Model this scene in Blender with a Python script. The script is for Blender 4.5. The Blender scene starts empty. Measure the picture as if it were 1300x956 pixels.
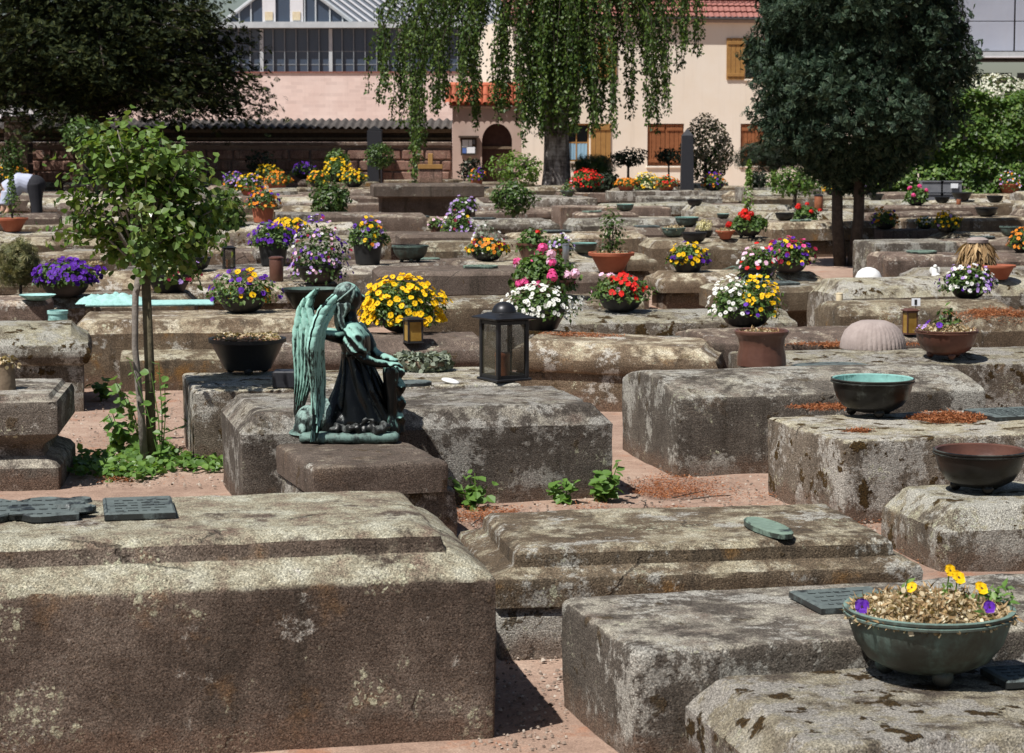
import bpy, bmesh, math, random
import numpy as np
from mathutils import Vector, Matrix, noise as mnoise
from mathutils.bvhtree import BVHTree
random.seed(7)
RNG = np.random.default_rng(11)
scene = bpy.context.scene
COL = scene.collection
R = math.radians

# ---------------------------------------------------------------- camera
F, CX, CY, HC = 2800.0, 650.0, 433.0, 1.67        # focal length and principal point in pixels of a 1300 px wide frame
TH = math.atan(265 / F)
cam = bpy.data.cameras.new('camera')
cam.sensor_width = 36
cam.lens = F / 1300 * 36
cam.shift_y = -45 / 1300
cam.clip_end = 2000
cam.dof.use_dof = True
cam.dof.focus_distance = 9.6
cam.dof.aperture_fstop = 13
camo = bpy.data.objects.new('camera', cam)
COL.objects.link(camo)
camo.location = (0, 0, HC)
camo.rotation_euler = (math.pi / 2 - TH, 0, 0)
scene.camera = camo

# ---------------------------------------------------------------- light
SUN_EL, SUN_AZ = R(59), R(44)                      # azimuth: from the left, turned towards the camera's side
SUN = Vector((-math.cos(SUN_AZ) * math.cos(SUN_EL), -math.sin(SUN_AZ) * math.cos(SUN_EL), math.sin(SUN_EL)))
w = bpy.data.worlds.new('World')
scene.world = w
w.use_nodes = True
sky = w.node_tree.nodes.new('ShaderNodeTexSky')
sky.sky_type = 'NISHITA'
sky.sun_disc = False
sky.sun_elevation = SUN_EL
sky.sun_rotation = math.atan2(SUN.x, SUN.y)
bg = w.node_tree.nodes['Background']
bg.inputs['Strength'].default_value = 0.05
w.node_tree.links.new(sky.outputs[0], bg.inputs[0])
sl = bpy.data.lights.new('sun', 'SUN')
sl.energy = 5.0
sl.angle = R(0.5)
sl.color = (1.0, 0.965, 0.92)
slo = bpy.data.objects.new('sun', sl)
COL.objects.link(slo)
slo.rotation_euler = SUN.to_track_quat('Z', 'Y').to_euler()
slo.location = (-8, -6, 14)
scene.view_settings.view_transform = 'Standard'
scene.view_settings.look = 'None'
scene.view_settings.exposure = 0.32
scene.view_settings.gamma = 1
scene.view_settings.use_curve_mapping = False
scene.cycles.max_bounces = 6
scene.cycles.transparent_max_bounces = 6

# ---------------------------------------------------------------- pixel <-> place
_ct, _st = math.cos(TH), math.sin(TH)
def ray(u, v):
    a, b = (u - CX) / F, (CY - v) / F
    return Vector((a, _ct + b * _st, -_st + b * _ct))
def onz(u, v, z):
    d = ray(u, v)
    t = (z - HC) / d.z
    return Vector((d.x * t, d.y * t, z))
def onY(u, v, Y):
    d = ray(u, v)
    t = Y / d.y
    return Vector((d.x * t, Y, HC + d.z * t))
def proj(p):
    q = Vector(p) - Vector((0, 0, HC))
    zc = q.y * _ct - q.z * _st
    return CX + F * q.x / zc, CY - F * (q.y * _st + q.z * _ct) / zc
def KY(Y):
    return F / Y

# ---------------------------------------------------------------- object helpers
def link(o, parent=None):
    COL.objects.link(o)
    if parent is not None:
        o.parent = parent
    return o
def tag(o, label=None, cat=None, group=None, kind=None):
    if label: o['label'] = label
    if cat: o['category'] = cat
    if group: o['group'] = group
    if kind: o['kind'] = kind
    return o
def empty(name, loc, rz=0.0):
    o = bpy.data.objects.new(name, None)
    o.empty_display_size = 0.1
    o.location = loc
    o.rotation_euler = (0, 0, rz)
    return link(o)
def mobj(name, mesh, mats, parent=None, loc=None, rot=None):
    o = bpy.data.objects.new(name, mesh)
    if mats is not None and len(mesh.materials) == 0:
        for m in (mats if isinstance(mats, (list, tuple)) else [mats]):
            mesh.materials.append(m)
    if loc is not None: o.location = loc
    if rot is not None: o.rotation_euler = rot
    return link(o, parent)
def finish(me, smooth=None):
    if smooth is not None:
        me.polygons.foreach_set('use_smooth', [True] * len(me.polygons))
        if smooth < 180:
            me.set_sharp_from_angle(angle=R(smooth))
    me.update()
    return me
def pydata(name, v, f, smooth=None):
    me = bpy.data.meshes.new(name)
    me.from_pydata([tuple(p) for p in v], [], f)
    return finish(me, smooth)

class MB:
    """collects boxes, tubes and lathes into one mesh"""
    def __init__(s): s.v, s.f, s.m = [], [], []
    def add(s, v, f, mi=0):
        o = len(s.v)
        s.v += [tuple(p) for p in v]
        s.f += [tuple(i + o for i in q) for q in f]
        s.m += [mi] * len(f)
        return s
    def box(s, x0, x1, y0, y1, z0, z1, mi=0):
        v = [(x, y, z) for z in (z0, z1) for y in (y0, y1) for x in (x0, x1)]
        return s.add(v, [(0, 2, 3, 1), (4, 5, 7, 6), (0, 1, 5, 4), (2, 6, 7, 3), (0, 4, 6, 2), (1, 3, 7, 5)], mi)
    def bbox(s, x0, x1, y0, y1, z0, z1, b=0.01, mi=0):
        """box with chamfered edges: three nested rings"""
        v, f = [], []
        for (i, z) in ((b, z0), (0, z0 + b), (0, z1 - b), (b, z1)):
            xa, xb, ya, yb = x0 + i, x1 - i, y0 + i, y1 - i
            v += [(xa + b, ya, z), (xb - b, ya, z), (xb, ya + b, z), (xb, yb - b, z), (xb - b, yb, z), (xa + b, yb, z), (xa, yb - b, z), (xa, ya + b, z)]
        for k in range(3):
            for i in range(8):
                j = (i + 1) % 8
                f.append((k * 8 + i, k * 8 + j, k * 8 + 8 + j, k * 8 + 8 + i))
        f.append(tuple(range(7, -1, -1)))
        f.append(tuple(range(24, 32)))
        return s.add(v, f, mi)
    def tube(s, pts, rad, seg=8, mi=0, cap=True):
        pts = [Vector(p) for p in pts]
        n = len(pts)
        if not isinstance(rad, (list, tuple)): rad = [rad] * n
        v, f = [], []
        for i, p in enumerate(pts):
            t = (pts[min(i + 1, n - 1)] - pts[max(i - 1, 0)])
            if t.length < 1e-9: t = Vector((0, 0, 1))
            t.normalize()
            a = t.cross(Vector((0.31, 0.95, 0.05)))
            if a.length < 1e-3: a = t.cross(Vector((1, 0, 0)))
            a.normalize()
            b = t.cross(a)
            for k in range(seg):
                th = 2 * math.pi * k / seg
                v.append(p + (a * math.cos(th) + b * math.sin(th)) * rad[i])
        for i in range(n - 1):
            for k in range(seg):
                j = (k + 1) % seg
                f.append((i * seg + k, i * seg + j, i * seg + seg + j, i * seg + seg + k))
        if cap:
            f.append(tuple(range(seg - 1, -1, -1)))
            f.append(tuple(range((n - 1) * seg, n * seg)))
        return s.add(v, f, mi)
    def lathe(s, prof, seg=24, mi=0, c=(0, 0, 0), wob=None):
        v, f = [], []
        n = len(prof)
        for (r, z) in prof:
            for k in range(seg):
                th = 2 * math.pi * k / seg
                rr = r * (wob(th, z) if wob else 1)
                v.append((c[0] + rr * math.cos(th), c[1] + rr * math.sin(th), c[2] + z))
        for i in range(n - 1):
            for k in range(seg):
                j = (k + 1) % seg
                f.append((i * seg + k, i * seg + j, i * seg + seg + j, i * seg + seg + k))
        if prof[0][0] > 1e-4: f.append(tuple(range(seg - 1, -1, -1)))
        if prof[-1][0] > 1e-4: f.append(tuple(range((n - 1) * seg, n * seg)))
        return s.add(v, f, mi)
    def sphere(s, c, r, seg=12, rings=8, mi=0):
        rx, ry, rz = r if isinstance(r, (tuple, list)) else (r, r, r)
        v, f = [], []
        for i in range(rings + 1):
            ph = math.pi * i / rings
            for k in range(seg):
                th = 2 * math.pi * k / seg
                v.append((c[0] + rx * math.sin(ph) * math.cos(th), c[1] + ry * math.sin(ph) * math.sin(th), c[2] - rz * math.cos(ph)))
        for i in range(rings):
            for k in range(seg):
                j = (k + 1) % seg
                f.append((i * seg + k, i * seg + j, i * seg + seg + j, i * seg + seg + k))
        return s.add(v, f, mi)
    def mesh(s, name, smooth=None):
        me = bpy.data.meshes.new(name)
        me.from_pydata(s.v, [], s.f)
        if any(s.m): me.polygons.foreach_set('material_index', s.m)
        me.validate()
        return finish(me, smooth)
    def build(s, name, mats, parent=None, smooth=None, loc=None, rot=None):
        return mobj(name, s.mesh(name, smooth), mats, parent, loc, rot)

# ---------------------------------------------------------------- scattering small faces (leaves, petals, litter) into one mesh
def scatter(name, tpl, pos, nrm, size, spin=None, jitter=0.0):
    """tpl = (verts Nx3 with +Z facing out, faces list, mats list)"""
    V = np.asarray(tpl[0], float)
    pos = np.asarray(pos, float).reshape(-1, 3)
    n = len(pos)
    nrm = np.asarray(nrm, float).reshape(-1, 3)
    if jitter: nrm = nrm + RNG.normal(0, jitter, nrm.shape)
    nrm = nrm / np.maximum(np.linalg.norm(nrm, axis=1, keepdims=True), 1e-9)
    size = np.broadcast_to(np.asarray(size, float), (n,))
    up = np.where(np.abs(nrm[:, 2:3]) > 0.95, np.array([[1.0, 0, 0]]), np.array([[0, 0, 1.0]]))
    a = np.cross(up, nrm); a /= np.linalg.norm(a, axis=1, keepdims=True)
    b = np.cross(nrm, a)
    th = RNG.uniform(0, 2 * np.pi, n) if spin is None else np.broadcast_to(np.asarray(spin, float), (n,))
    c, s_ = np.cos(th)[:, None], np.sin(th)[:, None]
    ax, bx = a * c + b * s_, b * c - a * s_
    P = pos[:, None, :] + size[:, None, None] * (V[None, :, 0, None] * ax[:, None, :] + V[None, :, 1, None] * bx[:, None, :] + V[None, :, 2, None] * nrm[:, None, :])
    P = P.reshape(-1, 3)
    lt = np.array([len(q) for q in tpl[1]])
    lv = np.array([i for q in tpl[1] for i in q])
    LV = (lv[None, :] + (np.arange(n) * len(V))[:, None]).ravel()
    LT = np.tile(lt, n)
    me = bpy.data.meshes.new(name)
    me.vertices.add(len(P)); me.vertices.foreach_set('co', P.astype(np.float32).ravel())
    me.loops.add(len(LV)); me.loops.foreach_set('vertex_index', LV.astype(np.int32))
    me.polygons.add(len(LT))
    me.polygons.foreach_set('loop_start', np.concatenate([[0], np.cumsum(LT)[:-1]]).astype(np.int32))
    me.polygons.foreach_set('loop_total', LT.astype(np.int32))
    me.polygons.foreach_set('material_index', np.tile(np.array(tpl[2]), n).astype(np.int32))
    me.update(calc_edges=True)
    return me

# templates: leaf lies along +Y, faces +Z
T_LEAF = ([(0, 0, 0), (0.28, 0.45, 0.07), (0, 1, -0.05), (-0.28, 0.45, 0.07)], [(0, 1, 2), (0, 2, 3)], [0, 0])
T_NARROW = ([(0, 0, 0), (0.1, 0.5, 0.02), (0, 1, -0.08), (-0.1, 0.5, 0.02)], [(0, 1, 2, 3)], [0])
T_ROUND = ([(0, 0, 0), (0.32, 0.2, 0.06), (0.42, 0.58, 0.08), (0, 1, -0.06), (-0.42, 0.58, 0.08), (-0.32, 0.2, 0.06)], [(0, 1, 2, 3), (0, 3, 4, 5)], [0, 0])
def _spray(n=7, spread=1.1, wid=0.09):
    v, f = [], []
    for i in range(n):
        a = (i / (n - 1) - 0.5) * 2 * spread
        l = 1.0 - 0.35 * abs(i / (n - 1) - 0.5) * 2
        d, p = (math.sin(a), math.cos(a)), (math.cos(a), -math.sin(a))
        o = len(v)
        for (t, ww, z) in ((0.0, 0.3, 0), (0.55, 1.0, 0.06 * (i % 2)), (1.0, 0.15, -0.1)):
            v += [(d[0] * t * l + p[0] * wid * ww, d[1] * t * l + p[1] * wid * ww, z), (d[0] * t * l - p[0] * wid * ww, d[1] * t * l - p[1] * wid * ww, z + 0.02)]
        f += [(o, o + 2, o + 3, o + 1), (o + 2, o + 4, o + 5, o + 3)]
    return v, f, [0] * len(f)
T_SPRAY = _spray()
T_NEEDLE = _spray(9, 2.2, 0.045)
T_TUFT = ([(-.05,0,0),(-.55,.7,.08),(-.38,.8,-.05),(0,.1,0),(-.09,1.05,.14),(.1,1,-.06),(.05,0,0),(.36,.82,.12),(.52,.66,-.06),(-.02,.05,.05),(-.3,1,.2),(-.2,1.02,.1),(.02,.05,.05),(.2,1,.2),(.3,.97,.06)],[(0,2,1),(3,5,4),(6,8,7),(9,11,10),(12,14,13)],[0,0,0,0,0])
def _pansy(eye=True):
    v, f, m = [], [], []
    for k, (ang, ln, wd) in enumerate(((55, 0.5, 0.34), (125, 0.5, 0.34), (0, 0.46, 0.3), (180, 0.46, 0.3), (270, 0.52, 0.42))):
        a = R(ang); d = (math.cos(a), math.sin(a)); p = (-d[1], d[0]); o = len(v); z = 0.02 * k
        for (t, ww, dz) in ((0.02, 0.0, 0), (0.5, 0.85, 0.05 + 0.05 * (k % 2)), (0.88, 0.75, 0.14), (1.0, 0.0, 0.02), (0.88, -0.75, 0.1), (0.5, -0.85, 0.03)):
            v.append((d[0] * ln * t + p[0] * wd * ww, d[1] * ln * t + p[1] * wd * ww, z + dz))
        f.append(tuple(range(o, o + 6))); m.append(0)
    if eye:
        o = len(v)                                        # ragged dark throat, one small star
        for i in range(10):
            t = 2 * math.pi * i / 10; q = 0.17 if i % 2 else 0.06
            if i in (1, 3, 5): q *= 0.6
            v.append((q * math.cos(t), q * math.sin(t) - 0.03, 0.13))
        f.append(tuple(range(o, o + 10))); m.append(1)
    return v, f, m
T_PANSY, T_BLOOM = _pansy(True), _pansy(False)
def _umbel():
    v, f = [], []
    r = random.Random(3)
    for k in range(16):
        z = 1 - k / 11; th = k * 2.4
        q = math.sqrt(max(0, 1 - z * z))
        c = Vector((q * math.cos(th), q * math.sin(th), max(z, -0.4))) * 0.42
        n = c.normalized(); a = n.orthogonal().normalized(); b = n.cross(a); o = len(v)
        for i in range(5):
            t = 2 * math.pi * i / 5 + r.random()
            v.append(tuple(c + (a * math.cos(t) + b * math.sin(t)) * 0.22 + n * 0.02 * (i % 2)))
        f.append(tuple(range(o, o + 5)))
    return v, f, [0] * len(f)
T_UMBEL = _umbel()
def dome_points(n, rx, ry, h, cz=0.0, inner=0.0, low=-0.15):
    z = RNG.uniform(low, 1, n); th = RNG.uniform(0, 2 * np.pi, n)
    q = np.sqrt(np.maximum(0, 1 - np.clip(z, 0, 1) ** 2))
    k = 1 - inner * RNG.random(n) ** 1.5
    bump = 1 + 0.12 * np.sin(th * 3 + z * 4) + 0.08 * np.sin(th * 5 + 1.3)
    p = np.stack([rx * q * np.cos(th) * k * bump, ry * q * np.sin(th) * k * bump, cz + h * z * k], 1)
    nn = np.stack([q * np.cos(th), q * np.sin(th), np.maximum(z, 0.1) + 0.25], 1)
    return p, nn
# ---------------------------------------------------------------- materials
class N:
    def __init__(s, name):
        s.m = bpy.data.materials.new(name); s.m.use_nodes = True
        s.t = s.m.node_tree; s.b = s.t.nodes['Principled BSDF']
        s.out = s.t.nodes['Material Output']
    def node(s, ty, **kw):
        n = s.t.nodes.new('ShaderNode' + ty)
        for k, v in kw.items(): setattr(n, k, v)
        return n
    def put(s, sock, val):
        if isinstance(val, bpy.types.NodeSocket): s.t.links.new(val, sock)
        elif isinstance(val, (tuple, list)) and len(val) == 3 and sock.type == 'RGBA': sock.default_value = (*val, 1)
        else: sock.default_value = val
    def co(s, rnd=True, kind='Object'):
        c = s.node('TexCoord').outputs[kind]
        if not rnd: return c
        r = s.node('ObjectInfo').outputs['Random']
        m = s.node('VectorMath', operation='MULTIPLY_ADD')
        cb = s.node('CombineXYZ')
        for i, k in enumerate((37.0, 53.0, 29.0)): s.put(cb.inputs[i], s.math('MULTIPLY', r, k))
        s.put(m.inputs[0], c); m.inputs[1].default_value = (1, 1, 1); s.put(m.inputs[2], cb.outputs[0])
        return m.outputs[0]
    def scale(s, vec, sc):
        m = s.node('VectorMath', operation='MULTIPLY'); s.put(m.inputs[0], vec); m.inputs[1].default_value = sc
        return m.outputs[0]
    def noise(s, vec, scale, detail=4, rough=0.55, dist=0.0):
        n = s.node('TexNoise'); s.put(n.inputs['Vector'], vec)
        n.inputs['Scale'].default_value = scale; n.inputs['Detail'].default_value = detail
        n.inputs['Roughness'].default_value = rough; n.inputs['Distortion'].default_value = dist
        return n.outputs['Fac']
    def voro(s, vec, scale, feature='F1', out='Distance'):
        n = s.node('TexVoronoi', feature=feature); s.put(n.inputs['Vector'], vec); n.inputs['Scale'].default_value = scale
        return n.outputs[out]
    def math(s, op, a, b=0.0, clamp=False):
        n = s.node('Math', operation=op, use_clamp=clamp); s.put(n.inputs[0], a); s.put(n.inputs[1], b)
        return n.outputs[0]
    def step(s, x, a, b):
        n = s.node('MapRange', interpolation_type='SMOOTHSTEP'); s.put(n.inputs[0], x)
        n.inputs[1].default_value = a; n.inputs[2].default_value = b
        return n.outputs[0]
    def mix(s, f, a, b, mode='MIX'):
        n = s.node('Mix', data_type='RGBA', blend_type=mode)
        s.put(n.inputs[0], f); s.put(n.inputs[6], a); s.put(n.inputs[7], b)
        return n.outputs[2]
    def ramp(s, f, stops):
        n = s.node('ValToRGB'); s.put(n.inputs[0], f); e = n.color_ramp.elements
        while len(e) < len(stops): e.new(0.5)
        for i, (p, c) in enumerate(stops): e[i].position = p; e[i].color = (*c, 1)
        return n.outputs[0]
    def bump(s, h, strength=0.5, dist=0.01, prev=None):
        n = s.node('Bump'); s.put(n.inputs['Height'], h); n.inputs['Strength'].default_value = strength; n.inputs['Distance'].default_value = dist
        if prev is not None: s.put(n.inputs['Normal'], prev)
        return n.outputs[0]
    def set(s, col=None, rough=None, metal=None, nrm=None, spec=None):
        if col is not None: s.put(s.b.inputs['Base Color'], col)
        if rough is not None: s.put(s.b.inputs['Roughness'], rough)
        if metal is not None: s.put(s.b.inputs['Metallic'], metal)
        if nrm is not None: s.put(s.b.inputs['Normal'], nrm)
        if spec is not None: s.b.inputs['Specular IOR Level'].default_value = spec
        return s.m

def stone(name, side, top, lich=0.5, crust=0.5, moss=0.3, ochre=0.3, grain=210, bs=0.6, spot=(0.42, 0.43, 0.33)):
    """weathered sandstone: three body tones, pale lichen film on the upper faces (sides darkened, tops lightened to paint in sun contrast), round lichen rosettes, grey-white crust, moss cushions"""
    n = N(name); c = n.co()
    big = n.noise(c, 2.3, 5, 0.6); mid = n.noise(c, 13, 7, 0.72); fine = n.noise(c, grain, 4, 0.7)
    col = n.ramp(n.math('ADD', n.math('MULTIPLY', big, 0.65), n.math('MULTIPLY', mid, 0.35)), [(0.34, side[0]), (0.5, side[1]), (0.66, side[2])])
    st = n.noise(n.scale(c, (11, 11, 1.1)), 1.0, 4, 0.6)
    col = n.mix(n.math('MULTIPLY', n.step(st, 0.5, 0.72), 0.7), col, (0.05, 0.042, 0.034))
    och = n.noise(c, 3.4, 5, 0.65)
    col = n.mix(n.math('MULTIPLY', n.step(och, 0.57, 0.70), ochre), col, (0.26, 0.14, 0.045))
    up0 = n.node('SeparateXYZ'); n.put(up0.inputs[0], n.node('NewGeometry').outputs['Normal'])
    up = n.step(n.math('ADD', up0.outputs[2], n.math('MULTIPLY', n.math('SUBTRACT', mid, 0.5), 0.9)), 0.25, 0.75)
    film = n.ramp(n.noise(c, 7, 7, 0.7), [(0.36, top[0]), (0.5, top[1]), (0.62, top[2])])  # lichen film; its paleness against the darker sides also paints in sunlight
    col = n.mix(n.math('MULTIPLY', up, n.step(n.math('ADD', n.math('MULTIPLY', mid, 0.5), n.math('MULTIPLY', och, 0.5)), 0.56 - 0.2 * lich, 0.62 - 0.2 * lich + 0.04)), col, film)
    # grey-white crust on the standing faces
    cr = n.math('ADD', n.math('MULTIPLY', n.noise(c, 4.2, 5, 0.6), 0.55), n.math('MULTIPLY', n.noise(c, 26, 9, 0.8), 0.45))
    col = n.mix(n.math('MULTIPLY', n.step(cr, 0.60 - 0.15 * crust, 0.645 - 0.15 * crust), 0.85), col, (0.40, 0.395, 0.375))
    # rosettes
    cw = n.node('VectorMath', operation='MULTIPLY_ADD'); nc = n.node('TexNoise'); n.put(nc.inputs['Vector'], c); nc.inputs['Scale'].default_value = 30
    n.put(cw.inputs[0], nc.outputs['Color']); cw.inputs[1].default_value = (0.035, 0.035, 0.035); n.put(cw.inputs[2], c)
    v1 = n.voro(cw.outputs[0], 26); v2 = n.voro(cw.outputs[0], 75)
    patch = n.step(n.noise(c, 4.6, 5, 0.65), 0.63 - 0.09 * lich, 0.69 - 0.09 * lich)
    ros = n.math('MAXIMUM', n.math('SUBTRACT', 1.0, n.step(v1, 0.24, 0.33)), n.math('SUBTRACT', 1.0, n.step(v2, 0.22, 0.36)))
    ros = n.math('MULTIPLY', ros, patch)
    col = n.mix(n.math('MULTIPLY', ros, 0.85), col, spot)
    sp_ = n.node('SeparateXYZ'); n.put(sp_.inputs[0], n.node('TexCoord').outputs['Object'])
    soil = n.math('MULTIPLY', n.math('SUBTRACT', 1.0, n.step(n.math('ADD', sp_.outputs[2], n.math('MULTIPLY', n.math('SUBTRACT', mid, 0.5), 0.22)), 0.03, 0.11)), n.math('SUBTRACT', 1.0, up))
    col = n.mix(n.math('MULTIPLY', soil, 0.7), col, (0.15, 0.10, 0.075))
    # moss cushions and dark pits
    ms = n.math('MULTIPLY', n.step(n.noise(c, 9.5, 4, 0.6), 0.66 - 0.1 * moss, 0.70 - 0.1 * moss), min(1, moss * 1.6))
    col = n.mix(ms, col, n.ramp(fine, [(0.3, (0.03, 0.022, 0.008)), (0.7, (0.09, 0.055, 0.02))]))
    col = n.mix(1.0, col, n.ramp(fine, [(0.3, (0.38, 0.37, 0.36)), (0.48, (0.92, 0.92, 0.92)), (0.7, (1.65, 1.63, 1.6))]), 'MULTIPLY')
    spk = n.node('TexVoronoi'); n.put(spk.inputs['Vector'], c); spk.inputs['Scale'].default_value = 230
    col = n.mix(1.0, col, n.ramp(spk.outputs['Color'], [(0.15, (0.62, 0.61, 0.6)), (0.5, (0.98, 0.98, 0.98)), (0.85, (1.42, 1.41, 1.4))]), 'MULTIPLY')
    rnd = n.node('ObjectInfo').outputs['Random']
    col = n.mix(1.0, col, n.ramp(rnd, [(0, (0.72, 0.69, 0.66)), (0.35, (0.9, 0.9, 0.84)), (0.7, (1.08, 1.04, 0.98)), (1, (1.25, 1.2, 1.12))]), 'MULTIPLY')
    bed = n.noise(n.scale(c, (2.5, 2.5, 42)), 1.0, 4, 0.6)
    ck = n.math('SUBTRACT', 1.0, n.step(n.voro(cw.outputs[0], 1.7, 'DISTANCE_TO_EDGE'), 0.002, 0.012))
    ck = n.math('MULTIPLY', ck, n.step(big, 0.58, 0.63))
    col = n.mix(n.math('MULTIPLY', ck, 0.6), col, (0.02, 0.017, 0.014))
    pit = n.voro(c, 70)
    h = n.math('ADD', n.math('ADD', n.math('MULTIPLY', fine, 0.75), n.math('MULTIPLY', mid, 0.55)), n.math('ADD', n.math('MULTIPLY', ms, 0.7), n.math('ADD', n.math('MULTIPLY', ros, 0.12), n.math('ADD', n.math('MULTIPLY', n.step(pit, 0.1, 0.35), 0.3), n.math('SUBTRACT', n.math('MULTIPLY', bed, 0.45), n.math('MULTIPLY', ck, 0.9))))))
    return n.set(col, 0.93, 0, n.bump(h, bs, 0.014), 0.2)

S_DARK = stone('sandstone_dark_brown', [(0.05, 0.039, 0.032), (0.112, 0.088, 0.073), (0.205, 0.172, 0.148)], [(0.19, 0.145, 0.115), (0.32, 0.305, 0.235), (0.44, 0.445, 0.375)], lich=0.85, crust=0.12, moss=0.15, ochre=0.35, bs=0.9)
S_GREY = stone('sandstone_grey_crusted', [(0.075, 0.065, 0.057), (0.125, 0.11, 0.097), (0.19, 0.17, 0.15)], [(0.17, 0.135, 0.115), (0.30, 0.28, 0.245), (0.42, 0.40, 0.345)], lich=0.55, crust=0.6, moss=0.4, ochre=0.15, bs=0.8)
S_OCHRE = stone('sandstone_ochre', [(0.08, 0.06, 0.042), (0.135, 0.103, 0.073), (0.20, 0.158, 0.115)], [(0.19, 0.15, 0.11), (0.33, 0.295, 0.22), (0.45, 0.425, 0.35)], lich=0.5, crust=0.35, moss=0.3, ochre=0.75)
S_PALE = stone('sandstone_pale_white_crust', [(0.095, 0.08, 0.065), (0.155, 0.132, 0.108), (0.23, 0.2, 0.165)], [(0.2, 0.175, 0.135), (0.35, 0.325, 0.245), (0.46, 0.445, 0.375)], lich=0.8, crust=0.72, moss=0.7, ochre=0.3, bs=0.8)
S_PINK = stone('sandstone_pinkish', [(0.085, 0.063, 0.053), (0.14, 0.106, 0.09), (0.20, 0.157, 0.134)], [(0.23, 0.18, 0.15), (0.36, 0.31, 0.25), (0.48, 0.44, 0.37)], lich=0.35, crust=0.2, moss=0.2, ochre=0.3)
S_BROWN = stone('sandstone_brown_smooth', [(0.085, 0.065, 0.055), (0.12, 0.095, 0.082), (0.16, 0.13, 0.113)], [(0.15, 0.115, 0.095), (0.21, 0.175, 0.145), (0.29, 0.26, 0.21)], lich=0.2, crust=0.05, moss=0.35, ochre=0.1)
S_WHITE = stone('sandstone_white_crust', [(0.10, 0.088, 0.075), (0.16, 0.145, 0.125), (0.25, 0.23, 0.2)], [(0.22, 0.19, 0.16), (0.37, 0.35, 0.3), (0.48, 0.46, 0.42)], lich=0.6, crust=1.7, moss=0.5, ochre=0.1, bs=0.8)
S_WALL = stone('wall_sandstone', [(0.16, 0.09, 0.075), (0.23, 0.14, 0.115), (0.29, 0.2, 0.17)], [(0.22, 0.17, 0.13), (0.3, 0.24, 0.2), (0.36, 0.3, 0.25)], lich=0.1, crust=0.1, moss=0.1, ochre=0.1, grain=60)
STONES = [S_GREY, S_OCHRE, S_PALE, S_PINK, S_OCHRE, S_PINK]

def plain(name, c1, c2=None, rough=0.7, metal=0.0, sc=8.0, bump=0.0, bsc=60, spec=0.4, rnd=0.0):
    n = N(name); c = n.co()
    col = c1
    if c2: col = n.ramp(n.noise(c, sc, 6, 0.65), [(0.35, c1), (0.65, c2)])
    if rnd:
        col = n.mix(1.0, col if c2 else n.ramp(0.5, [(0, c1), (1, c1)]), n.ramp(n.node('ObjectInfo').outputs['Random'], [(0, (1 - rnd,) * 3), (1, (1 + rnd,) * 3)]), 'MULTIPLY')
    return n.set(col, rough, metal, n.bump(n.noise(c, bsc, 5, 0.6), bump, 0.01) if bump else None, spec)

def leafmat(name, c, var=0.35, rough=0.5, trans=0.25, hue2=None, spec=0.4):
    n = N(name)
    r = n.node('NewGeometry').outputs['Random Per Island']
    d = [x * (1 - var) for x in c]; l = list(hue2) if hue2 else [min(1, x * (1 + var)) for x in c]
    col = n.ramp(r, [(0, d), (0.5, c), (1, l)])
    n.set(col, rough, 0, None, spec)
    tr = n.node('BsdfTranslucent'); n.put(tr.inputs[0], n.mix(1.0, col, (1.5, 1.5, 0.7), 'MULTIPLY'))
    mx = n.node('MixShader'); mx.inputs[0].default_value = trans
    n.t.links.new(n.b.outputs[0], mx.inputs[1]); n.t.links.new(tr.outputs[0], mx.inputs[2]); n.t.links.new(mx.outputs[0], n.out.inputs[0])
    return n.m

L_ROSE = leafmat('rose_leaf', (0.10, 0.185, 0.035), 0.6, 0.48, 0.3, (0.2, 0.25, 0.06))
L_CYP = leafmat('cypress_spray', (0.026, 0.052, 0.03), 0.6, 0.6, 0.1, (0.075, 0.105, 0.06), 0.2)
L_YEW = leafmat('dark_needle_foliage', (0.014, 0.023, 0.009), 0.45, 0.7, 0.06, (0.065, 0.075, 0.022), 0.1)
L_BIRCH = leafmat('birch_leaf', (0.05, 0.10, 0.016), 0.6, 0.5, 0.25, (0.13, 0.19, 0.035))
L_HEDGE = leafmat('hedge_leaf', (0.065, 0.135, 0.02), 0.45, 0.5, 0.25, (0.14, 0.21, 0.04))
L_BOX = leafmat('boxwood_leaf', (0.05, 0.10, 0.02), 0.45, 0.45, 0.2, (0.10, 0.16, 0.035))
L_BRIGHT = leafmat('bright_shrub_leaf', (0.11, 0.2, 0.03), 0.4, 0.5, 0.3, (0.2, 0.28, 0.06))
L_DARKSH = leafmat('dark_shrub_leaf', (0.016, 0.028, 0.011), 0.5, 0.6, 0.1)
L_PLANT = leafmat('bedding_leaf', (0.075, 0.145, 0.03), 0.45, 0.5, 0.25, (0.13, 0.2, 0.05))
L_GREY = leafmat('silver_leaf', (0.2, 0.23, 0.17), 0.35, 0.7, 0.1)
L_BLUE = leafmat('blue_green_grass', (0.11, 0.17, 0.14), 0.35, 0.5, 0.15)
L_IVY = leafmat('weed_leaf', (0.10, 0.2, 0.04), 0.4, 0.45, 0.3, (0.17, 0.28, 0.06))
L_DRY = leafmat('dry_petal', (0.44, 0.34, 0.2), 0.65, 0.85, 0.2, (0.74, 0.67, 0.5), 0.1)
L_STRAW = leafmat('straw', (0.34, 0.22, 0.11), 0.4, 0.8, 0.1, (0.5, 0.36, 0.2), 0.1)
L_LITTER = leafmat('birch_catkin_litter', (0.30, 0.105, 0.045), 0.45, 0.9, 0.05, (0.45, 0.2, 0.09), 0.1)
L_WHITE = leafmat('white_shrub_bloom', (0.55, 0.55, 0.45), 0.3, 0.7, 0.15)
L_BROWNISH = leafmat('pinkish_bloom_shrub', (0.26, 0.21, 0.14), 0.4, 0.7, 0.15)
FL = {}
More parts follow.
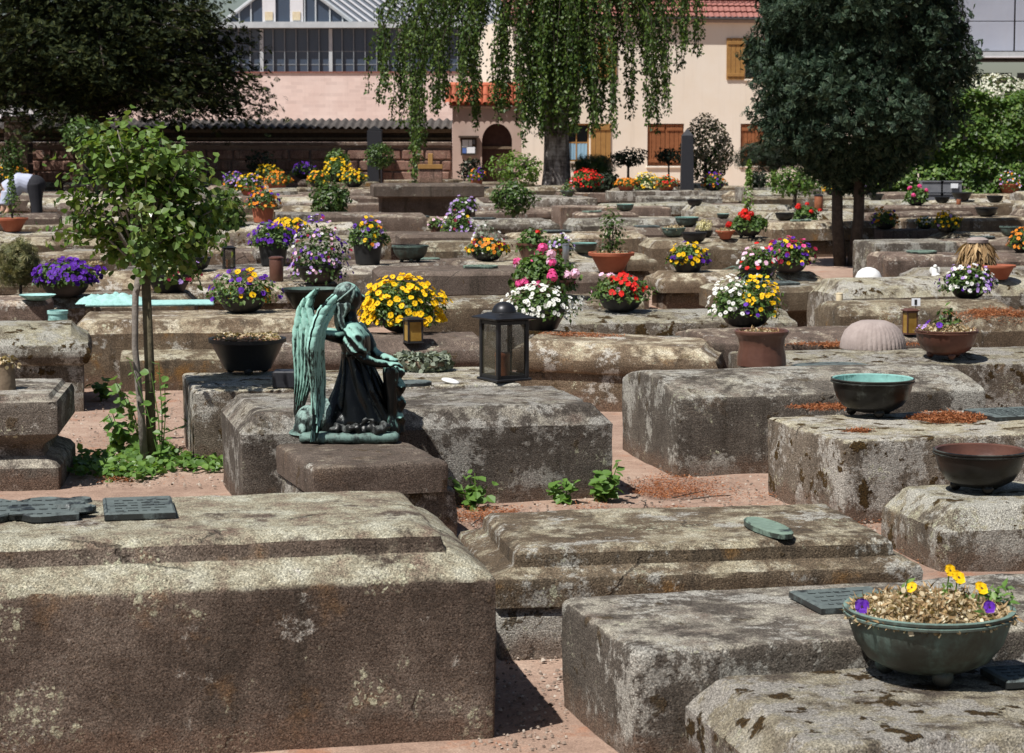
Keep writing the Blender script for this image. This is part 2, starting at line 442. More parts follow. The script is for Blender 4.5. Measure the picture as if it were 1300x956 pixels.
for k, c, v in (('yellow', (0.80, 0.50, 0.008), 0.2), ('purple', (0.10, 0.02, 0.32), 0.45), ('white', (0.72, 0.72, 0.7), 0.15), ('red', (0.62, 0.02, 0.015), 0.35), ('pink', (0.78, 0.09, 0.30), 0.3),
                ('lilac', (0.42, 0.28, 0.62), 0.3), ('orange', (0.72, 0.24, 0.02), 0.3), ('maroon', (0.24, 0.012, 0.04), 0.4), ('pale', (0.8, 0.5, 0.66), 0.2), ('cream', (0.72, 0.66, 0.38), 0.2)):
    FL[k] = leafmat('petal_' + k, c, v, 0.6, 0.2, None, 0.2)
M_EYE = plain('petal_dark_blotch', (0.035, 0.008, 0.012), rough=0.8)

def bronze(name, dark, green, amount=0.5, sc=9.0, rough=0.5, upk=0.10, pt=0.0, soft=0.08, sz=1.0):
    n = N(name); c = n.co()
    a = n.noise(n.scale(c, (1, 1, sz)), sc, 8, 0.72); b = n.noise(n.scale(c, (1, 1, 0.35)), sc * 2.2, 6, 0.7)
    up0 = n.node('SeparateXYZ'); n.put(up0.inputs[0], n.node('NewGeometry').outputs['Normal'])
    f = n.math('ADD', n.math('ADD', n.math('MULTIPLY', a, 0.6), n.math('MULTIPLY', b, 0.4)), n.math('MULTIPLY', up0.outputs[2], upk))
    if pt: f = n.math('ADD', f, n.math('MULTIPLY', n.math('SUBTRACT', n.node('NewGeometry').outputs['Pointiness'], 0.5), pt))
    k = n.step(f, 0.72 - 0.34 * amount - soft / 2, 0.72 - 0.34 * amount + soft / 2)
    gcol = n.ramp(n.noise(c, 40, 5, 0.6), [(0.3, [x * 0.7 for x in green]), (0.7, green)])
    return n.set(n.mix(k, dark, gcol), n.math('ADD', n.math('MULTIPLY', k, 0.4), rough - 0.1), n.math('SUBTRACT', 0.55, n.math('MULTIPLY', k, 0.55)), n.bump(n.math('ADD', a, n.math('MULTIPLY', k, 0.3)), 0.35, 0.006), 0.4)
B_ANGEL = bronze('angel_bronze', (0.009, 0.010, 0.010), (0.28, 0.52, 0.44), 0.14, 26, 0.38, 0.40, 0.6, 0.18, 0.4)
B_WING = bronze('wing_bronze', (0.02, 0.026, 0.025), (0.33, 0.60, 0.51), 0.46, 34, 0.5, 0.10, 2.6, 0.13, 0.16)
B_BOWL = bronze('bowl_bronze_green', (0.07, 0.073, 0.062), (0.155, 0.235, 0.2), 0.64, 4.5, 0.6, 0.1, 0, 0.2)
B_COVERT = bronze('covert_bronze', (0.03, 0.045, 0.04), (0.34, 0.62, 0.53), 0.78, 40, 0.6, 0.1, 3.0, 0.14)
B_ROBE = bronze('robe_bronze', (0.008, 0.009, 0.009), (0.13, 0.15, 0.14), 0.3, 9, 0.33, 0.05, 0.6, 0.2, 0.25)
B_HAIR = bronze('hair_bronze', (0.03, 0.04, 0.037), (0.26, 0.38, 0.34), 0.42, 30, 0.5, 0.10, 2.0, 0.16)
B_DARK = bronze('bowl_bronze_dark', (0.022, 0.021, 0.019), (0.055, 0.06, 0.05), 0.4, 5, 0.42)
B_PALE = bronze('verdigris_pale', (0.16, 0.3, 0.28), (0.36, 0.62, 0.58), 0.8, 9, 0.8)
B_LINING = bronze('bowl_lining_verdigris', (0.1, 0.2, 0.18), (0.22, 0.43, 0.39), 0.75, 9, 0.8)
B_PLAQUE = bronze('plaque_bronze', (0.05, 0.055, 0.055), (0.11, 0.135, 0.13), 0.5, 8, 0.5)
B_PLGREEN = bronze('plaque_bronze_green', (0.06, 0.075, 0.065), (0.17, 0.24, 0.19), 0.6, 8, 0.55)
P_BLACK = plain('black_plastic_planter', (0.012, 0.012, 0.013), (0.02, 0.02, 0.02), 0.45, sc=5, bump=0.1)
P_TERRA = plain('terracotta', (0.30, 0.075, 0.035), (0.38, 0.12, 0.06), 0.7, sc=6, bump=0.15)
P_BROWN = plain('brown_glaze', (0.075, 0.032, 0.022), (0.12, 0.055, 0.038), 0.32, sc=7, bump=0.15)
P_SOIL = plain('potting_soil', (0.03, 0.02, 0.014), (0.07, 0.048, 0.032), 0.95, sc=30, bump=0.6)
P_METAL = plain('dark_lantern_metal', (0.03, 0.03, 0.032), (0.05, 0.05, 0.052), 0.38, 0.6, 9)
P_CHROME = plain('worn_steel', (0.42, 0.42, 0.42), (0.55, 0.55, 0.55), 0.3, 0.9, 9)
P_WAX = plain('red_brown_candle_wax', (0.2, 0.06, 0.03), (0.34, 0.13, 0.06), 0.5)
P_CREAM = plain('cream_candle_wax', (0.6, 0.5, 0.33), (0.7, 0.6, 0.42), 0.5)
P_WHITE = plain('white_ceramic', (0.72, 0.72, 0.7), (0.8, 0.8, 0.78), 0.35)
P_AMBER = plain('amber_candle_cup', (0.22, 0.12, 0.02), (0.35, 0.22, 0.05), 0.25)
P_WOOD = plain('weathered_wood', (0.12, 0.085, 0.055), (0.2, 0.15, 0.1), 0.85, sc=14, bump=0.4)
P_WOODD = plain('dark_weathered_wood', (0.04, 0.028, 0.02), (0.075, 0.052, 0.037), 0.85, sc=14, bump=0.3)
P_BARK = plain('dark_bark', (0.035, 0.027, 0.02), (0.075, 0.06, 0.046), 0.95, sc=16, bump=0.9, bsc=30)
P_STEM = plain('grey_rose_bark', (0.16, 0.14, 0.12), (0.26, 0.23, 0.2), 0.9, sc=20, bump=0.6)
P_STAKE = plain('greenish_wood_stake', (0.08, 0.07, 0.04), (0.17, 0.145, 0.09), 0.9, sc=12, bump=0.6)
P_BLACKST = plain('polished_dark_granite', (0.02, 0.021, 0.026), (0.03, 0.031, 0.036), 0.45, sc=40)
P_GREYST = plain('pinkish_concrete', (0.27, 0.22, 0.2), (0.36, 0.3, 0.275), 0.9, sc=10, bump=0.4)
P_CLOTH = plain('pale_blue_cotton', (0.36, 0.39, 0.5), (0.44, 0.47, 0.58), 0.9, sc=6)
P_TROUS = plain('black_trousers', (0.012, 0.012, 0.016), (0.02, 0.02, 0.025), 0.9, sc=6)
P_SKIN = plain('skin', (0.42, 0.25, 0.17), (0.5, 0.31, 0.22), 0.6)
P_HAIR = plain('dark_hair', (0.03, 0.02, 0.014), (0.06, 0.04, 0.028), 0.7, sc=30)
P_CRATE = plain('grey_plastic_crate', (0.13, 0.135, 0.15), (0.18, 0.185, 0.2), 0.6)
P_PAPER = plain('white_notice_paper', (0.72, 0.74, 0.78), (0.78, 0.8, 0.82), 0.7)
P_BLUE = plain('blue_print', (0.07, 0.13, 0.35), (0.1, 0.17, 0.42), 0.7)

def glassmat(name, col, rough=0.08, alpha=None):
    n = N(name)
    n.set(col, rough, 0.0, None, 0.8)
    if alpha is not None:
        tr = n.node('BsdfTransparent'); mx = n.node('MixShader'); mx.inputs[0].default_value = alpha
        n.t.links.new(tr.outputs[0], mx.inputs[1]); n.t.links.new(n.b.outputs[0], mx.inputs[2]); n.t.links.new(mx.outputs[0], n.out.inputs[0])
    return n.m
G_LANTERN = glassmat('lantern_glass', (0.10, 0.09, 0.06), 0.1, 0.28)
G_WINDOW = glassmat('window_glass', (0.02, 0.024, 0.03), 0.05)
G_FACTORY = glassmat('factory_glass', (0.05, 0.07, 0.105), 0.3)

def birchbark():
    n = N('birch_bark'); c = n.co(False)
    f = n.noise(n.scale(c, (3, 3, 1.0)), 1.6, 7, 0.7)
    g = n.noise(n.scale(c, (2, 2, 9)), 1.5, 5, 0.6)
    col = n.ramp(n.math('ADD', n.math('MULTIPLY', f, 0.7), n.math('MULTIPLY', g, 0.3)), [(0.42, (0.04, 0.032, 0.027)), (0.5, (0.16, 0.14, 0.125)), (0.6, (0.4, 0.375, 0.35))])
    return n.set(col, 0.9, 0, n.bump(f, 0.8, 0.05))
P_BIRCH = birchbark()
def groundmat():
    n = N('sandy_ground'); c = n.co(False)
    a = n.noise(c, 0.9, 6, 0.6); b = n.noise(c, 9, 8, 0.7); f = n.noise(c, 160, 3, 0.6)
    col = n.ramp(n.math('ADD', n.math('MULTIPLY', a, 0.55), n.math('MULTIPLY', b, 0.45)), [(0.36, (0.23, 0.155, 0.118)), (0.5, (0.345, 0.24, 0.185)), (0.64, (0.44, 0.335, 0.265))])
    lit = n.step(n.noise(c, 2.1, 7, 0.7), 0.56, 0.66)
    col = n.mix(n.math('MULTIPLY', lit, 0.55), col, n.ramp(b, [(0.4, (0.26, 0.09, 0.04)), (0.6, (0.36, 0.15, 0.075))]))
    col = n.mix(1.0, col, n.ramp(f, [(0.3, (0.7, 0.69, 0.68)), (0.7, (1.25, 1.24, 1.22))]), 'MULTIPLY')
    h = n.math('ADD', n.math('MULTIPLY', b, 1.0), n.math('MULTIPLY', f, 0.35))
    return n.set(col, 0.95, 0, n.bump(h, 0.6, 0.02), 0.15)
P_GROUND = groundmat()
def plaster(name, c1, c2, brick=False):
    n = N(name); c = n.co(False)
    a = n.noise(c, 0.7, 6, 0.6); f = n.noise(c, 30, 4, 0.6)
    col = n.ramp(a, [(0.35, c1), (0.65, c2)])
    rain = n.step(n.noise(n.scale(c, (5, 5, 0.35)), 1.0, 5, 0.6), 0.5, 0.75)
    col = n.mix(n.math('MULTIPLY', rain, 0.14), col, (0.3, 0.25, 0.2))
    h = f
    if brick:
        br = n.node('TexBrick'); sp = n.node('SeparateXYZ'); n.put(sp.inputs[0], c); cb = n.node('CombineXYZ'); n.put(cb.inputs[0], sp.outputs[0]); n.put(cb.inputs[1], sp.outputs[2])
        n.put(br.inputs['Vector'], cb.outputs[0]); br.inputs['Scale'].default_value = 1.0
        br.inputs['Color1'].default_value = (1, 1, 1, 1); br.inputs['Color2'].default_value = (0.82, 0.8, 0.8, 1); br.inputs['Mortar'].default_value = (0.93, 0.93, 0.93, 1)
        br.inputs['Brick Width'].default_value = 0.5; br.inputs['Row Height'].default_value = 0.16; br.inputs['Mortar Size'].default_value = 0.012
        col = n.mix(0.8, col, br.outputs['Color'], 'MULTIPLY')
        stn = n.step(n.noise(n.scale(c, (1.2, 1, 3.0)), 2.0, 6, 0.7), 0.6, 0.75)
        col = n.mix(n.math('MULTIPLY', stn, 0.45), col, (0.34, 0.25, 0.22))
    return n.set(col, 0.9, 0, n.bump(h, 0.15, 0.01), 0.2)
P_HOUSE = plaster('cream_plaster', (0.80, 0.70, 0.57), (0.84, 0.76, 0.65))
P_GATE = plaster('pink_beige_plaster', (0.42, 0.30, 0.25), (0.52, 0.39, 0.33))
P_FACT = plaster('pink_painted_brick', (0.70, 0.54, 0.48), (0.77, 0.63, 0.57), True)
P_GREYP = plaster('blue_grey_panel', (0.30, 0.32, 0.38), (0.34, 0.36, 0.42))
P_WHITEP = plaster('white_render', (0.62, 0.62, 0.64), (0.7, 0.7, 0.72))
P_SHUT = plain('ochre_shutter_wood', (0.30, 0.155, 0.045), (0.38, 0.21, 0.065), 0.6, sc=9, rnd=0.1)
P_SHUTB = plain('red_brown_shutter_wood', (0.24, 0.085, 0.03), (0.30, 0.115, 0.045), 0.6, sc=9, rnd=0.1)
P_TILE = plain('red_clay_tile', (0.2, 0.075, 0.06), (0.28, 0.12, 0.1), 0.8, sc=5, bump=0.2, rnd=0.25)
P_TILEB = plain('orange_clay_tile', (0.34, 0.08, 0.035), (0.45, 0.13, 0.065), 0.7, sc=5, bump=0.2, rnd=0.3)
P_ALU = plain('grey_painted_steel', (0.42, 0.45, 0.47), (0.5, 0.53, 0.55), 0.5, sc=3)
P_SHEET = plain('corrugated_grey_sheet', (0.06, 0.052, 0.046), (0.11, 0.095, 0.085), 0.85, sc=4)
P_DOOR = plain('dark_red_door', (0.05, 0.022, 0.018), (0.075, 0.035, 0.028), 0.7)
# ---------------------------------------------------------------- ground
def axis(lo, hi, dlo, dhi, fine, coarse):
    a = list(np.arange(dlo, dhi + 1e-6, fine))
    x = dlo
    st = fine
    while x > lo: st = min(st * 1.5, coarse); x -= st; a.insert(0, x)
    x = dhi; st = fine
    while x < hi: st = min(st * 1.5, coarse); x += st; a.append(x)
    return np.array(a)
gx, gy = axis(-400, 400, -4, 4, 0.1, 60), axis(-60, 700, 5, 15, 0.1, 60)
gv, gf = [], []
for yy in gy:
    for xx in gx:
        z = 0.012 * mnoise.noise(Vector((xx * 1.3, yy * 1.3, 0))) + 0.006 * mnoise.noise(Vector((xx * 5, yy * 5, 3))) if abs(xx) < 14 and 2 < yy < 40 else 0.0
        gv.append((xx, yy, z))
nx = len(gx)
for j in range(len(gy) - 1):
    for i in range(nx - 1):
        gf.append((j * nx + i, j * nx + i + 1, (j + 1) * nx + i + 1, (j + 1) * nx + i))
tag(mobj('ground', pydata('ground', gv, gf, 180), P_GROUND), kind='structure')

# ---------------------------------------------------------------- tombs
TOMBS = []
def levels(kind, H):
    if kind == 'plain': return [(0.004, 0), (0, H * 0.5), (0, H - 0.016), (0.005, H - 0.006), (0.016, H)]
    if kind == 'cham': return [(0.004, 0), (0, H - 0.085), (0.008, H - 0.078), (0.06, H - 0.022), (0.066, H - 0.012), (0.085, H)]
    if kind == 'over': return [(0.13, 0), (0.13, H - 0.24), (0.12, H - 0.215), (0.01, H - 0.20), (0, H - 0.19), (0, H - 0.035), (0.01, H - 0.024), (0.06, H)]
    if kind == 'step': return [(0, 0), (0, H * 0.42), (0.012, H * 0.45), (0.06, H * 0.46), (0.065, H * 0.6), (0.06, H - 0.04), (0.08, H - 0.01), (0.1, H)]
    if kind == 'roll': return [(0.05, 0), (0.05, H - 0.20), (0.055, H - 0.185), (0.02, H - 0.17), (0, H - 0.13), (0, H - 0.10), (0.02, H - 0.06), (0.06, H - 0.045), (0.07, H - 0.035), (0.085, H - 0.03), (0.12, H)]
    if kind == 'mould': return [(0.006, 0), (0, H * 0.5), (0, H - 0.13), (0.008, H - 0.115), (0.05, H - 0.085), (0.105, H - 0.062), (0.118, H - 0.066), (0.124, H - 0.05), (0.13, H - 0.022), (0.15, H - 0.008), (0.19, H)]
    if kind == 'mould2': return [(0.045, 0), (0.045, 0.155), (0.0, 0.165), (0, H - 0.10), (0.006, H - 0.085), (0.075, H - 0.06), (0.08, H - 0.02), (0.1, H - 0.004), (0.13, H)]
    if kind == 'cyma': return [(0, 0), (0, 0.10), (0.02, 0.125), (0.075, 0.15), (0.085, 0.18), (0.075, 0.205), (0.03, 0.235), (0, 0.26), (0, H - 0.055), (0.012, H - 0.03), (0.04, H - 0.025), (0.055, H - 0.004), (0.09, H)]
    raise KeyError(kind)
def block_mesh(name, L, W, lv, step, amp, seed, crown=0.0, rc=0.009, z0=0.0):
    nx_, ny_ = max(2, round(L / step)), max(2, round(W / step))
    H = lv[-1][1]
    fine = [lv[0]]
    for a, b in zip(lv, lv[1:]):
        k = max(1, round((b[1] - a[1]) / step)) if abs(b[1] - a[1]) > abs(b[0] - a[0]) else 1
        for i in range(1, k + 1): fine.append((a[0] + (b[0] - a[0]) * i / k, a[1] + (b[1] - a[1]) * i / k))
    per = [(i / nx_ - 0.5, -0.5) for i in range(nx_)] + [(0.5, j / ny_ - 0.5) for j in range(ny_)] + [(0.5 - i / nx_, 0.5) for i in range(nx_)] + [(-0.5, 0.5 - j / ny_) for j in range(ny_)]
    so = Vector((seed * 3.71 % 97, seed * 1.93 % 89, seed * 7.17 % 83))
    def disp(x, y, z, sx, sy, topw):
        p = Vector((x, y, z)) + so
        n1 = mnoise.noise(p * 2.6); n2 = mnoise.noise(p * 9.0); n3 = mnoise.noise(p * 24.0)
        d = amp * (0.55 * n1 + 0.4 * n2 + 0.3 * n3)
        ox = math.copysign(1, sx) if abs(sx) > 0.4999 else 0
        oy = math.copysign(1, sy) if abs(sy) > 0.4999 else 0
        if ox and oy:
            x -= ox * rc * (0.6 + 0.5 * n1); y -= oy * rc * (0.6 + 0.5 * n1)
        ln = math.hypot(ox, oy) or 1
        chip = max(0.0, mnoise.noise(p * 4.3 + Vector((9, 1, 5))) - 0.12) * amp * 2.2 * topw
        x += ox / ln * (d - chip); y += oy / ln * (d - chip)
        z2 = z + (d * (1.0 if z > 0.02 else 0) - chip * 0.7) + crown * (1 - (2 * sy) ** 2) * (z / H) ** 3
        return (x, y, z2 + z0 if z > 0.001 else z0 - 0.01)
    v, f = [], []
    n = len(per)
    for (ins, z) in fine:
        hx, hy = L / 2 - ins, W / 2 - ins
        tw = 1.0 if z > H - 0.09 else 0.25
        for (sx, sy) in per: v.append(disp(2 * sx * hx, 2 * sy * hy, z, sx, sy, tw))
    for k in range(len(fine) - 1):
        for i in range(n):
            j = (i + 1) % n
            f.append((k * n + i, k * n + j, k * n + n + j, k * n + n + i))
    base = (len(fine) - 1) * n
    idx = {}
    for q, (sx, sy) in enumerate(per): idx[(round((sx + 0.5) * nx_), round((sy + 0.5) * ny_))] = base + q
    ins = fine[-1][0]; hx, hy = L / 2 - ins, W / 2 - ins
    for i in range(1, nx_):
        for j in range(1, ny_):
            sx, sy = i / nx_ - 0.5, j / ny_ - 0.5
            idx[(i, j)] = len(v)
            v.append(disp(2 * sx * hx, 2 * sy * hy, H, sx, sy, 0.0))
    for i in range(nx_):
        for j in range(ny_): f.append((idx[(i, j)], idx[(i + 1, j)], idx[(i + 1, j + 1)], idx[(i, j + 1)]))
    f.append(tuple(range(n - 1, -1, -1)))
    return v, f
_ts = [0]
def tomb(name, anchor, px, rot, L, W, H, kind, mat, step=0.1, amp=0.006, crown=0.0, label=None, za=None, tilt=0.0, split=None, bmat=None, bin_=0.13, short=None, cat='tomb', z0=0.0):
    """anchor: which front corner ('fl' or 'fr') sits at pixel px = (u, v) on height za"""
    _ts[0] += 1
    za = H if za is None else za
    c = onz(px[0], px[1], za) if len(px) == 2 else Vector((px[0], px[1], 0))
    ca, sa = math.cos(R(rot)), math.sin(R(rot))
    sx = 1 if anchor == 'fl' else -1 if anchor == 'fr' else 0
    hy = W / 2 if anchor != 'c' else 0
    cen = Vector((c.x + sx * L / 2 * ca - hy * sa, c.y + sx * L / 2 * sa + hy * ca, 0))
    lv = levels(kind, H)
    M = Matrix.Translation(cen) @ Matrix.Rotation(R(rot), 4, 'Z') @ Matrix.Rotation(R(tilt), 4, 'Y')
    if split:
        root = empty(name, cen, R(rot)); root.rotation_euler = (0, R(tilt), R(rot))
        hb = H * split
        v, f = block_mesh('cover_stone', L, W, [(i, z - hb) for (i, z) in lv if z > hb + 0.02 and not (i > 0.1 and z < H - 0.1)] if kind != 'over' else [(0.012, 0), (0, 0.02)] + [(i, z - hb) for (i, z) in lv[5:]], step, amp, _ts[0], crown, z0=hb + 0.004) if False else block_mesh('cover_stone', L, W, [(0.006, 0.0)] + [(i, z - hb) for (i, z) in levels(kind, H) if z - hb > 0.03 and i < 0.16], step, amp, _ts[0], crown, z0=hb + 0.012)
        mobj('cover_stone', pydata('cover_stone', v, f, 32), mat, root)
        v2, f2 = block_mesh('base_stone', L - bin_, W - bin_, [(0.005, 0), (0, hb * 0.5), (0, hb - 0.03), (0.02, hb)], step * 1.3, amp, _ts[0] + 50)
        mobj('base_stone', pydata('base_stone', v2, f2, 32), bmat or mat, root)
        o = root
    else:
        v, f = block_mesh(name, L, W, lv, step, amp, _ts[0], crown, z0=z0)
        o = mobj(name, pydata(name, v, f, 32), mat)
        o.matrix_world = M
    bv = BVHTree.FromPolygons([M @ Vector(p) for p in v], f)
    rec = dict(o=o, c=cen, rot=R(rot), L=L, W=W, H=H + z0, bvh=bv, label=label, short=short, M=M, things=[])
    TOMBS.append(rec)
    tag(o, label, cat, 'flat stone tombs of the graveyard')
    return rec
def tz(rec, x, y):
    h = rec['bvh'].ray_cast(Vector((x, y, 5)), Vector((0, 0, -1)))
    return h[0].z if h[0] else rec['H']
def obb_hit(c1, r1, L1, W1, c2, r2, L2, W2, gap=0.06):
    ax = [Vector((math.cos(r), math.sin(r))) for r in (r1, r1 + math.pi / 2, r2, r2 + math.pi / 2)]
    d = Vector((c2.x - c1.x, c2.y - c1.y))
    for a in ax:
        e1 = L1 / 2 * abs(a.dot(ax[0])) + W1 / 2 * abs(a.dot(ax[1]))
        e2 = L2 / 2 * abs(a.dot(ax[2])) + W2 / 2 * abs(a.dot(ax[3]))
        if abs(d.dot(a)) > e1 + e2 + gap: return False
    return True

T = {}
T['big'] = tomb('moulded_tomb', 'fr', (632, 738), 11.5, 2.2, 1.0, 0.575, 'mould', S_DARK, 0.024, 0.006, za=0.445, label='largest dark brown tomb in the left foreground with cream lichen on its moulded top', short='big foreground tomb')
T['two'] = tomb('stepped_tomb', 'fl', (627, 722), 9, 1.42, 0.88, 0.335, 'mould2', S_OCHRE, 0.024, 0.006, za=0.30, split=0.5, bmat=S_WHITE, bin_=0.03, label='low stepped tomb with ochre stains and an oval plaque between the two foreground blocks', short='low stepped foreground tomb')
T['three'] = tomb('plain_tomb', 'fl', (806, 828), 15, 1.95, 0.70, 0.315, 'plain', S_GREY, 0.024, 0.007, label='plain pale grey tomb block in the right foreground behind the dried pansy bowl', short='plain foreground block')
T['four'] = tomb('low_slab_tomb', 'fl', (1000, 960), 13, 1.7, 0.82, 0.245, 'cham', S_PALE, 0.024, 0.006, label='lowest front slab at the bottom right corner carrying the dried pansy bowl', short='lowest front slab')
T['lantern'] = tomb('weathered_tomb', 'fr', (779, 633), 13, 1.70, 0.92, 0.43, 'cham', S_GREY, 0.024, 0.008, za=0, label='grey crusted tomb block carrying the large black lantern and the grey wreath', short='lantern tomb')
T['seven'] = tomb('domed_tomb', 'fl', (858, 607), 13, 1.62, 0.98, 0.395, 'plain', S_GREY, 0.024, 0.007, crown=0.07, za=0, label='round backed grey tomb behind the two empty green bowls with a disc on top', short='round backed tomb')
T['eight'] = tomb('crusted_tomb', 'fl', (1070, 666), 17, 1.75, 0.82, 0.36, 'plain', S_PALE, 0.024, 0.010, za=0, label='white crusted mossy tomb with orange needles carrying the green bronze bowl', short='white crusted tomb')
T['nine'] = tomb('small_rounded_tomb', 'fl', (1193, 728), 11, 1.5, 0.66, 0.245, 'cham', S_PALE, 0.024, 0.008, za=0, label='small low tomb at the right edge under the empty dark bronze bowl', short='small low right tomb')
T['pillar'] = tomb('waisted_tomb', 'fr', (76, 621), 6, 1.2, 0.85, 0.44, 'cyma', S_GREY, 0.024, 0.005, za=0, label='waisted moulded tomb cut off by the left edge with a burnt stump on it', short='waisted left tomb')
T['thirteen'] = tomb('pale_tomb', 'fl', (246, 590), 12, 1.7, 0.85, 0.375, 'plain', S_PALE, 0.03, 0.008, za=0, label='pale tomb block left of the angel carrying the black bowl of dried petals', short='pale tomb left of the angel')
T['eleven'] = tomb('ochre_tomb', 'fl', (89, 493), 7, 1.85, 0.9, 0.44, 'cham', S_OCHRE, 0.04, 0.007, za=0, label='ochre tomb behind the rose tree with the turquoise relief lying on top', short='relief tomb')
T['mossend'] = tomb('mossy_stub_tomb', 'fl', (152, 497), 8, 0.95, 0.5, 0.21, 'plain', S_OCHRE, 0.04, 0.012, za=0, crown=0.04, label='low mossy stone block at the foot of the ochre tomb behind the rose stem', short='mossy stub')
T['leftend'] = tomb('narrow_upright_tomb', 'fr', (68, 463), 5, 0.62, 0.7, 0.46, 'step', S_PINK, 0.04, 0.006, za=0, label='narrow brown tomb end at the far left under the purple pansies', short='narrow left tomb')
T['fourteen'] = tomb('roll_edged_tomb', 'fl', (640, 437), -9, 1.28, 0.9, 0.40, 'roll', S_OCHRE, 0.035, 0.007, tilt=2.2, label='tilted tomb with a rounded roll edge behind the large lantern', short='roll edged tomb')
T['angelstep'] = tomb('brown_low_tomb', 'fl', (330, 436), 6, 1.5, 0.8, 0.37, 'roll', S_BROWN, 0.04, 0.007, label='low brown roll edged tomb under the yellow pansy bowl behind the angel', short='tomb of the yellow pansies')
T['fifteen'] = tomb('overhanging_tomb', 'fl', (480, 352), 7, 1.62, 0.95, 0.52, 'over', S_BROWN, 0.05, 0.006, za=0.48, label='dark brown tomb with a heavy overhanging slab behind the yellow pansies', short='dark overhanging tomb')
T['sixteen'] = tomb('overhanging_tomb', 'fl', (508, 303), 7, 1.25, 0.85, 0.50, 'over', S_BROWN, 0.07, 0.006, za=0.46, label='smaller overhanging brown tomb behind the footed black bowl', short='smaller overhanging tomb')
T['tall'] = tomb('tall_stepped_tomb', 'fl', (474, 239), 7, 1.75, 1.0, 0.86, 'over', S_BROWN, 0.09, 0.007, za=0.8, label='tall shaded stepped tomb near the wall with a black pansy bowl on top', short='tall stepped tomb')
T['candle'] = tomb('rounded_tomb', 'fl', (905, 437), 12, 1.7, 0.85, 0.37, 'plain', S_PINK, 0.045, 0.008, crown=0.05, label='pinkish rounded tomb carrying the white and yellow viola bowl', short='viola tomb')
T['basket'] = tomb('broad_tomb', 'fl', (975, 466), 9, 1.9, 0.9, 0.36, 'plain', S_PALE, 0.045, 0.010, crown=0.03, label='broad pale tomb strewn with needles carrying the fluted stone dome', short='fluted dome tomb')
T['redmoss'] = tomb('moss_covered_tomb', 'fl', (1235, 405), 8, 1.6, 0.85, 0.44, 'cham', S_OCHRE, 0.045, 0.012, label='moss covered tomb at the right edge under the white violas', short='moss covered tomb')
T['redbowl'] = tomb('pale_slab_tomb', 'fl', (622, 411), 5, 2.2, 0.95, 0.33, 'plain', S_PALE, 0.045, 0.008, crown=0.05, label='pale slab tomb carrying the black bowl of red petunias', short='petunia tomb')
T['conif'] = tomb('flat_bleached_tomb', 'fl', (985, 366), 5, 1.4, 0.8, 0.3, 'step', S_PALE, 0.06, 0.006, label='flat bleached tomb in front of the twin trunked cypress', short='bleached tomb before the cypress')

# rows of tombs that fill the field up to the wall and the house
KEEP = [(onz(1075, 335, 0), 0.75), (onY(122, 235, 54.5), 0.8), (onY(705, 232, 54), 0.8), (onz(30, 300, 0), 0.7), (onz(190, 585, 0), 0.25)]
KINDS = ['plain', 'cham', 'plain', 'roll', 'step', 'cham', 'over']
rr = random.Random(21)
GEN = []
SPOTS = [(958, 358), (1002, 348), (776, 350), (676, 332), (710, 334), (742, 323), (617, 331), (521, 333), (467, 345), (405, 361), (347, 338), (366, 302), (334, 284), (318, 248), (352, 250), (340, 232), (298, 240), (16, 300), (248, 352), (950, 303), (922, 304), (894, 302), (872, 289), (855, 301), (793, 266), (880, 261), (881, 316), (918, 279), (996, 281), (1023, 288), (1107, 292), (1202, 297), (1174, 292), (1252, 276), (1285, 304), (1163, 261), (1112, 255), (1196, 258), (1221, 255), (1263, 257), (1253, 246), (1282, 248), (873, 347), (1229, 386), (1268, 360), (588, 276), (582, 303), (553, 301), (490, 226), (506, 226), (428, 232), (449, 238), (404, 238), (386, 228), (372, 224), (742, 245), (721, 249), (820, 246), (795, 243), (846, 243), (906, 243), (1058, 249), (1100, 246), (12, 236), (605, 240), (1299, 322), (215, 372), (118, 350)]
def gen_tomb(c, rot, L, W, H):
    kd, mt, sp, Y = rr.choice(KINDS), rr.choice(STONES), rr.random(), c.y
    if any(obb_hit(c, R(rot), L, W, t['c'], t['rot'], t['L'], t['W']) for t in TOMBS) or any((c.xy - k[0].xy).length < k[1] + 0.55 for k in KEEP): return False
    t = tomb('tomb', 'c', (c.x, c.y, 0), rot, L, W, H, kd, mt, 0.09 if Y < 22 else 0.16 if Y < 36 else 0.3, 0.011, crown=rr.choice([0, 0, 0, 0.03, 0.05]), split=(0.45 + sp * 0.3) if sp < 0.7 and kd in ('plain', 'cham', 'roll') and H > 0.3 else None, tilt=rr.uniform(-1.2, 1.2))
    t['kd'], t['mt'] = kd, mt
    GEN.append(t)
    return True
for (u, v) in SPOTS:                                      # stones that carry the planted bowls
    if any((lambda q: abs(q.x * math.cos(t['rot']) + q.y * math.sin(t['rot'])) < t['L'] / 2 - 0.1 and abs(-q.x * math.sin(t['rot']) + q.y * math.cos(t['rot'])) < t['W'] / 2 - 0.08)(onz(u, v, t['H']) - t['c']) for t in TOMBS): continue
    for k in range(60):
        H = rr.choice([0.33, 0.38, 0.42, 0.46]); p = onz(u, v, H)
        sh = 1.0 if k < 40 else 0.6
        if gen_tomb(Vector((p.x + rr.uniform(-0.65, 0.65), p.y + rr.uniform(-0.28, 0.28), 0)), 9 + rr.uniform(-5, 5), rr.uniform(1.45, 1.8) * sh, rr.uniform(0.75, 0.9) * sh, H): break
row = 0
Yr = 13.6
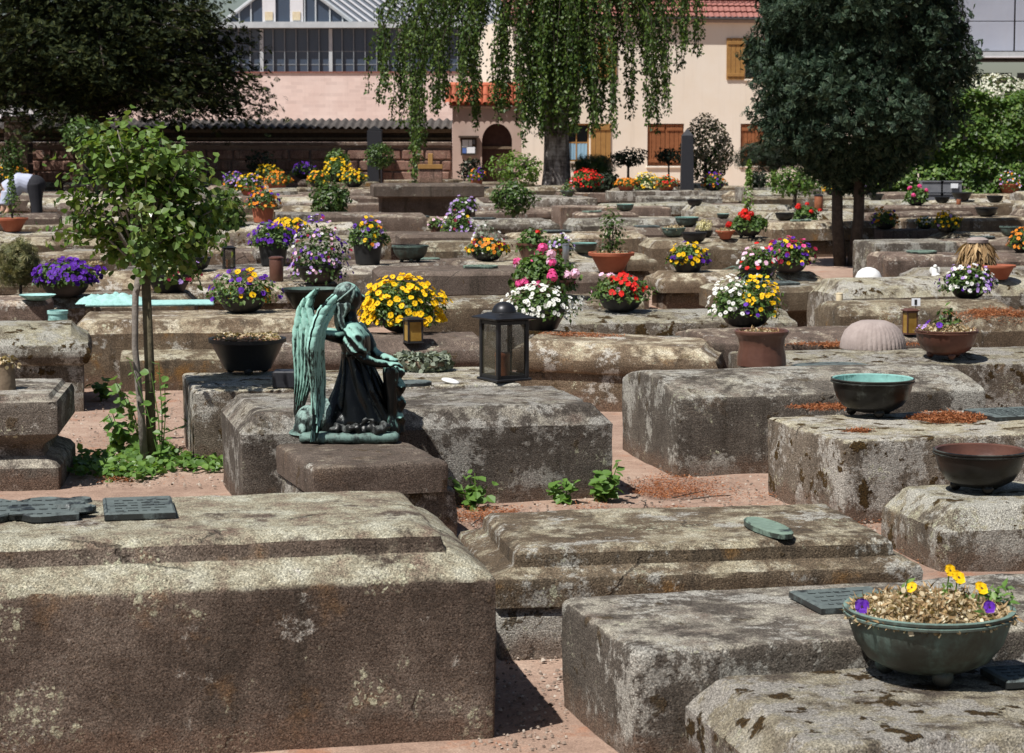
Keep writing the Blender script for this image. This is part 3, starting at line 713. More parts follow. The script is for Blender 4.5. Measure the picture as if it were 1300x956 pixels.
while Yr < 57:
    half = Yr * 650 / F + 1.2
    x = -half - rr.uniform(0, 1.8)
    while x < half:
        L = rr.uniform(1.5, 1.95); W = rr.uniform(0.78, 0.98); H = rr.choice([0.28, 0.33, 0.38, 0.42, 0.46, 0.5])
        rot = 9 + rr.uniform(-4, 4)
        c = Vector((x + L / 2, Yr + rr.uniform(-0.28, 0.28), 0))
        if not gen_tomb(c, rot, L, W, H) and not gen_tomb(c + Vector((0.3, 0.1, 0)), rot, L * 0.8, W, H):
            gen_tomb(c + Vector((-0.3, -0.1, 0)), rot, L * 0.55, W * 0.9, H)
        x += L + rr.uniform(0.25, 0.75)
    Yr += rr.uniform(1.3, 1.6)
    row += 1

def place(u, v, margin=0.1):
    """the point of a tomb top seen at this pixel (or the closest one)"""
    best, hit = None, None
    d = ray(u, v); o = Vector((0, 0, HC))
    for t in TOMBS:
        p = onz(u, v, t['H'])
        q = p - t['c']
        ca, sa = math.cos(t['rot']), math.sin(t['rot'])
        lx, ly = q.x * ca + q.y * sa, -q.x * sa + q.y * ca
        mx, my = max(0.02, t['L'] / 2 - margin), max(0.02, t['W'] / 2 - margin)
        cx_, cy_ = max(-mx, min(mx, lx)), max(-my, min(my, ly))
        wx, wy = t['c'].x + cx_ * ca - cy_ * sa, t['c'].y + cx_ * sa + cy_ * ca
        pu, pv = proj((wx, wy, t['H']))
        e = abs(pu - u) * 1.5 + abs(pv - v)
        e = e if e > 4 else 0.0
        key = (round(e), wy)
        if best is None or key < best: best, hit = key, (t, wx, wy)
    t, wx, wy = hit
    return t, Vector((wx, wy, tz(t, wx, wy)))

# ---------------------------------------------------------------- plaques (fixed to their stones: parts of the tomb)
def on_tomb(o, rec, p, rz):
    o.parent = rec['o']
    o.matrix_parent_inverse = Matrix.Identity(4)
    o.matrix_basis = rec['M'].inverted() @ (Matrix.Translation(p) @ Matrix.Rotation(rz, 4, 'Z'))
def plaque(rec, u, v, L, W, shape='rect', mat=None, rz=None, name='plaque', lines=4, h=0.016):
    p = onz(u, v, rec['H'] + 0.005)
    p.z = tz(rec, p.x, p.y) + 0.004
    rz = rec['rot'] if rz is None else rz
    mb = MB()
    pts = []
    if shape == 'rect': pts = [(-L / 2, -W / 2), (L / 2, -W / 2), (L / 2, W / 2), (-L / 2, W / 2)]
    elif shape == 'oval': pts = [(L / 2 * math.copysign(abs(math.cos(a)) ** 0.75, math.cos(a)), W / 2 * math.sin(a)) for a in [2 * math.pi * i / 28 for i in range(28)]]
    elif shape == 'ornate':
        for i in range(56):
            a = 2 * math.pi * i / 56
            k = 1 + 0.10 * math.cos(6 * a) + 0.06 * math.cos(10 * a + 0.5) - 0.16 * (abs(math.cos(a)) < 0.12)
            sq = 1 / max(abs(math.cos(a)), abs(math.sin(a))) ** 0.6
            pts.append((L / 2 * math.cos(a) * k * sq * 0.86, W / 2 * math.sin(a) * k * sq * 0.86))
    n = len(pts)
    v_ = [(x, y, 0) for x, y in pts] + [(x, y, h) for x, y in pts] + [(x * 0.93, y * 0.93, h + 0.005) for x, y in pts] + [(x * 0.89, y * 0.89, h + 0.001) for x, y in pts]
    f_ = [(k * n + i, k * n + (i + 1) % n, k * n + n + (i + 1) % n, k * n + n + i) for k in range(3) for i in range(n)] + [tuple(range(3 * n, 4 * n))]
    mb.add(v_, f_)
    rl = random.Random(int(u))
    for i in range(lines):                                  # rows of cast relief, too worn to read
        y = W * 0.32 - W * 0.64 * i / max(1, lines - 1); x = -L * 0.34
        while x < L * 0.32:
            ww = rl.uniform(0.012, 0.035)
            mb.box(x, x + ww, y - W * 0.025, y + W * 0.025, h - 0.001, h + 0.0035)
            x += ww + 0.012
    if shape == 'ornate':
        for (cx_, cy_, r_) in ((L * 0.33, 0, 0.05), (L * 0.4, W * 0.2, 0.035), (L * 0.4, -W * 0.2, 0.035)):
            mb.lathe([(r_, h), (r_ * 0.85, h + 0.012), (r_ * 0.5, h + 0.007), (0.0001, h + 0.014)], 16, 0, (cx_, cy_, 0))
    me = mb.mesh(name)
    o = mobj(name, me, mat or B_PLAQUE)
    on_tomb(o, rec, p, rz)
    return o
plaque(T['big'], 20, 651, 0.46, 0.36, 'ornate')
plaque(T['big'], 176, 648, 0.20, 0.28, 'rect', lines=5)
plaque(T['two'], 975, 678, 0.10, 0.33, 'oval', B_PLGREEN, rz=R(16), lines=0)
plaque(T['three'], 1075, 765, 0.26, 0.24, 'rect', B_PLAQUE)
plaque(T['four'], 1306, 862, 0.2, 0.16, 'rect', B_PLAQUE)
plaque(T['eight'], 1285, 527, 0.34, 0.3, 'rect', B_PLAQUE, lines=6)
plaque(T['seven'], 1056, 470, 0.44, 0.34, 'oval', B_PLAQUE, lines=0)
plaque(T['lantern'], 520, 489, 0.22, 0.14, 'oval', B_PLAQUE, lines=0)
plaque(T['redbowl'], 862, 432, 0.3, 0.2, 'rect', B_PLAQUE)
plaque(T['fifteen'], 610, 340, 0.3, 0.2, 'oval', B_PLGREEN)
for i, t in enumerate(GEN):
    if i % 5 == 0 and t['c'].y < 34:
        u, v = proj((t['c'].x + 0.1 * ((i * 7) % 5 - 2), t['c'].y, t['H']))
        plaque(t, u, v, 0.3, 0.24, ('rect', 'oval', 'ornate')[i % 9 // 3], B_PLGREEN if i % 2 else B_PLAQUE, lines=3)
# the turquoise relief on the ochre tomb
rec = T['eleven']
mb = MB()
mb.bbox(-0.42, 0.48, -0.17, 0.17, 0, 0.022, 0.008)
o = mb.mesh('relief_plate')
p = onz(186, 388, rec['H']); p.z = tz(rec, p.x, p.y) + 0.006
ob = mobj('relief_plate', o, B_PALE); on_tomb(ob, rec, p, rec['rot'])
v, f = [], []
for i in range(29):
    for j in range(17):
        a, b = i / 28 - 0.5, j / 16 - 0.5
        e = max(0, 1 - (2 * a) ** 2) * max(0, 1 - (2 * b) ** 2)
        h = e ** 0.5 * (0.05 + 0.035 * mnoise.noise(Vector((a * 9, b * 9, 4))) + 0.03 * mnoise.noise(Vector((a * 22, b * 22, 1))))
        v.append((-0.24 + a * 0.5, b * 0.3, 0.02 + h))
for i in range(28):
    for j in range(16): f.append((i * 17 + j, i * 17 + 17 + j, i * 17 + 18 + j, i * 17 + j + 1))
ob = mobj('relief_figure', pydata('relief_figure', v, f, 180), B_PALE); on_tomb(ob, rec, p, rec['rot'])
# ---------------------------------------------------------------- buildings behind the field
def cells_wall(mb, x0, x1, z0, z1, y0, y1, holes, mi=0):
    """wall slab with rectangular openings, made of butted blocks"""
    xs = sorted({x0, x1, *[h[0] for h in holes], *[h[1] for h in holes]})
    for a, b in zip(xs, xs[1:]):
        hs = sorted([h for h in holes if h[0] < b - 1e-6 and h[1] > a + 1e-6], key=lambda h: h[2])
        z = z0
        for h in hs:
            if h[2] > z: mb.box(a, b, y0, y1, z, h[2], mi)
            z = h[3]
        if z < z1: mb.box(a, b, y0, y1, z, z1, mi)

# --- cream house
HY = 68.0
HROT = R(9)
hp = onY(652, 235, HY)
house = tag(empty('house', (hp.x, hp.y, 0), HROT), 'cream plastered two storey house with wooden shutters behind the weeping birch', 'house')
Q = lambda u: (u - 652) / KY(HY) * 1.02 * (1 + (u - 652) / KY(HY) * 0.0023)
Z = lambda v, Y=HY: HC + (168 - v) / KY(Y)
wins = [(Q(716), Q(748), Z(205), Z(157)), (Q(820), Q(866), Z(211), Z(157)), (Q(937), Q(975), Z(211), Z(157)), (Q(716), Q(756), Z(100), Z(49)), (Q(942), Q(980), Z(100), Z(48))]
mb = MB()
cells_wall(mb, 0, 13, 0, Z(23), 0, 0.35, wins)
mb.box(0, 0.35, 0.35, 8, 0, Z(23)); mb.box(12.65, 13, 0.35, 8, 0, Z(23)); mb.box(0.35, 12.65, 7.65, 8, 0, Z(23))
mb.build('wall', P_HOUSE, house)
zt = Z(23)
for k, (a, b, c, d) in enumerate(wins):
    wobj = MB()
    for (p, q, r_, s_) in ((a, b, c, c + 0.05), (a, b, d - 0.05, d), (a, a + 0.05, c + 0.05, d - 0.05), (b - 0.05, b, c + 0.05, d - 0.05)):
        wobj.box(p + 0.002, q - 0.002, 0.16, 0.22, r_, s_)
    wobj.box((a + b) / 2 - 0.02, (a + b) / 2 + 0.02, 0.165, 0.215, c + 0.05, d - 0.05)
    wobj.box(a + 0.05, b - 0.05, 0.168, 0.212, (c + d) / 2 - 0.02, (c + d) / 2 + 0.02)
    wf = wobj.build('window', P_SHUT, house)
    for i in range(2):
        for j in range(2):
            pa = a + 0.05 if i == 0 else (a + b) / 2 + 0.02; pb = (a + b) / 2 - 0.02 if i == 0 else b - 0.05
            pc = c + 0.05 if j == 0 else (c + d) / 2 + 0.02; pd = (c + d) / 2 - 0.02 if j == 0 else d - 0.05
            MB().box(pa, pb, 0.185, 0.19, pc, pd).build('pane', G_WINDOW, wf)
    if k in (0, 3):
        v, f = [], []
        for i in range(13):
            xx = a + 0.06 + (b - a - 0.12) * i / 12
            for zz in (c + 0.06, (c + d) / 2): v.append((xx, 0.17 + 0.008 * (i % 2), zz))
        f = [(2 * i, 2 * i + 2, 2 * i + 3, 2 * i + 1) for i in range(12)]
        mobj('curtain', pydata('curtain', v, f), plain('curtain_teal' if k == 3 else 'curtain_pale_blue', (0.05, 0.28, 0.24) if k == 3 else (0.25, 0.42, 0.55), rough=0.9), wf)
    MB().bbox(a - 0.04, b + 0.04, -0.05, 0.16, c - 0.06, c, 0.01).build('sill', P_HOUSE, house)
def shutter(a, b, c, d, m, y=-0.045):
    mb = MB(); nb = 4
    for i in range(nb):
        x0, x1 = a + (b - a) * i / nb, a + (b - a) * (i + 1) / nb
        mb.bbox(x0 + 0.006, x1 - 0.006, y, y + 0.03, c, d, 0.006)
    sh = mb.build('shutter', m, house)
    for zz in (c + 0.1, d - 0.2): MB().bbox(a + 0.03, b - 0.03, y - 0.028, y - 0.002, zz, zz + 0.1, 0.006).build('batten', m, sh)
shutter(Q(748.5), Q(774), Z(207), Z(157), P_SHUT)
shutter(Q(820) + 0.01, Q(843) - 0.003, Z(211) + 0.01, Z(157) - 0.02, P_SHUTB, 0.06); shutter(Q(843) + 0.003, Q(866) - 0.01, Z(211) + 0.01, Z(157) - 0.02, P_SHUTB, 0.06)
shutter(Q(937) + 0.01, Q(956) - 0.003, Z(211) + 0.01, Z(157) - 0.02, P_SHUTB, 0.06); shutter(Q(956) + 0.003, Q(975) - 0.01, Z(211) + 0.01, Z(157) - 0.02, P_SHUTB, 0.06)
shutter(Q(918), Q(941.5), Z(101), Z(48), P_SHUT); shutter(Q(757), Q(781), Z(101), Z(48), P_SHUT); shutter(Q(690), Q(715), Z(101), Z(48), P_SHUT)
MB().box(-0.3, 13.3, -0.14, 0.0, zt - 0.14, zt - 0.02).build('eaves_soffit', plain('soffit_paint', (0.36, 0.27, 0.22), (0.42, 0.32, 0.26)), house)
MB().tube([(-0.35, -0.22, zt), (13.35, -0.22, zt)], 0.06, 10).build('gutter', plain('zinc_gutter', (0.09, 0.09, 0.095), (0.13, 0.13, 0.135), 0.6), house)
MB().tube([(12.4, -0.07, 0), (12.4, -0.07, zt - 0.3), (12.4, -0.2, zt - 0.05)], 0.05, 8).build('downpipe', P_SHEET, house)
v, f = [], []                                              # tiled roof: courses with a lip, each tile bowed
sl_, nr, nc = R(46), 26, 76
for r_ in range(nr):
    for e in (0, 1):
        s0 = (r_ + e) * 0.26
        for c_ in range(nc * 3 + 1):
            lift = 0.05 * (1 - e) + 0.018 * math.sin(2 * math.pi * c_ / 3)
            v.append((-0.35 + c_ * 13.7 / (nc * 3), -0.25 + s0 * math.cos(sl_) - lift * math.sin(sl_), zt + s0 * math.sin(sl_) + lift * math.cos(sl_)))
m_ = nc * 3 + 1
for r_ in range(nr * 2 - 1):
    for c_ in range(m_ - 1): f.append((r_ * m_ + c_, r_ * m_ + c_ + 1, r_ * m_ + m_ + c_ + 1, r_ * m_ + m_ + c_))
roof = mobj('roof', pydata('roof', v, f), P_TILE, house)
mb = MB()
mb.tube([(-0.3, 0.15, zt + 0.62), (13.3, 0.15, zt + 0.62)], 0.02, 6); mb.tube([(-0.3, 0.2, zt + 0.78), (13.3, 0.2, zt + 0.78)], 0.02, 6)
for i in range(70): mb.tube([(-0.2 + i * 0.19, 0.17, zt + 0.45), (-0.2 + i * 0.19, 0.2, zt + 0.8)], 0.012, 4)
mb.build('snow_guard', P_TILE, roof)

# --- cemetery wall with a lean-to roof
WY = 60.0
KW = KY(WY)
WX0, WX1 = (-80 - 650) / KW, (574 - 650) / KW
Zw = lambda v: HC + (168 - v) / KW
wall = tag(empty('cemetery_wall', (0, WY, 0)), 'long red sandstone block wall with a corrugated lean-to roof on top', 'wall')
MB().box(WX0, WX1, 0.06, 0.55, 0, Zw(185)).build('mortar_core', plain('wall_mortar', (0.28, 0.2, 0.17), (0.36, 0.27, 0.23), 0.95, bump=0.4), wall)
rb = random.Random(5)
zz, nblk = 0.02, 0
top = Zw(185)
while zz < top - 0.1:
    hgt = min(0.30, top - zz); xx = WX0 + rb.uniform(-0.3, 0)
    while xx < WX1:
        ln = rb.uniform(0.5, 1.0); x1 = min(xx + ln, WX1)
        if x1 - xx > 0.15 and x1 > -13.3:
            mbk = MB(); dpt = rb.uniform(0, 0.03)
            mbk.bbox(xx + 0.02, x1 - 0.02, -0.02 - dpt, 0.1, zz + 0.015, zz + hgt - 0.015, 0.03)
            mbk.build('stone_block', S_WALL, wall)
        xx += ln
    zz += hgt
MB().bbox(WX0, WX1, -0.09, 0.5, top + 0.004, top + 0.10, 0.015).build('coping', S_PINK, wall)
mb = MB()
for i in range(80):                                       # dark board wall under the little roof
    a = WX0 + (WX1 - WX0) * i / 80
    mb.box(a + 0.006, a + (WX1 - WX0) / 80 - 0.006, 0.22, 0.26, top + 0.104, Zw(163))
mb.build('boarding', P_WOODD, wall)
MB().box(WX0, WX1, 0.264, 0.3, top + 0.104, Zw(160)).build('gap_light_stop', P_WOODD, wall)  # added, unseen: stops light showing through the gaps between the planks
MB().bbox(WX0, WX1, 0.12, 0.19, Zw(177.5), Zw(174.5), 0.01).build('rail', P_WOOD, wall)
MB().bbox(WX0, WX1, 0.0, 0.1, Zw(168.5), Zw(163.5), 0.01).build('eaves_beam', P_WOOD, wall)
MB().box(WX0, WX1, 0.104, 0.13, Zw(169), Zw(162.5) + 0.02).build('eaves_light_stop', P_WOODD, wall)  # added closure: blocks sun leaking between beam and corrugated sheet
v, f = [], []
nn_ = 520
for i in range(nn_ + 1):
    a = WX0 + (WX1 - WX0) * i / nn_
    h = 0.035 * math.sin(i * 2 * math.pi / 8)
    for (yy, z_) in ((-0.16, Zw(162.5)), (1.1, Zw(162.5) + 0.22)): v.append((a, yy, z_ + h))
    for (yy, z_) in ((-0.16, Zw(162.5)), (1.1, Zw(162.5) + 0.22)): v.append((a, yy, z_ + h + 0.02))
for i in range(nn_):
    o = i * 4
    f += [(o, o + 4, o + 5, o + 1), (o + 2, o + 3, o + 7, o + 6), (o, o + 2, o + 6, o + 4)]
mobj('roof_sheet', pydata('roof_sheet', v, f), P_SHEET, wall)
def at_wall(u, v, Y=WY): return onY(u, v, Y)
# dark memorial post before the wall
p = onY(476, 186, WY - 0.5)
mb = MB(); mb.bbox(-0.2, 0.2, -0.15, 0.15, 0, 1.72, 0.015); mb.add([(-0.2, -0.15, 1.72), (0.2, -0.15, 1.72), (0.2, 0.15, 1.72), (-0.2, 0.15, 1.72), (0, -0.15, 1.84), (0, 0.15, 1.84)], [(0, 1, 4), (2, 3, 5), (1, 2, 5, 4), (3, 0, 4, 5), (3, 2, 1, 0)])
tag(mb.build('memorial_post', P_BLACKST, loc=(p.x, p.y, 0)), 'dark gabled memorial post in front of the sandstone wall above the ball shaped bush', 'memorial')
# stone pier and white annex at far left
p = onY(24, 200, WY - 1.0)
pier = tag(empty('stone_pier', (p.x, p.y, 0)), 'square brown stone pier with a cap at the far left of the wall', 'pier')
for i in range(7):
    MB().bbox(-0.32 + 0.01 * (i % 2), 0.32 - 0.01 * (i % 2), -0.3, 0.3, i * 0.28 + 0.004, i * 0.28 + 0.274, 0.02).build('stone_block', S_PINK, pier)
MB().bbox(-0.38, 0.38, -0.36, 0.36, 1.965, 2.1, 0.03).build('cap', S_PINK, pier)
p = onY(-160, 200, 78)
ann = tag(empty('white_annex', (p.x, 78, 0)), 'low white rendered building with small dark windows behind the left pier', 'building')
k78 = KY(78)
ax1 = (60 - 650) / k78 - p.x
mb = MB(); hs = [((u - 650) / k78 - p.x, (u + 9 - 650) / k78 - p.x, HC + (168 - 150) / k78, HC + (168 - 143) / k78) for u in (6, 27)]
cells_wall(mb, 0, ax1, 0, HC + (168 - 120) / k78, 0, 0.3, hs); mb.box(0, ax1, 0.3, 4, 0, 2.9)
mb.build('wall', P_WHITEP, ann)
for (a, b, c, d) in hs: MB().box(a, b, 0.12, 0.16, c, d).build('window', G_WINDOW, ann)
MB().bbox(-0.2, ax1 + 0.2, -0.2, 4.2, HC + 48 / k78 + 0.004, HC + 48 / k78 + 0.2, 0.03).build('roof', P_SHEET, ann)

# --- gate with tiled cap, notice board and door
gate = tag(empty('cemetery_gate', ((575 - 650) / KW, WY - 0.15, 0)), 'pink beige gateway with orange tiled cap and arched dark door beside the wall', 'gate')
GW = (662 - 575) / KW
a0, a1 = (612 - 575) / KW, (650 - 575) / KW
zs, zc = Zw(180), Zw(157)
mb = MB()
mb.box(0, a0, 0, 0.5, 0, Zw(138)); mb.box(a1, GW, 0, 0.5, 0, Zw(138))
seg = 48
for i in range(seg):                                     # arch soffit filled block by block
    x0, x1 = a0 + (a1 - a0) * i / seg, a0 + (a1 - a0) * (i + 1) / seg
    xm = ((x0 + x1) / 2 - (a0 + a1) / 2) / ((a1 - a0) / 2)
    mb.box(x0, x1, 0, 0.5, zs + (zc - zs) * math.sqrt(max(0, 1 - xm * xm)), Zw(138))
mb.build('gate_wall', P_GATE, gate)
MB().box(a0 - 0.02, a1 + 0.02, 0.32, 0.38, 0, zc + 0.05).build('door', P_DOOR, gate)
MB().box(a0, a1, 0.25, 0.32, 1.22, 1.29).build('door_rail', P_WOOD, gate)
MB().bbox(-0.08, GW + 0.08, -0.06, 0.56, Zw(138) + 0.004, Zw(138) + 0.08, 0.02).build('cornice', P_GATE, gate)
tile = MB(); 
for s_ in range(7):
    t0, t1 = math.pi * s_ / 7, math.pi * (s_ + 1) / 7
    r0, r1 = 0.085, 0.07
    tile.add([(-r0 * math.cos(t0), 0, r0 * math.sin(t0)), (-r0 * math.cos(t1), 0, r0 * math.sin(t1)), (-r1 * math.cos(t1), 0.34, r1 * math.sin(t1) + 0.26), (-r1 * math.cos(t0), 0.34, r1 * math.sin(t0) + 0.26)], [(0, 1, 2, 3)])
tm = tile.mesh('roof_tile', 180)
tm.materials.append(P_TILEB)
for r_ in range(2):
    for i in range(13):
        o = mobj('roof_tile', tm, None, gate, loc=(-0.12 + i * (GW + 0.24) / 12.5, -0.22 + r_ * 0.26, Zw(138) + 0.09 + r_ * 0.21 + 0.015 * (i % 2)))
MB().box(-0.1, GW + 0.1, -0.1, 0.5, Zw(138) + 0.085, Zw(138) + 0.12).build('roof_bed', P_TILEB, gate)
MB().tube([(-0.15, 0.44, Zw(138) + 0.62), (GW + 0.15, 0.44, Zw(138) + 0.62)], 0.09, 10).build('ridge', P_TILEB, gate)
MB().box(-0.1, GW + 0.1, 0.4, 0.5, Zw(138) + 0.12, Zw(138) + 0.6).build('roof_back', P_TILEB, gate)
p = onY(595, 196, WY - 0.25)
nb_ = tag(empty('notice_board', (p.x, p.y, Zw(197))), 'dark framed notice board with white papers on the gate pier', 'notice board')
bw, bh = 20 / KW, 22 / KW
MB().box(-bw / 2, bw / 2, 0.0, 0.07, 0, bh).build('board', P_WOODD, nb_)
MB().bbox(-bw / 2 - 0.06, bw / 2 + 0.06, -0.12, 0.08, bh + 0.003, bh + 0.06, 0.01).build('roof', P_WOODD, nb_)
for (x0, x1, z0, z1, m) in ((-0.17, -0.01, 0.22, 0.42, P_PAPER), (0.0, 0.09, 0.25, 0.42, P_PAPER), (0.1, 0.17, 0.3, 0.42, P_CRATE), (-0.17, -0.06, 0.06, 0.2, P_BLUE), (-0.05, 0.17, 0.06, 0.23, P_PAPER)):
    MB().box(x0, x1, -0.012, -0.004, z0, z1).build('paper', m, nb_)

# --- factory hall with pink brick plinth and glass
FY = 95.0
KF = KY(FY)
fx = lambda u: (u - 650) / KF
Zf = lambda v: HC + (168 - v) / KF
fac = tag(empty('factory_hall', (0, FY, 0), R(-2)), 'factory hall with pink brick wall, dark strip glazing and glass gable roof', 'building')
X0, X1 = fx(60), fx(760)
MB().box(X0, X1, 0, 0.4, 0, Zf(93)).build('brick_wall', P_FACT, fac)
MB().box(X0, X1, -0.06, 0.4, Zf(93) + 0.003, Zf(91.5)).build('sill', plain('red_sill', (0.2, 0.08, 0.06), (0.25, 0.1, 0.08)), fac)
P_BAR = plain('grey_blue_bar', (0.16, 0.18, 0.2), (0.22, 0.24, 0.26), 0.6)
gl = MB().box(X0, X1, 0.22, 0.26, Zf(91.5), Zf(37)).build('glazing', G_FACTORY, fac)
u = 70.0
i = 0
while u < 755:
    wdt = 0.15 if i % 6 == 0 else 0.04
    MB().box(fx(u) - wdt / 2, fx(u) + wdt / 2, 0.08, 0.2, Zf(91.5) + 0.002, Zf(38)).build('mullion', P_ALU if i % 6 == 0 else P_BAR, fac)
    u += 14.6; i += 1
for v_ in (82.5, 66): MB().box(X0, X1, 0.205, 0.218, Zf(v_) - 0.022, Zf(v_) + 0.022).build('glazing_bar', P_BAR, fac)
for uu in (330, 430, 530, 630):
    MB().tube([(fx(uu), 0.5, Zf(90)), (fx(uu + 36), 0.5, Zf(40))], 0.05, 6).build('brace', P_ALU, fac)
    MB().tube([(fx(uu + 46), 0.5, Zf(40)), (fx(uu + 82), 0.5, Zf(90))], 0.05, 6).build('brace', P_ALU, fac)
MB().box(X0, X1, 3, 3.2, 0, Zf(38)).build('back_wall', plain('dark_interior', (0.02, 0.022, 0.028), rough=0.9), fac)
MB().box(X0 - 0.2, X1 + 0.2, -0.35, 0.5, Zf(37), Zf(29.5)).build('gutter_beam', P_ALU, fac)
# gable end with glass roof running back to the right
ga, gb, gt = (fx(285), Zf(29)), (fx(448), Zf(29)), (fx(366), Zf(-32))
mb = MB().add([(ga[0], 0.1, ga[1]), (gb[0], 0.1, gb[1]), (gt[0], 0.1, gt[1])], [(0, 1, 2)])
mb.build('gable_glass', G_FACTORY, fac)
for uu in (305, 320, 388, 402, 420, 436):
    tt = 1 - abs(fx(uu) - gt[0]) / (gb[0] - gt[0])
    if tt > 0.03: MB().box(fx(uu) - 0.03, fx(uu) + 0.03, 0.02, 0.08, ga[1] + 0.002, ga[1] + (gt[1] - ga[1]) * tt - 0.05).build('gable_bar', P_ALU, fac)
for uu in (343, 378):
    MB().box(fx(uu) - 0.28, fx(uu) + 0.28, -0.02, 0.06, ga[1] + 0.003, ga[1] + 2.2).build('white_panel', P_WHITEP, fac)
    MB().box(fx(uu) - 0.17, fx(uu) + 0.17, -0.06, -0.025, ga[1] + 0.06, ga[1] + 0.42).build('vent', P_CREAM, fac)
for s_, e_ in ((ga, -1), (gb, 1)):
    MB().tube([(s_[0], 0.0, s_[1]), (gt[0], 0.0, gt[1])], 0.09, 6).build('verge', P_ALU, fac)
    for i in range(22):
        dx = i * 0.36
        pts = [(s_[0] + (dx if e_ > 0 else -dx), 0.2 + dx * 0.8, s_[1]), (gt[0] + (dx if e_ > 0 else -dx), 0.2 + dx * 0.8, gt[1])]
        if e_ > 0: MB().tube(pts, 0.055, 5).build('rafter', P_WHITEP, fac)
MB().add([(gb[0], 0.25, gb[1] - 0.03), (gb[0] + 8, 6.7, gb[1] - 0.03), (gt[0] + 8, 6.7, gt[1] - 0.03), (gt[0], 0.25, gt[1] - 0.03)], [(0, 1, 2, 3)]).build('roof_glass', glassmat('grey_roof_glass', (0.16, 0.18, 0.21), 0.3), fac)

# --- grey panel building on the right
BY = 75.0
KB = KY(BY)
bx = lambda u: (u - 650) / KB
Zb = lambda v: HC + (168 - v) / KB
bld = tag(empty('panel_building', (0, BY, 0)), 'blue grey panel clad building with dark ground floor glazing at the upper right', 'building')
X0, X1 = bx(1150), bx(1420)
MB().box(X0, X1, 0.4, 6, 0, Zb(98)).build('ground_floor', plain('dark_shopfront', (0.05, 0.055, 0.055), (0.08, 0.085, 0.085)), bld)
for uu in (1226, 1247, 1290, 1330): MB().box(bx(uu), bx(uu + (18 if uu == 1226 else 36)), 0.34, 0.39, Zb(112), Zb(93)).build('window', G_WINDOW, bld)
MB().box(X0, X1, 0.1, 6, Zb(73), 9.6).build('backing', P_WOODD, bld)
for i, (ua, ub) in enumerate(((1150, 1216), (1217.5, 1282), (1283.5, 1350), (1351, 1420))):
    for (va, vb) in ((66, 29.5), (28.5, -12), (-13, -55)): MB().bbox(bx(ua) + 0.01, bx(ub) - 0.01, 0.0, 0.09, Zb(va), Zb(vb), 0.01).build('panel', P_GREYP, bld)
MB().box(X0, X1, -0.05, 0.08, Zb(73), Zb(67)).build('fascia', plain('pale_fascia', (0.3, 0.3, 0.3), (0.36, 0.36, 0.36)), bld)
MB().box(X0, X1, -0.7, 0.08, Zb(75), Zb(73.3)).build('canopy', P_WHITEP, bld)
# ---------------------------------------------------------------- trees and shrubs
def lumps(n, seed, amp=0.3):
    r = np.random.default_rng(seed)
    d = r.normal(size=(n, 3)); d /= np.linalg.norm(d, axis=1, keepdims=True)
    return d, r.uniform(0.3, 1.0, n) * amp
def cloud(n, rx, ry, rz, seed, shell=0.45, amp=0.3, nl=14):
    """points through an uneven ellipsoid, thicker near its skin, with normals"""
    d = RNG.normal(size=(n, 3)); d /= np.linalg.norm(d, axis=1, keepdims=True)
    ld, la = lumps(nl, seed, amp)
    k = 1 - amp * 0.55 + (np.maximum(0, d @ ld.T - 0.72) / 0.28 * la).max(1)
    gapn = np.array([mnoise.noise(Vector(q) * 3.1 + Vector((seed, 0, 0))) for q in d])
    rad = k * (1 - shell * RNG.random(n) ** 1.3)
    keep = RNG.random(n) < np.clip(0.75 + 1.6 * gapn, 0.12, 1)
    p = d * rad[:, None] * np.array([rx, ry, rz])
    return p[keep], d[keep]
def shrub(name, u, vt, vb, wpx, Y, mat, label, leaf=0.05, n=1500, tpl=T_LEAF, cat='shrub', stem=0, extra=None, group=None, seed=None, bark=None, shape=0.3):
    k = KY(Y)
    rx, rz = wpx / k / 2, (vb - vt) / k / 2
    c = onY(u, (vt + vb) / 2, Y)
    root = tag(empty(name, (c.x, Y, 0)), label, cat, group)
    sd = seed or int(u)
    p, d = cloud(n, rx, rx * 0.9, rz, sd, amp=shape)
    p[:, 2] += c.z
    p = p[p[:, 2] > 0.02] if not stem else p
    d = d[:len(p)] if len(d) != len(p) else d
    me = scatter('crown', tpl, p, d + np.array([0, 0, 0.35]), RNG.uniform(0.7, 1.25, len(p)) * leaf, jitter=0.6)
    o = mobj('crown', me, mat, root)
    if extra:
        em, frac, sz, et = extra
        q, dd = cloud(int(n * frac), rx * 1.03, rx * 0.95, rz * 1.03, sd, shell=0.12, amp=shape); q[:, 2] += c.z
        m2 = scatter('blossom', et, q, dd, RNG.uniform(0.7, 1.2, len(q)) * sz, jitter=0.3)
        tag(mobj('blossom', m2, em, root), kind='stuff')
    mb = MB(); rs = random.Random(sd)
    zt_ = c.z - rz * (0.6 if stem else 0.2)
    r0 = max(0.012, rx * 0.07)
    mb.tube([(0, 0, -0.02), (rs.uniform(-.1, .1) * rx, 0, zt_ * 0.5), (rs.uniform(-.1, .1) * rx, 0, zt_)], [r0 * 1.2, r0, r0 * 0.8], 7)
    for i in range(7):
        a = rs.uniform(0, 6.28); e = Vector((math.cos(a) * rx * 0.7, math.sin(a) * rx * 0.6, c.z + rs.uniform(-0.3, 0.7) * rz))
        mb.tube([(0, 0, zt_ * 0.9), (e.x * 0.45, e.y * 0.45, (zt_ + e.z) / 2), tuple(e)], [r0 * 0.7, r0 * 0.5, r0 * 0.2], 5)
    mb.build('stem', bark or P_BARK, root, 180)
    return root

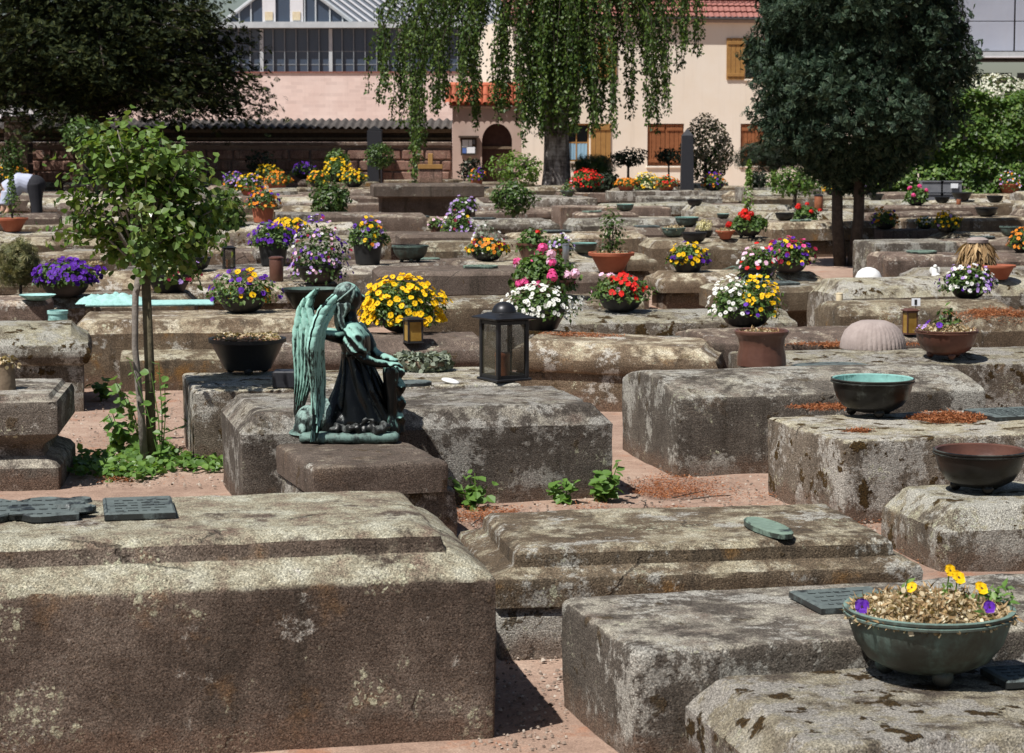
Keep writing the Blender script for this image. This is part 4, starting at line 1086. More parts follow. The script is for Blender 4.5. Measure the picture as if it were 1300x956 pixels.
# --- rose tree at left, staked, leaves as single parts
rp = onz(190, 588, 0)
rose = tag(empty('standard_rose_tree', (rp.x, rp.y, 0)), 'staked standard rose tree with glossy green leaves in the left foreground', 'tree')
mb = MB()
mb.tube([(0.005, 0.03, -0.05), (0.002, 0.03, 0.5), (-0.02, 0.03, 1.28)], [0.026, 0.025, 0.022], 10)
mb.build('stake', P_STAKE, rose, 180)
mb = MB()
mb.tube([(-0.02, -0.02, -0.03), (-0.035, -0.025, 0.25), (-0.06, -0.03, 0.6), (-0.055, -0.02, 0.85), (-0.02, 0, 1.05)], [0.022, 0.018, 0.016, 0.017, 0.02], 9)
rs = random.Random(4)
kR = KY(rp.y)
tips = []
CZ, RX, RZ = HC + (168 - 262) / kR, 0.42, 0.40
for i in range(58):
    a = rs.uniform(0, 6.283); el = rs.uniform(-0.5, 1.3) if i < 46 else rs.uniform(-1.0, -0.4)
    e = Vector((-0.045 + math.cos(a) * math.cos(el) * RX * rs.uniform(.6, 1.05), math.sin(a) * math.cos(el) * RX * rs.uniform(.6, 1), CZ + math.sin(el) * RZ * rs.uniform(.75, 1.08)))
    m = Vector((e.x * 0.45, e.y * 0.45, (1.0 + e.z) / 2 + 0.05 + (0.08 if i >= 46 else 0)))
    mb.tube([(-0.02, 0, 0.98), m, e], [0.009, 0.006, 0.003], 5)
    tips.append((m, e))
mb.build('trunk', P_STEM, rose, 180)
LP, LN = [], []
for (m, e) in tips:
    for j in range(88):
        t = rs.random() ** 0.6
        q = m.lerp(e, t) + Vector((rs.gauss(0, .055), rs.gauss(0, .055), rs.gauss(0, .05)))
        dn = Vector((q.x, q.y, (q.z - CZ) * 0.8 + 0.3)).normalized()
        LP.append(q); LN.append(dn)
LP = np.array(LP); LN = np.array(LN)
# lower right edge is thin, upper dome is dense
order = np.argsort(LP[:, 1] - 0.5 * (LP[:, 2] - CZ))
near, rest = order[:300], order[300:]
me = scatter('crown', T_ROUND, LP[rest], LN[rest], RNG.uniform(0.03, 0.05, len(rest)), jitter=0.55)
tag(mobj('crown', me, L_ROSE, rose), kind='stuff')
lm = []
for s_ in range(3):
    m1 = pydata('leaf', [(x * (0.9 + 0.1 * s_), y, z * (1 + 0.6 * s_)) for (x, y, z) in T_ROUND[0]], T_ROUND[1]); m1.materials.append(L_ROSE if s_ else leafmat('rose_leaf_young', (0.095, 0.13, 0.03), 0.4, 0.3, 0.3, (0.17, 0.11, 0.05))); lm.append(m1)
for i in near:
    d = Vector(LN[i]) + Vector((rs.gauss(0, .5), rs.gauss(0, .5), rs.gauss(0, .5)))
    o = mobj('leaf', lm[rs.choice((0, 1, 1, 2, 2))], None, rose, loc=LP[i])
    qd = d.to_track_quat('Z', 'Y'); o.rotation_mode = 'QUATERNION'
    from mathutils import Quaternion
    o.rotation_quaternion = qd @ Quaternion((0, 0, 1), rs.uniform(0, 6.28)); s_ = rs.uniform(0.032, 0.054); o.scale = (s_, s_, s_)

def leafy_weed(name, u, v, hgt, label, n=26, leaf=0.05, mat=L_IVY, group=None, spread=0.5):
    p = onz(u, v, 0); r_ = random.Random(int(u * 3 + v))
    root = tag(empty(name, (p.x, p.y, 0)), label, 'plant', group)
    mb = MB(); lp, ln = [], []
    for s_ in range(max(2, n // 9)):
        tip = Vector((r_.gauss(0, hgt * spread * .5), r_.gauss(0, hgt * spread * .4), hgt * r_.uniform(.6, 1)))
        mb.tube([(0, 0, -0.01), tip * 0.5 + Vector((0.01, 0, 0.01)), tip], [0.004, 0.003, 0.002], 5)
        for j in range(9):
            t = 0.15 + 0.85 * j / 8
            lp.append(tip * t + Vector((r_.gauss(0, .012), r_.gauss(0, .012), 0))); ln.append((r_.gauss(0, .5), r_.gauss(-0.35, .4), 1))
    mb.build('stem', L_IVY, root)
    lmm = pydata('leaf', T_ROUND[0], T_ROUND[1]); lmm.materials.append(mat)
    for q, d in zip(lp, ln):
        o = mobj('leaf', lmm, None, root, loc=q); o.rotation_mode = 'QUATERNION'
        o.rotation_quaternion = Vector(d).to_track_quat('Z', 'Y') @ Quaternion((0, 0, 1), r_.uniform(0, 6.28)); s_ = leaf * r_.uniform(.6, 1.15); o.scale = (s_,) * 3
    return root
leafy_weed('weed_plant', 598, 646, 0.16, 'small green weed at the left end below the lantern tomb front', 45, 0.05)
leafy_weed('weed_plant', 716, 640, 0.12, 'small green weed in the middle below the lantern tomb front', 40, 0.05)
leafy_weed('weed_plant', 765, 638, 0.18, 'bushiest green weed at the right corner of the lantern tomb', 80, 0.055)
leafy_weed('weed_plant', 152, 575, 0.22, 'leafy green weed with broad leaves left of the rose stem', 60, 0.075, spread=0.9)
leafy_weed('weed_plant', 205, 592, 0.56, 'tall thin leafy shoot right of the rose stem', 40, 0.05, spread=0.25)
leafy_weed('weed_plant', 128, 508, 0.14, 'broad leaved weed at the end of the ochre tomb', 30, 0.07, spread=0.9)
leafy_weed('weed_plant', 178, 560, 0.40, 'upright weed growing right against the foot of the rose stake', 46, 0.06, spread=0.4)

# ground cover at the rose's foot, grass tuft, litter
def patch_points(u0, u1, v0, v1, n, z=0.0):
    out = []
    for _ in range(n):
        q = onz(random.uniform(u0, u1), random.uniform(v0, v1), z)
        out.append((q.x, q.y, q.z))
    return np.array(out)
ctr = onz(180, 592, 0)
pts = patch_points(45, 300, 566, 612, 2600)
kk = np.array([mnoise.noise(Vector((x * 4, y * 3, 2))) for x, y, z in pts])
pts = pts[(np.abs((pts[:, 0] - ctr.x)) / 0.52 + np.abs(pts[:, 1] - ctr.y) / 0.55 + kk * 0.7) < 0.9]; pts[:, 2] = RNG.uniform(0.01, 0.05, len(pts))
tag(mobj('ground_cover', scatter('ground_cover', T_ROUND, pts, np.tile([0, -0.2, 1.0], (len(pts), 1)), RNG.uniform(0.025, 0.05, len(pts)), jitter=0.5), L_IVY), 'low creeping green weeds round the foot of the rose tree', 'ground cover', kind='stuff')
pts = patch_points(2, 72, 440, 470, 1300)
pts = pts[[mnoise.noise(Vector((x * 5, y * 2, 7))) > -0.1 for x, y, z in pts]]
tag(mobj('grass_tuft', scatter('grass_tuft', T_NARROW, pts, np.tile([0, -1.0, 0.25], (len(pts), 1)), RNG.uniform(0.05, 0.12, len(pts)), spin=RNG.normal(0, 0.4, len(pts)), jitter=0.5), L_HEDGE), 'short green grass tufts beside the narrow tomb at left', 'grass', kind='stuff')
lp = []
for (u0, u1, v0, v1, n) in ((785, 910, 606, 655, 4200), (575, 720, 650, 668, 2400), (720, 960, 645, 668, 2400), (960, 1070, 628, 668, 2600), (640, 700, 850, 867, 700), (60, 140, 580, 600, 500), (130, 210, 606, 616, 400), (160, 210, 520, 545, 350), (860, 1150, 645, 730, 2200), (60, 290, 500, 600, 500)):
    q = []
    while len(q) < n * 1.8:                              # drifts thin out towards their edges
        uu, vv = random.gauss((u0 + u1) / 2, (u1 - u0) * 0.3), random.gauss((v0 + v1) / 2, (v1 - v0) * 0.27)
        q.append(onz(uu, max(vv, 400), 0)[:])
    q = np.array(q)
    q = q[[mnoise.noise(Vector((x * 3.2, y * 2.2, 5))) > -0.12 for x, y, z in q]]
    lp.append(q)
lp = np.concatenate(lp); lp[:, 2] = RNG.uniform(0.012, 0.024, len(lp))
tag(mobj('catkin_litter', scatter('catkin_litter', T_NARROW, lp, np.tile([0, 0, 1.0], (len(lp), 1)), RNG.uniform(0.008, 0.022, len(lp)), jitter=0.3), L_LITTER), 'rust red fallen catkins strewn over the sandy path', 'litter', kind='stuff')
mb = MB(); rt = random.Random(8)
for (u, v) in ((880, 628), (905, 632), (960, 650), (700, 652), (650, 658), (820, 640), (1040, 690), (1010, 655), (930, 645), (610, 660), (760, 655)):
    p = onz(u, v, 0.018); a = rt.uniform(0, 3.14); l = rt.uniform(0.05, 0.14)
    mb.tube([p - Vector((math.cos(a), math.sin(a), 0)) * l, p + Vector((0, 0.01, 0.006)), p + Vector((math.cos(a + .3), math.sin(a + .3), 0)) * l], 0.0025, 5)
tag(mb.build('twig_litter', P_BARK), 'thin dark twigs lying on the sandy path', 'twigs', kind='stuff')
gp = np.concatenate([patch_points(u0, u1, v0, v1, n) for (u0, u1, v0, v1, n) in ((570, 1150, 605, 735, 2600), (0, 300, 440, 620, 2000), (600, 720, 780, 956, 500))]); gp[:, 2] = 0.006
T_GRIT = ([(-.5, -.4, 0), (.5, -.45, 0), (.4, .5, 0), (-.45, .4, 0), (-.2, -.2, .5), (.25, -.15, .45), (.1, .25, .5)], [(0, 1, 5, 4), (1, 2, 6, 5), (2, 3, 6), (3, 0, 4, 6), (4, 5, 6)], [0] * 5)
tag(mobj('path_grit', scatter('path_grit', T_GRIT, gp, np.tile([0, 0, 1.0], (len(gp), 1)), RNG.uniform(0.004, 0.013, len(gp)) * RNG.uniform(0.6, 1.4, len(gp)), jitter=0.25), leafmat('grit_stone', (0.25, 0.19, 0.15), 0.5, 0.9, 0.0, (0.42, 0.36, 0.3), 0.1)), 'loose grit and tiny stones on the sandy path', 'grit', kind='stuff')
# needle drifts lying on stones
def drift(rec, u, v, rx, ry, h, n, label, mat=L_LITTER):
    p = onz(u, v, rec['H']); n = int(n * 1.6); a = RNG.uniform(0, 6.283, n); r_ = np.sqrt(RNG.random(n))
    x, y = p.x + rx * r_ * np.cos(a) * (1 + 0.3 * np.sin(3 * a)), p.y + ry * r_ * np.sin(a)
    q = [(xx, yy, tz(rec, xx, yy) + 0.003 + h * max(0, 1 - rr_ ** 2) * random.random()) for xx, yy, rr_ in zip(x, y, r_)]
    q = [s_ for s_ in q if s_[2] > rec['H'] - 0.15]
    tag(mobj('needle_drift', scatter('needle_drift', T_NARROW, q, np.tile([0, 0, 1.0], (len(q), 1)), RNG.uniform(0.010, 0.026, len(q)), jitter=0.45), mat), label, 'litter', kind='stuff')
drift(T['eight'], 1205, 533, 0.17, 0.13, 0.04, 2600, 'rust orange needle heap on the white crusted tomb right of the green bowl')
drift(T['eight'], 1050, 518, 0.16, 0.07, 0.02, 900, 'rust orange needles behind the green bowl')
drift(T['eight'], 1090, 548, 0.06, 0.03, 0.012, 260, 'small rust orange needle patch before the green bowl')
drift(T['basket'], 1090, 438, 0.38, 0.12, 0.02, 2000, 'rust orange needles round the fluted stone dome')
drift(T['redmoss'], 1262, 400, 0.28, 0.25, 0.05, 3000, 'rust red moss and needles on the tomb below the white violas')
drift(T['fourteen'], 735, 428, 0.25, 0.12, 0.012, 900, 'rust red needles on the roll edged tomb')
drift(T['seven'], 985, 468, 0.12, 0.06, 0.012, 400, 'rust red needles beside the brown pot')

# --- twin trunked cypress on the right
cp = onz(1076, 338, 0)
cyp = tag(empty('cypress_tree', (cp.x, cp.y, 0)), 'dense dark green cypress with two bare trunks on the right', 'tree')
kC = KY(cp.y)
mb = MB()
for (u, lean) in ((1062, -0.05), (1089, 0.06)):
    x0 = (u - 1076) / kC
    mb2 = MB(); mb2.tube([(x0 - lean, 0, -0.05), (x0, 0, 0.6), (x0 + lean * 0.2, 0, 1.6), (x0 * 0.8, 0.05, 3.2), (0, 0, 4.6)], [0.085, 0.07, 0.066, 0.05, 0.02], 10)
    mb2.build('trunk', P_BARK, cyp, 180)
n = 82000
z = RNG.random(n) ** 0.8
th = RNG.uniform(0, 2 * np.pi, n)
zz = 1.02 + z * 4.95
prof = np.interp(zz, [1.0, 1.25, 1.5, 1.8, 2.2, 3.3, 4.3, 5.2, 6.0], [0.2, 0.6, 0.95, 1.2, 1.26, 1.26, 1.1, 0.7, 0.1])
lump = np.array([mnoise.noise(Vector((math.cos(a) * 1.5, math.sin(a) * 1.5, h * 1.6))) for a, h in zip(th, zz)]) * 0.22 + np.array([mnoise.noise(Vector((math.cos(a) * 4, math.sin(a) * 4, h * 4.5))) for a, h in zip(th, zz)]) * 0.3
rad = prof * (1 + lump) * (1 - 0.42 * RNG.random(n) ** 1.6)
P = np.stack([rad * np.cos(th) + 0.06, rad * np.sin(th), zz + 0.12 * np.sin(th * 3)], 1)
D = np.stack([np.cos(th), np.sin(th), 0.35 + 0 * th], 1)
me = scatter('crown', T_TUFT, P, D, RNG.uniform(0.045, 0.105, n), jitter=0.6)
mobj('crown', me, L_CYP, cyp)

# --- dark spreading yew at the upper left
yp = onY(122, 235, 54.5)
yew = tag(empty('dark_conifer', (yp.x, 54.5, 0)), 'huge dark conifer with low sweeping boughs at the upper left', 'tree')
mb = MB(); ry = random.Random(9)
mb.tube([(0, 0, -0.05), (0.03, 0, 1.2), (0, 0, 3), (0.05, 0, 8)], [0.27, 0.22, 0.19, 0.06], 12)
P, D = [], []
for b in range(250):
    z0 = 1.55 + 7.0 * ry.random() ** 1.25
    a = ry.uniform(0, 6.283); ln = (3.55 - 0.36 * (z0 - 2)) * ry.uniform(0.72, 1.03)
    if ln < 0.6: continue
    if math.cos(a) < -0.2: ln *= 1.25
    if math.cos(a) > 0.3: ln *= 0.86
    e = Vector((math.cos(a) * ln, math.sin(a) * ln, z0 - 0.25 + ry.uniform(-0.25, 0.5) + 0.2 * ry.random()))
    m = Vector((e.x * 0.5, e.y * 0.5, z0 + 0.35))
    mb.tube([(0, 0, z0), m, e], [0.05, 0.03, 0.008], 5)
    for j in range(320):
        t = ry.random() ** 0.55
        q = (Vector((0, 0, z0)).lerp(m, t * 2) if t < 0.5 else m.lerp(e, t * 2 - 1))
        s_ = 0.14 + 0.38 * t * (1.15 - t)
        q = q + Vector((ry.gauss(0, s_), ry.gauss(0, s_), ry.gauss(-0.06, 0.16)))
        P.append(q); D.append((math.cos(a) * 0.5 + ry.gauss(0, .4), math.sin(a) * 0.5 + ry.gauss(0, .4), 1))
mb.build('trunk', P_BARK, yew, 180)
me = scatter('crown', T_TUFT, P, D, RNG.uniform(0.06, 0.15, len(P)), jitter=0.45)
mobj('crown', me, L_YEW, yew)
yew.scale = (1.36, 1.36, 1.36)

# --- weeping birch in the middle
by = 54.0
bp = onY(705, 232, by)
kB = KY(by)
birch = tag(empty('weeping_birch', (bp.x, by, 0)), 'tall weeping birch with a thick pale fissured trunk and hanging leafy strands', 'tree')
mb = MB()
v, f = [], []
hs = [0, 0.3, 0.8, 1.5, 2.5, 3.5, 4.5, 6, 8, 11]; rd = [0.44, 0.36, 0.31, 0.29, 0.28, 0.27, 0.26, 0.28, 0.22, 0.08]
pp = [(0.03 * math.sin(h * 1.3), 0, h - 0.03) for h in hs]
hh = np.linspace(0, 11, 60)
for h in hh:
    r_ = float(np.interp(h, hs, rd))
    for k in range(22):
        a = 2 * math.pi * k / 22
        q = r_ * (1 + 0.10 * mnoise.noise(Vector((math.cos(a) * 2, math.sin(a) * 2, h * 0.8))) + 0.07 * math.sin(a * 7 + 0.7 * math.sin(h * 1.7)))
        v.append((q * math.cos(a) + 0.04 * math.sin(h * 1.1), q * math.sin(a), h - 0.03))
for i in range(59):
    for k in range(22): f.append((i * 22 + k, i * 22 + (k + 1) % 22, i * 22 + 22 + (k + 1) % 22, i * 22 + 22 + k))
mobj('trunk', pydata('trunk', v, f, 180), P_BIRCH, birch)
limb = MB(); P, D = [], []; rbx = random.Random(17)
ends = []                                                # (u, v of the strand's tip)
for (u0, u1, v0, v1, n) in ((470, 492, 105, 140, 6), (500, 514, 110, 160, 6), (522, 540, 130, 190, 9), (524, 534, 190, 235, 4), (552, 570, 110, 150, 9), (580, 600, 60, 140, 9), (588, 608, 120, 168, 9), (622, 650, 120, 160, 9), (640, 690, 110, 195, 16), (675, 740, 95, 180, 26), (742, 785, 120, 175, 20), (676, 736, 120, 172, 26), (796, 804, 120, 160, 4), (815, 832, 130, 170, 7), (842, 850, 110, 168, 5), (780, 850, 50, 100, 14), (858, 872, 60, 100, 5), (884, 894, 40, 70, 4), (480, 880, -30, 60, 60)):
    for _ in range(n): ends.append((rbx.uniform(u0, u1), rbx.uniform(v0, v1)))
for (u, v_) in ends:
    dy = max(-2, min(1.6, rbx.gauss(0, 1.3))) if abs(u - 705) > 60 else rbx.choice((-1, -1, -1, 1)) * rbx.uniform(0.5, 1.8)
    e = onY(u, v_, by + dy); x, y = e.x - bp.x, dy
    zt_ = 5.6 + rbx.uniform(0, 3.2)
    pts = []
    for i in range(7):
        t = i / 6
        pts.append(Vector((x * (0.55 + 0.45 * min(1, t * 1.6)) + 0.06 * math.sin(t * 6 + u), y * (0.55 + 0.45 * min(1, t * 1.6)), zt_ + (e.z - zt_) * t)))
    limb.tube([(0, 0, zt_ - 0.6), (x * 0.3, y * 0.3, zt_ + 0.25), pts[0]] + pts[1:], [0.05, 0.03, 0.02] + [0.008] * 5 + [0.003], 4, cap=False)
    nl = int((zt_ - e.z) * rbx.uniform(50, 105))
    for _ in range(nl):
        t = rbx.random() * 6
        i = min(5, int(t)); q = pts[i].lerp(pts[i + 1], t - i)
        w_ = 0.085 * (1 - 0.5 * t / 6)
        P.append(q + Vector((rbx.gauss(0, w_), rbx.gauss(0, w_), 0))); D.append((rbx.gauss(0, 1), rbx.gauss(-0.3, 1), 0.35))
for _ in range(1700):                                     # twigs growing straight from the trunk
    h = rbx.uniform(1.6, 4.6); a = rbx.uniform(0, 6.283); r_ = 0.36 + abs(rbx.gauss(0, 0.13))
    P.append(Vector((math.cos(a) * r_, math.sin(a) * r_, h))); D.append((math.cos(a), math.sin(a), 0.4))
limb.build('branches', P_BARK, birch)
me = scatter('crown', T_LEAF, P, D, RNG.uniform(0.07, 0.12, len(P)), spin=RNG.normal(math.pi, 0.7, len(P)), jitter=0.5)
mobj('crown', me, L_BIRCH, birch)

# --- shrubs
shrub('ball_bush', 482, 181, 214, 40, 53, L_BOX, 'clipped round box ball in front of the sandstone wall', 0.07, 1600, shape=0.08)
shrub('pale_shrub', 428, 188, 214, 34, 54, L_PLANT, 'loose pale green shrub left of the clipped ball at the wall', 0.1, 500)
shrub('leafy_bush', 419, 230, 282, 54, 33, L_BOX, 'leafy green bush behind the purple flower tubs', 0.075, 1500)
shrub('thuja_bush', 286, 238, 318, 54, 29, L_HEDGE, 'bright green conical thuja right of the rose crown', 0.06, 2600, T_SPRAY, shape=0.15)
shrub('bright_shrub', 655, 190, 240, 74, 51, L_BRIGHT, 'bright yellow green shrub beside the birch trunk', 0.09, 1800)
shrub('small_standard_tree', 652, 228, 274, 58, 33, L_BOX, 'small round headed tree on a thin stem before the bright shrub', 0.075, 1300, stem=1, cat='tree')
shrub('juniper', 752, 196, 228, 58, 55, L_BOX, 'spreading juniper below the open house window', 0.12, 1200, T_NEEDLE)
shrub('dark_low_bush', 764, 219, 242, 52, 50, L_DARKSH, 'low blackish bush behind the red flowers', 0.1, 1000)
shrub('dark_bonsai', 798, 188, 213, 52, 54, L_DARKSH, 'dark cloud pruned little tree in front of the cream house wall', 0.1, 750, stem=1, cat='tree', shape=0.5)
shrub('dark_bonsai', 848, 186, 208, 36, 55, L_DARKSH, 'dark cloud pruned tree before the closed brown shutters', 0.1, 450, stem=1, cat='tree', shape=0.5)
shrub('pale_flowering_shrub', 898, 150, 236, 72, 57, L_BOX, 'tall shrub with faded pinkish blossom behind the dark obelisk', 0.1, 2200, extra=(L_BROWNISH, 0.9, 0.1, T_LEAF))
shrub('dark_pine_bush', 985, 178, 216, 100, 47, L_DARKSH, 'wide dark pine bush left of the cypress trunks', 0.13, 1600, T_NEEDLE, stem=1, shape=0.5)
shrub('dark_round_bush', 962, 216, 240, 28, 46, L_DARKSH, 'small dark round bush below the wide pine bush', 0.09, 500)
shrub('green_shrub', 1008, 211, 250, 74, 38, L_HEDGE, 'fresh green shrub left of the cypress trunks', 0.08, 1300, shape=0.4)
shrub('green_shrub', 1042, 203, 236, 34, 44, L_HEDGE, 'small fresh green shrub just behind the left cypress trunk', 0.08, 600)
shrub('gate_shrub', 598, 200, 232, 32, 57, L_DARKSH, 'dark shrub with pale blooms below the notice board', 0.1, 600, extra=(L_WHITE, 0.1, 0.08, T_BLOOM))
shrub('left_shrub', 14, 178, 226, 40, 50, L_BOX, 'green shrub at the far left edge below the stone pier', 0.09, 800)
shrub('dark_green_shrub', 104, 150, 196, 62, 44, L_BOX, 'dark green shrub under the conifer boughs behind the rose', 0.1, 1100)
shrub('heath_shrub', 24, 300, 368, 60, 17.5, leafmat('olive_heath', (0.13, 0.14, 0.05), 0.5, 0.6, 0.2, (0.25, 0.22, 0.09)), 'olive brown heath shrub behind the purple pansies at left', 0.06, 900, T_NEEDLE, shape=0.5)
shrub('wall_shrub', 330, 190, 225, 40, 55, L_DARKSH, 'dark shrub in the shade of the sandstone wall', 0.1, 500)
shrub('far_shrub', 1098, 205, 240, 50, 47, L_HEDGE, 'green shrub right of the cypress trunks before the hedge', 0.09, 900)
shrub('white_lilac', 1262, 92, 165, 120, 53, L_BOX, 'tall shrub full of white blossom behind the hedge', 0.09, 2600, extra=(L_WHITE, 1.1, 0.1, T_LEAF), shape=0.25)
hd = tag(empty('hedge', (onY(1210, 235, 46).x, 46, 0)), 'tall bright green deciduous hedge along the right side', 'hedge')
kH = KY(46)
P, D = [], []
rh = random.Random(31)
for _ in range(15000):
    x = rh.uniform(-1.75, 2.4); topz = HC + (168 - 124) / kH + 0.22 * mnoise.noise(Vector((x * 1.6, 0, 0))) - 0.95 * max(0, -x - 0.7)
    z = rh.random() ** 0.8 * max(0.4, topz)
    y = -0.55 + 0.28 * mnoise.noise(Vector((x * 2.0, 0, z * 2.2))) + abs(rh.gauss(0, 0.16)) + 0.4 * max(0, z - topz + 0.4)
    P.append((x, y, z)); D.append((rh.gauss(0, .5), -0.8, 0.7))
for _ in range(2500):
    x = rh.uniform(-1.75, 2.4); topz = HC + (168 - 124) / kH + 0.22 * mnoise.noise(Vector((x * 1.6, 0, 0))) - 0.95 * max(0, -x - 0.7)
    P.append((x, rh.uniform(-0.5, 0.6), topz + rh.gauss(0, 0.05))); D.append((0, -0.2, 1))
mobj('foliage', scatter('foliage', T_ROUND, P, D, RNG.uniform(0.06, 0.11, len(P)), jitter=0.4), L_HEDGE, hd)
mb = MB()
for i in range(12): mb.tube([(-1.7 + i * 0.36, 0, -0.03), (-1.65 + i * 0.36, 0.05, 0.9), (-1.6 + i * 0.36 + rh.uniform(-.1, .1), 0, 1.6)], [0.04, 0.03, 0.01], 6)
mb.build('stems', P_BARK, hd)
# ---------------------------------------------------------------- planted bowls
PROF = {
    'hemi': (0.42, lambda R_, h: [(0.3 * R_, 0), (0.52 * R_, 0.05 * h), (0.74 * R_, 0.2 * h), (0.89 * R_, 0.46 * h), (0.96 * R_, 0.74 * h), (0.975 * R_, 0.85 * h), (1.03 * R_, 0.875 * h), (1.03 * R_, 0.91 * h), (0.99 * R_, 0.925 * h), (1.02 * R_, 0.94 * h), (1.025 * R_, 0.985 * h), (0.985 * R_, h), (0.945 * R_, 0.97 * h), (0.9 * R_, 0.62 * h), (0.6 * R_, 0.25 * h), (0.0001, 0.18 * h)]),
    'low': (0.40, lambda R_, h: [(0.5 * R_, 0), (0.62 * R_, 0.04 * h), (0.86 * R_, 0.6 * h), (0.96 * R_, 0.86 * h), (1.03 * R_, 0.88 * h), (1.03 * R_, h), (0.95 * R_, 0.99 * h), (0.85 * R_, 0.6 * h), (0.0001, 0.3 * h)]),
    'cone': (0.46, lambda R_, h: [(0.48 * R_, 0), (0.53 * R_, 0.02 * h), (0.92 * R_, 0.82 * h), (1.04 * R_, 0.83 * h), (1.06 * R_, 0.97 * h), (1.03 * R_, h), (0.94 * R_, 0.99 * h), (0.85 * R_, 0.7 * h), (0.0001, 0.6 * h)]),
    'pot': (0.72, lambda R_, h: [(0.86 * R_, 0), (0.95 * R_, 0.05 * h), (0.93 * R_, 0.3 * h), (0.86 * R_, 0.55 * h), (0.9 * R_, 0.78 * h), (0.99 * R_, 0.86 * h), (1.04 * R_, 0.9 * h), (1.05 * R_, 0.97 * h), (1.0 * R_, h), (0.92 * R_, 0.98 * h), (0.85 * R_, 0.75 * h), (0.0001, 0.7 * h)]),
    'tub': (0.85, lambda R_, h: [(0.68 * R_, 0), (0.72 * R_, 0.02 * h), (0.92 * R_, 0.84 * h), (1.0 * R_, 0.86 * h), (1.0 * R_, h), (0.92 * R_, 0.99 * h), (0.85 * R_, 0.8 * h), (0.0001, 0.7 * h)]),
}
FM = {}
def bmesh_for(col, tpl, nm):
    key = (col, nm)
    if key not in FM:
        me = bpy.data.meshes.new('blossom')
        me.from_pydata([tuple(q) for q in tpl[0]], [], tpl[1])
        me.polygons.foreach_set('material_index', tpl[2])
        me.materials.append(FL[col]); me.materials.append(M_EYE)
        FM[key] = me
    return FM[key]
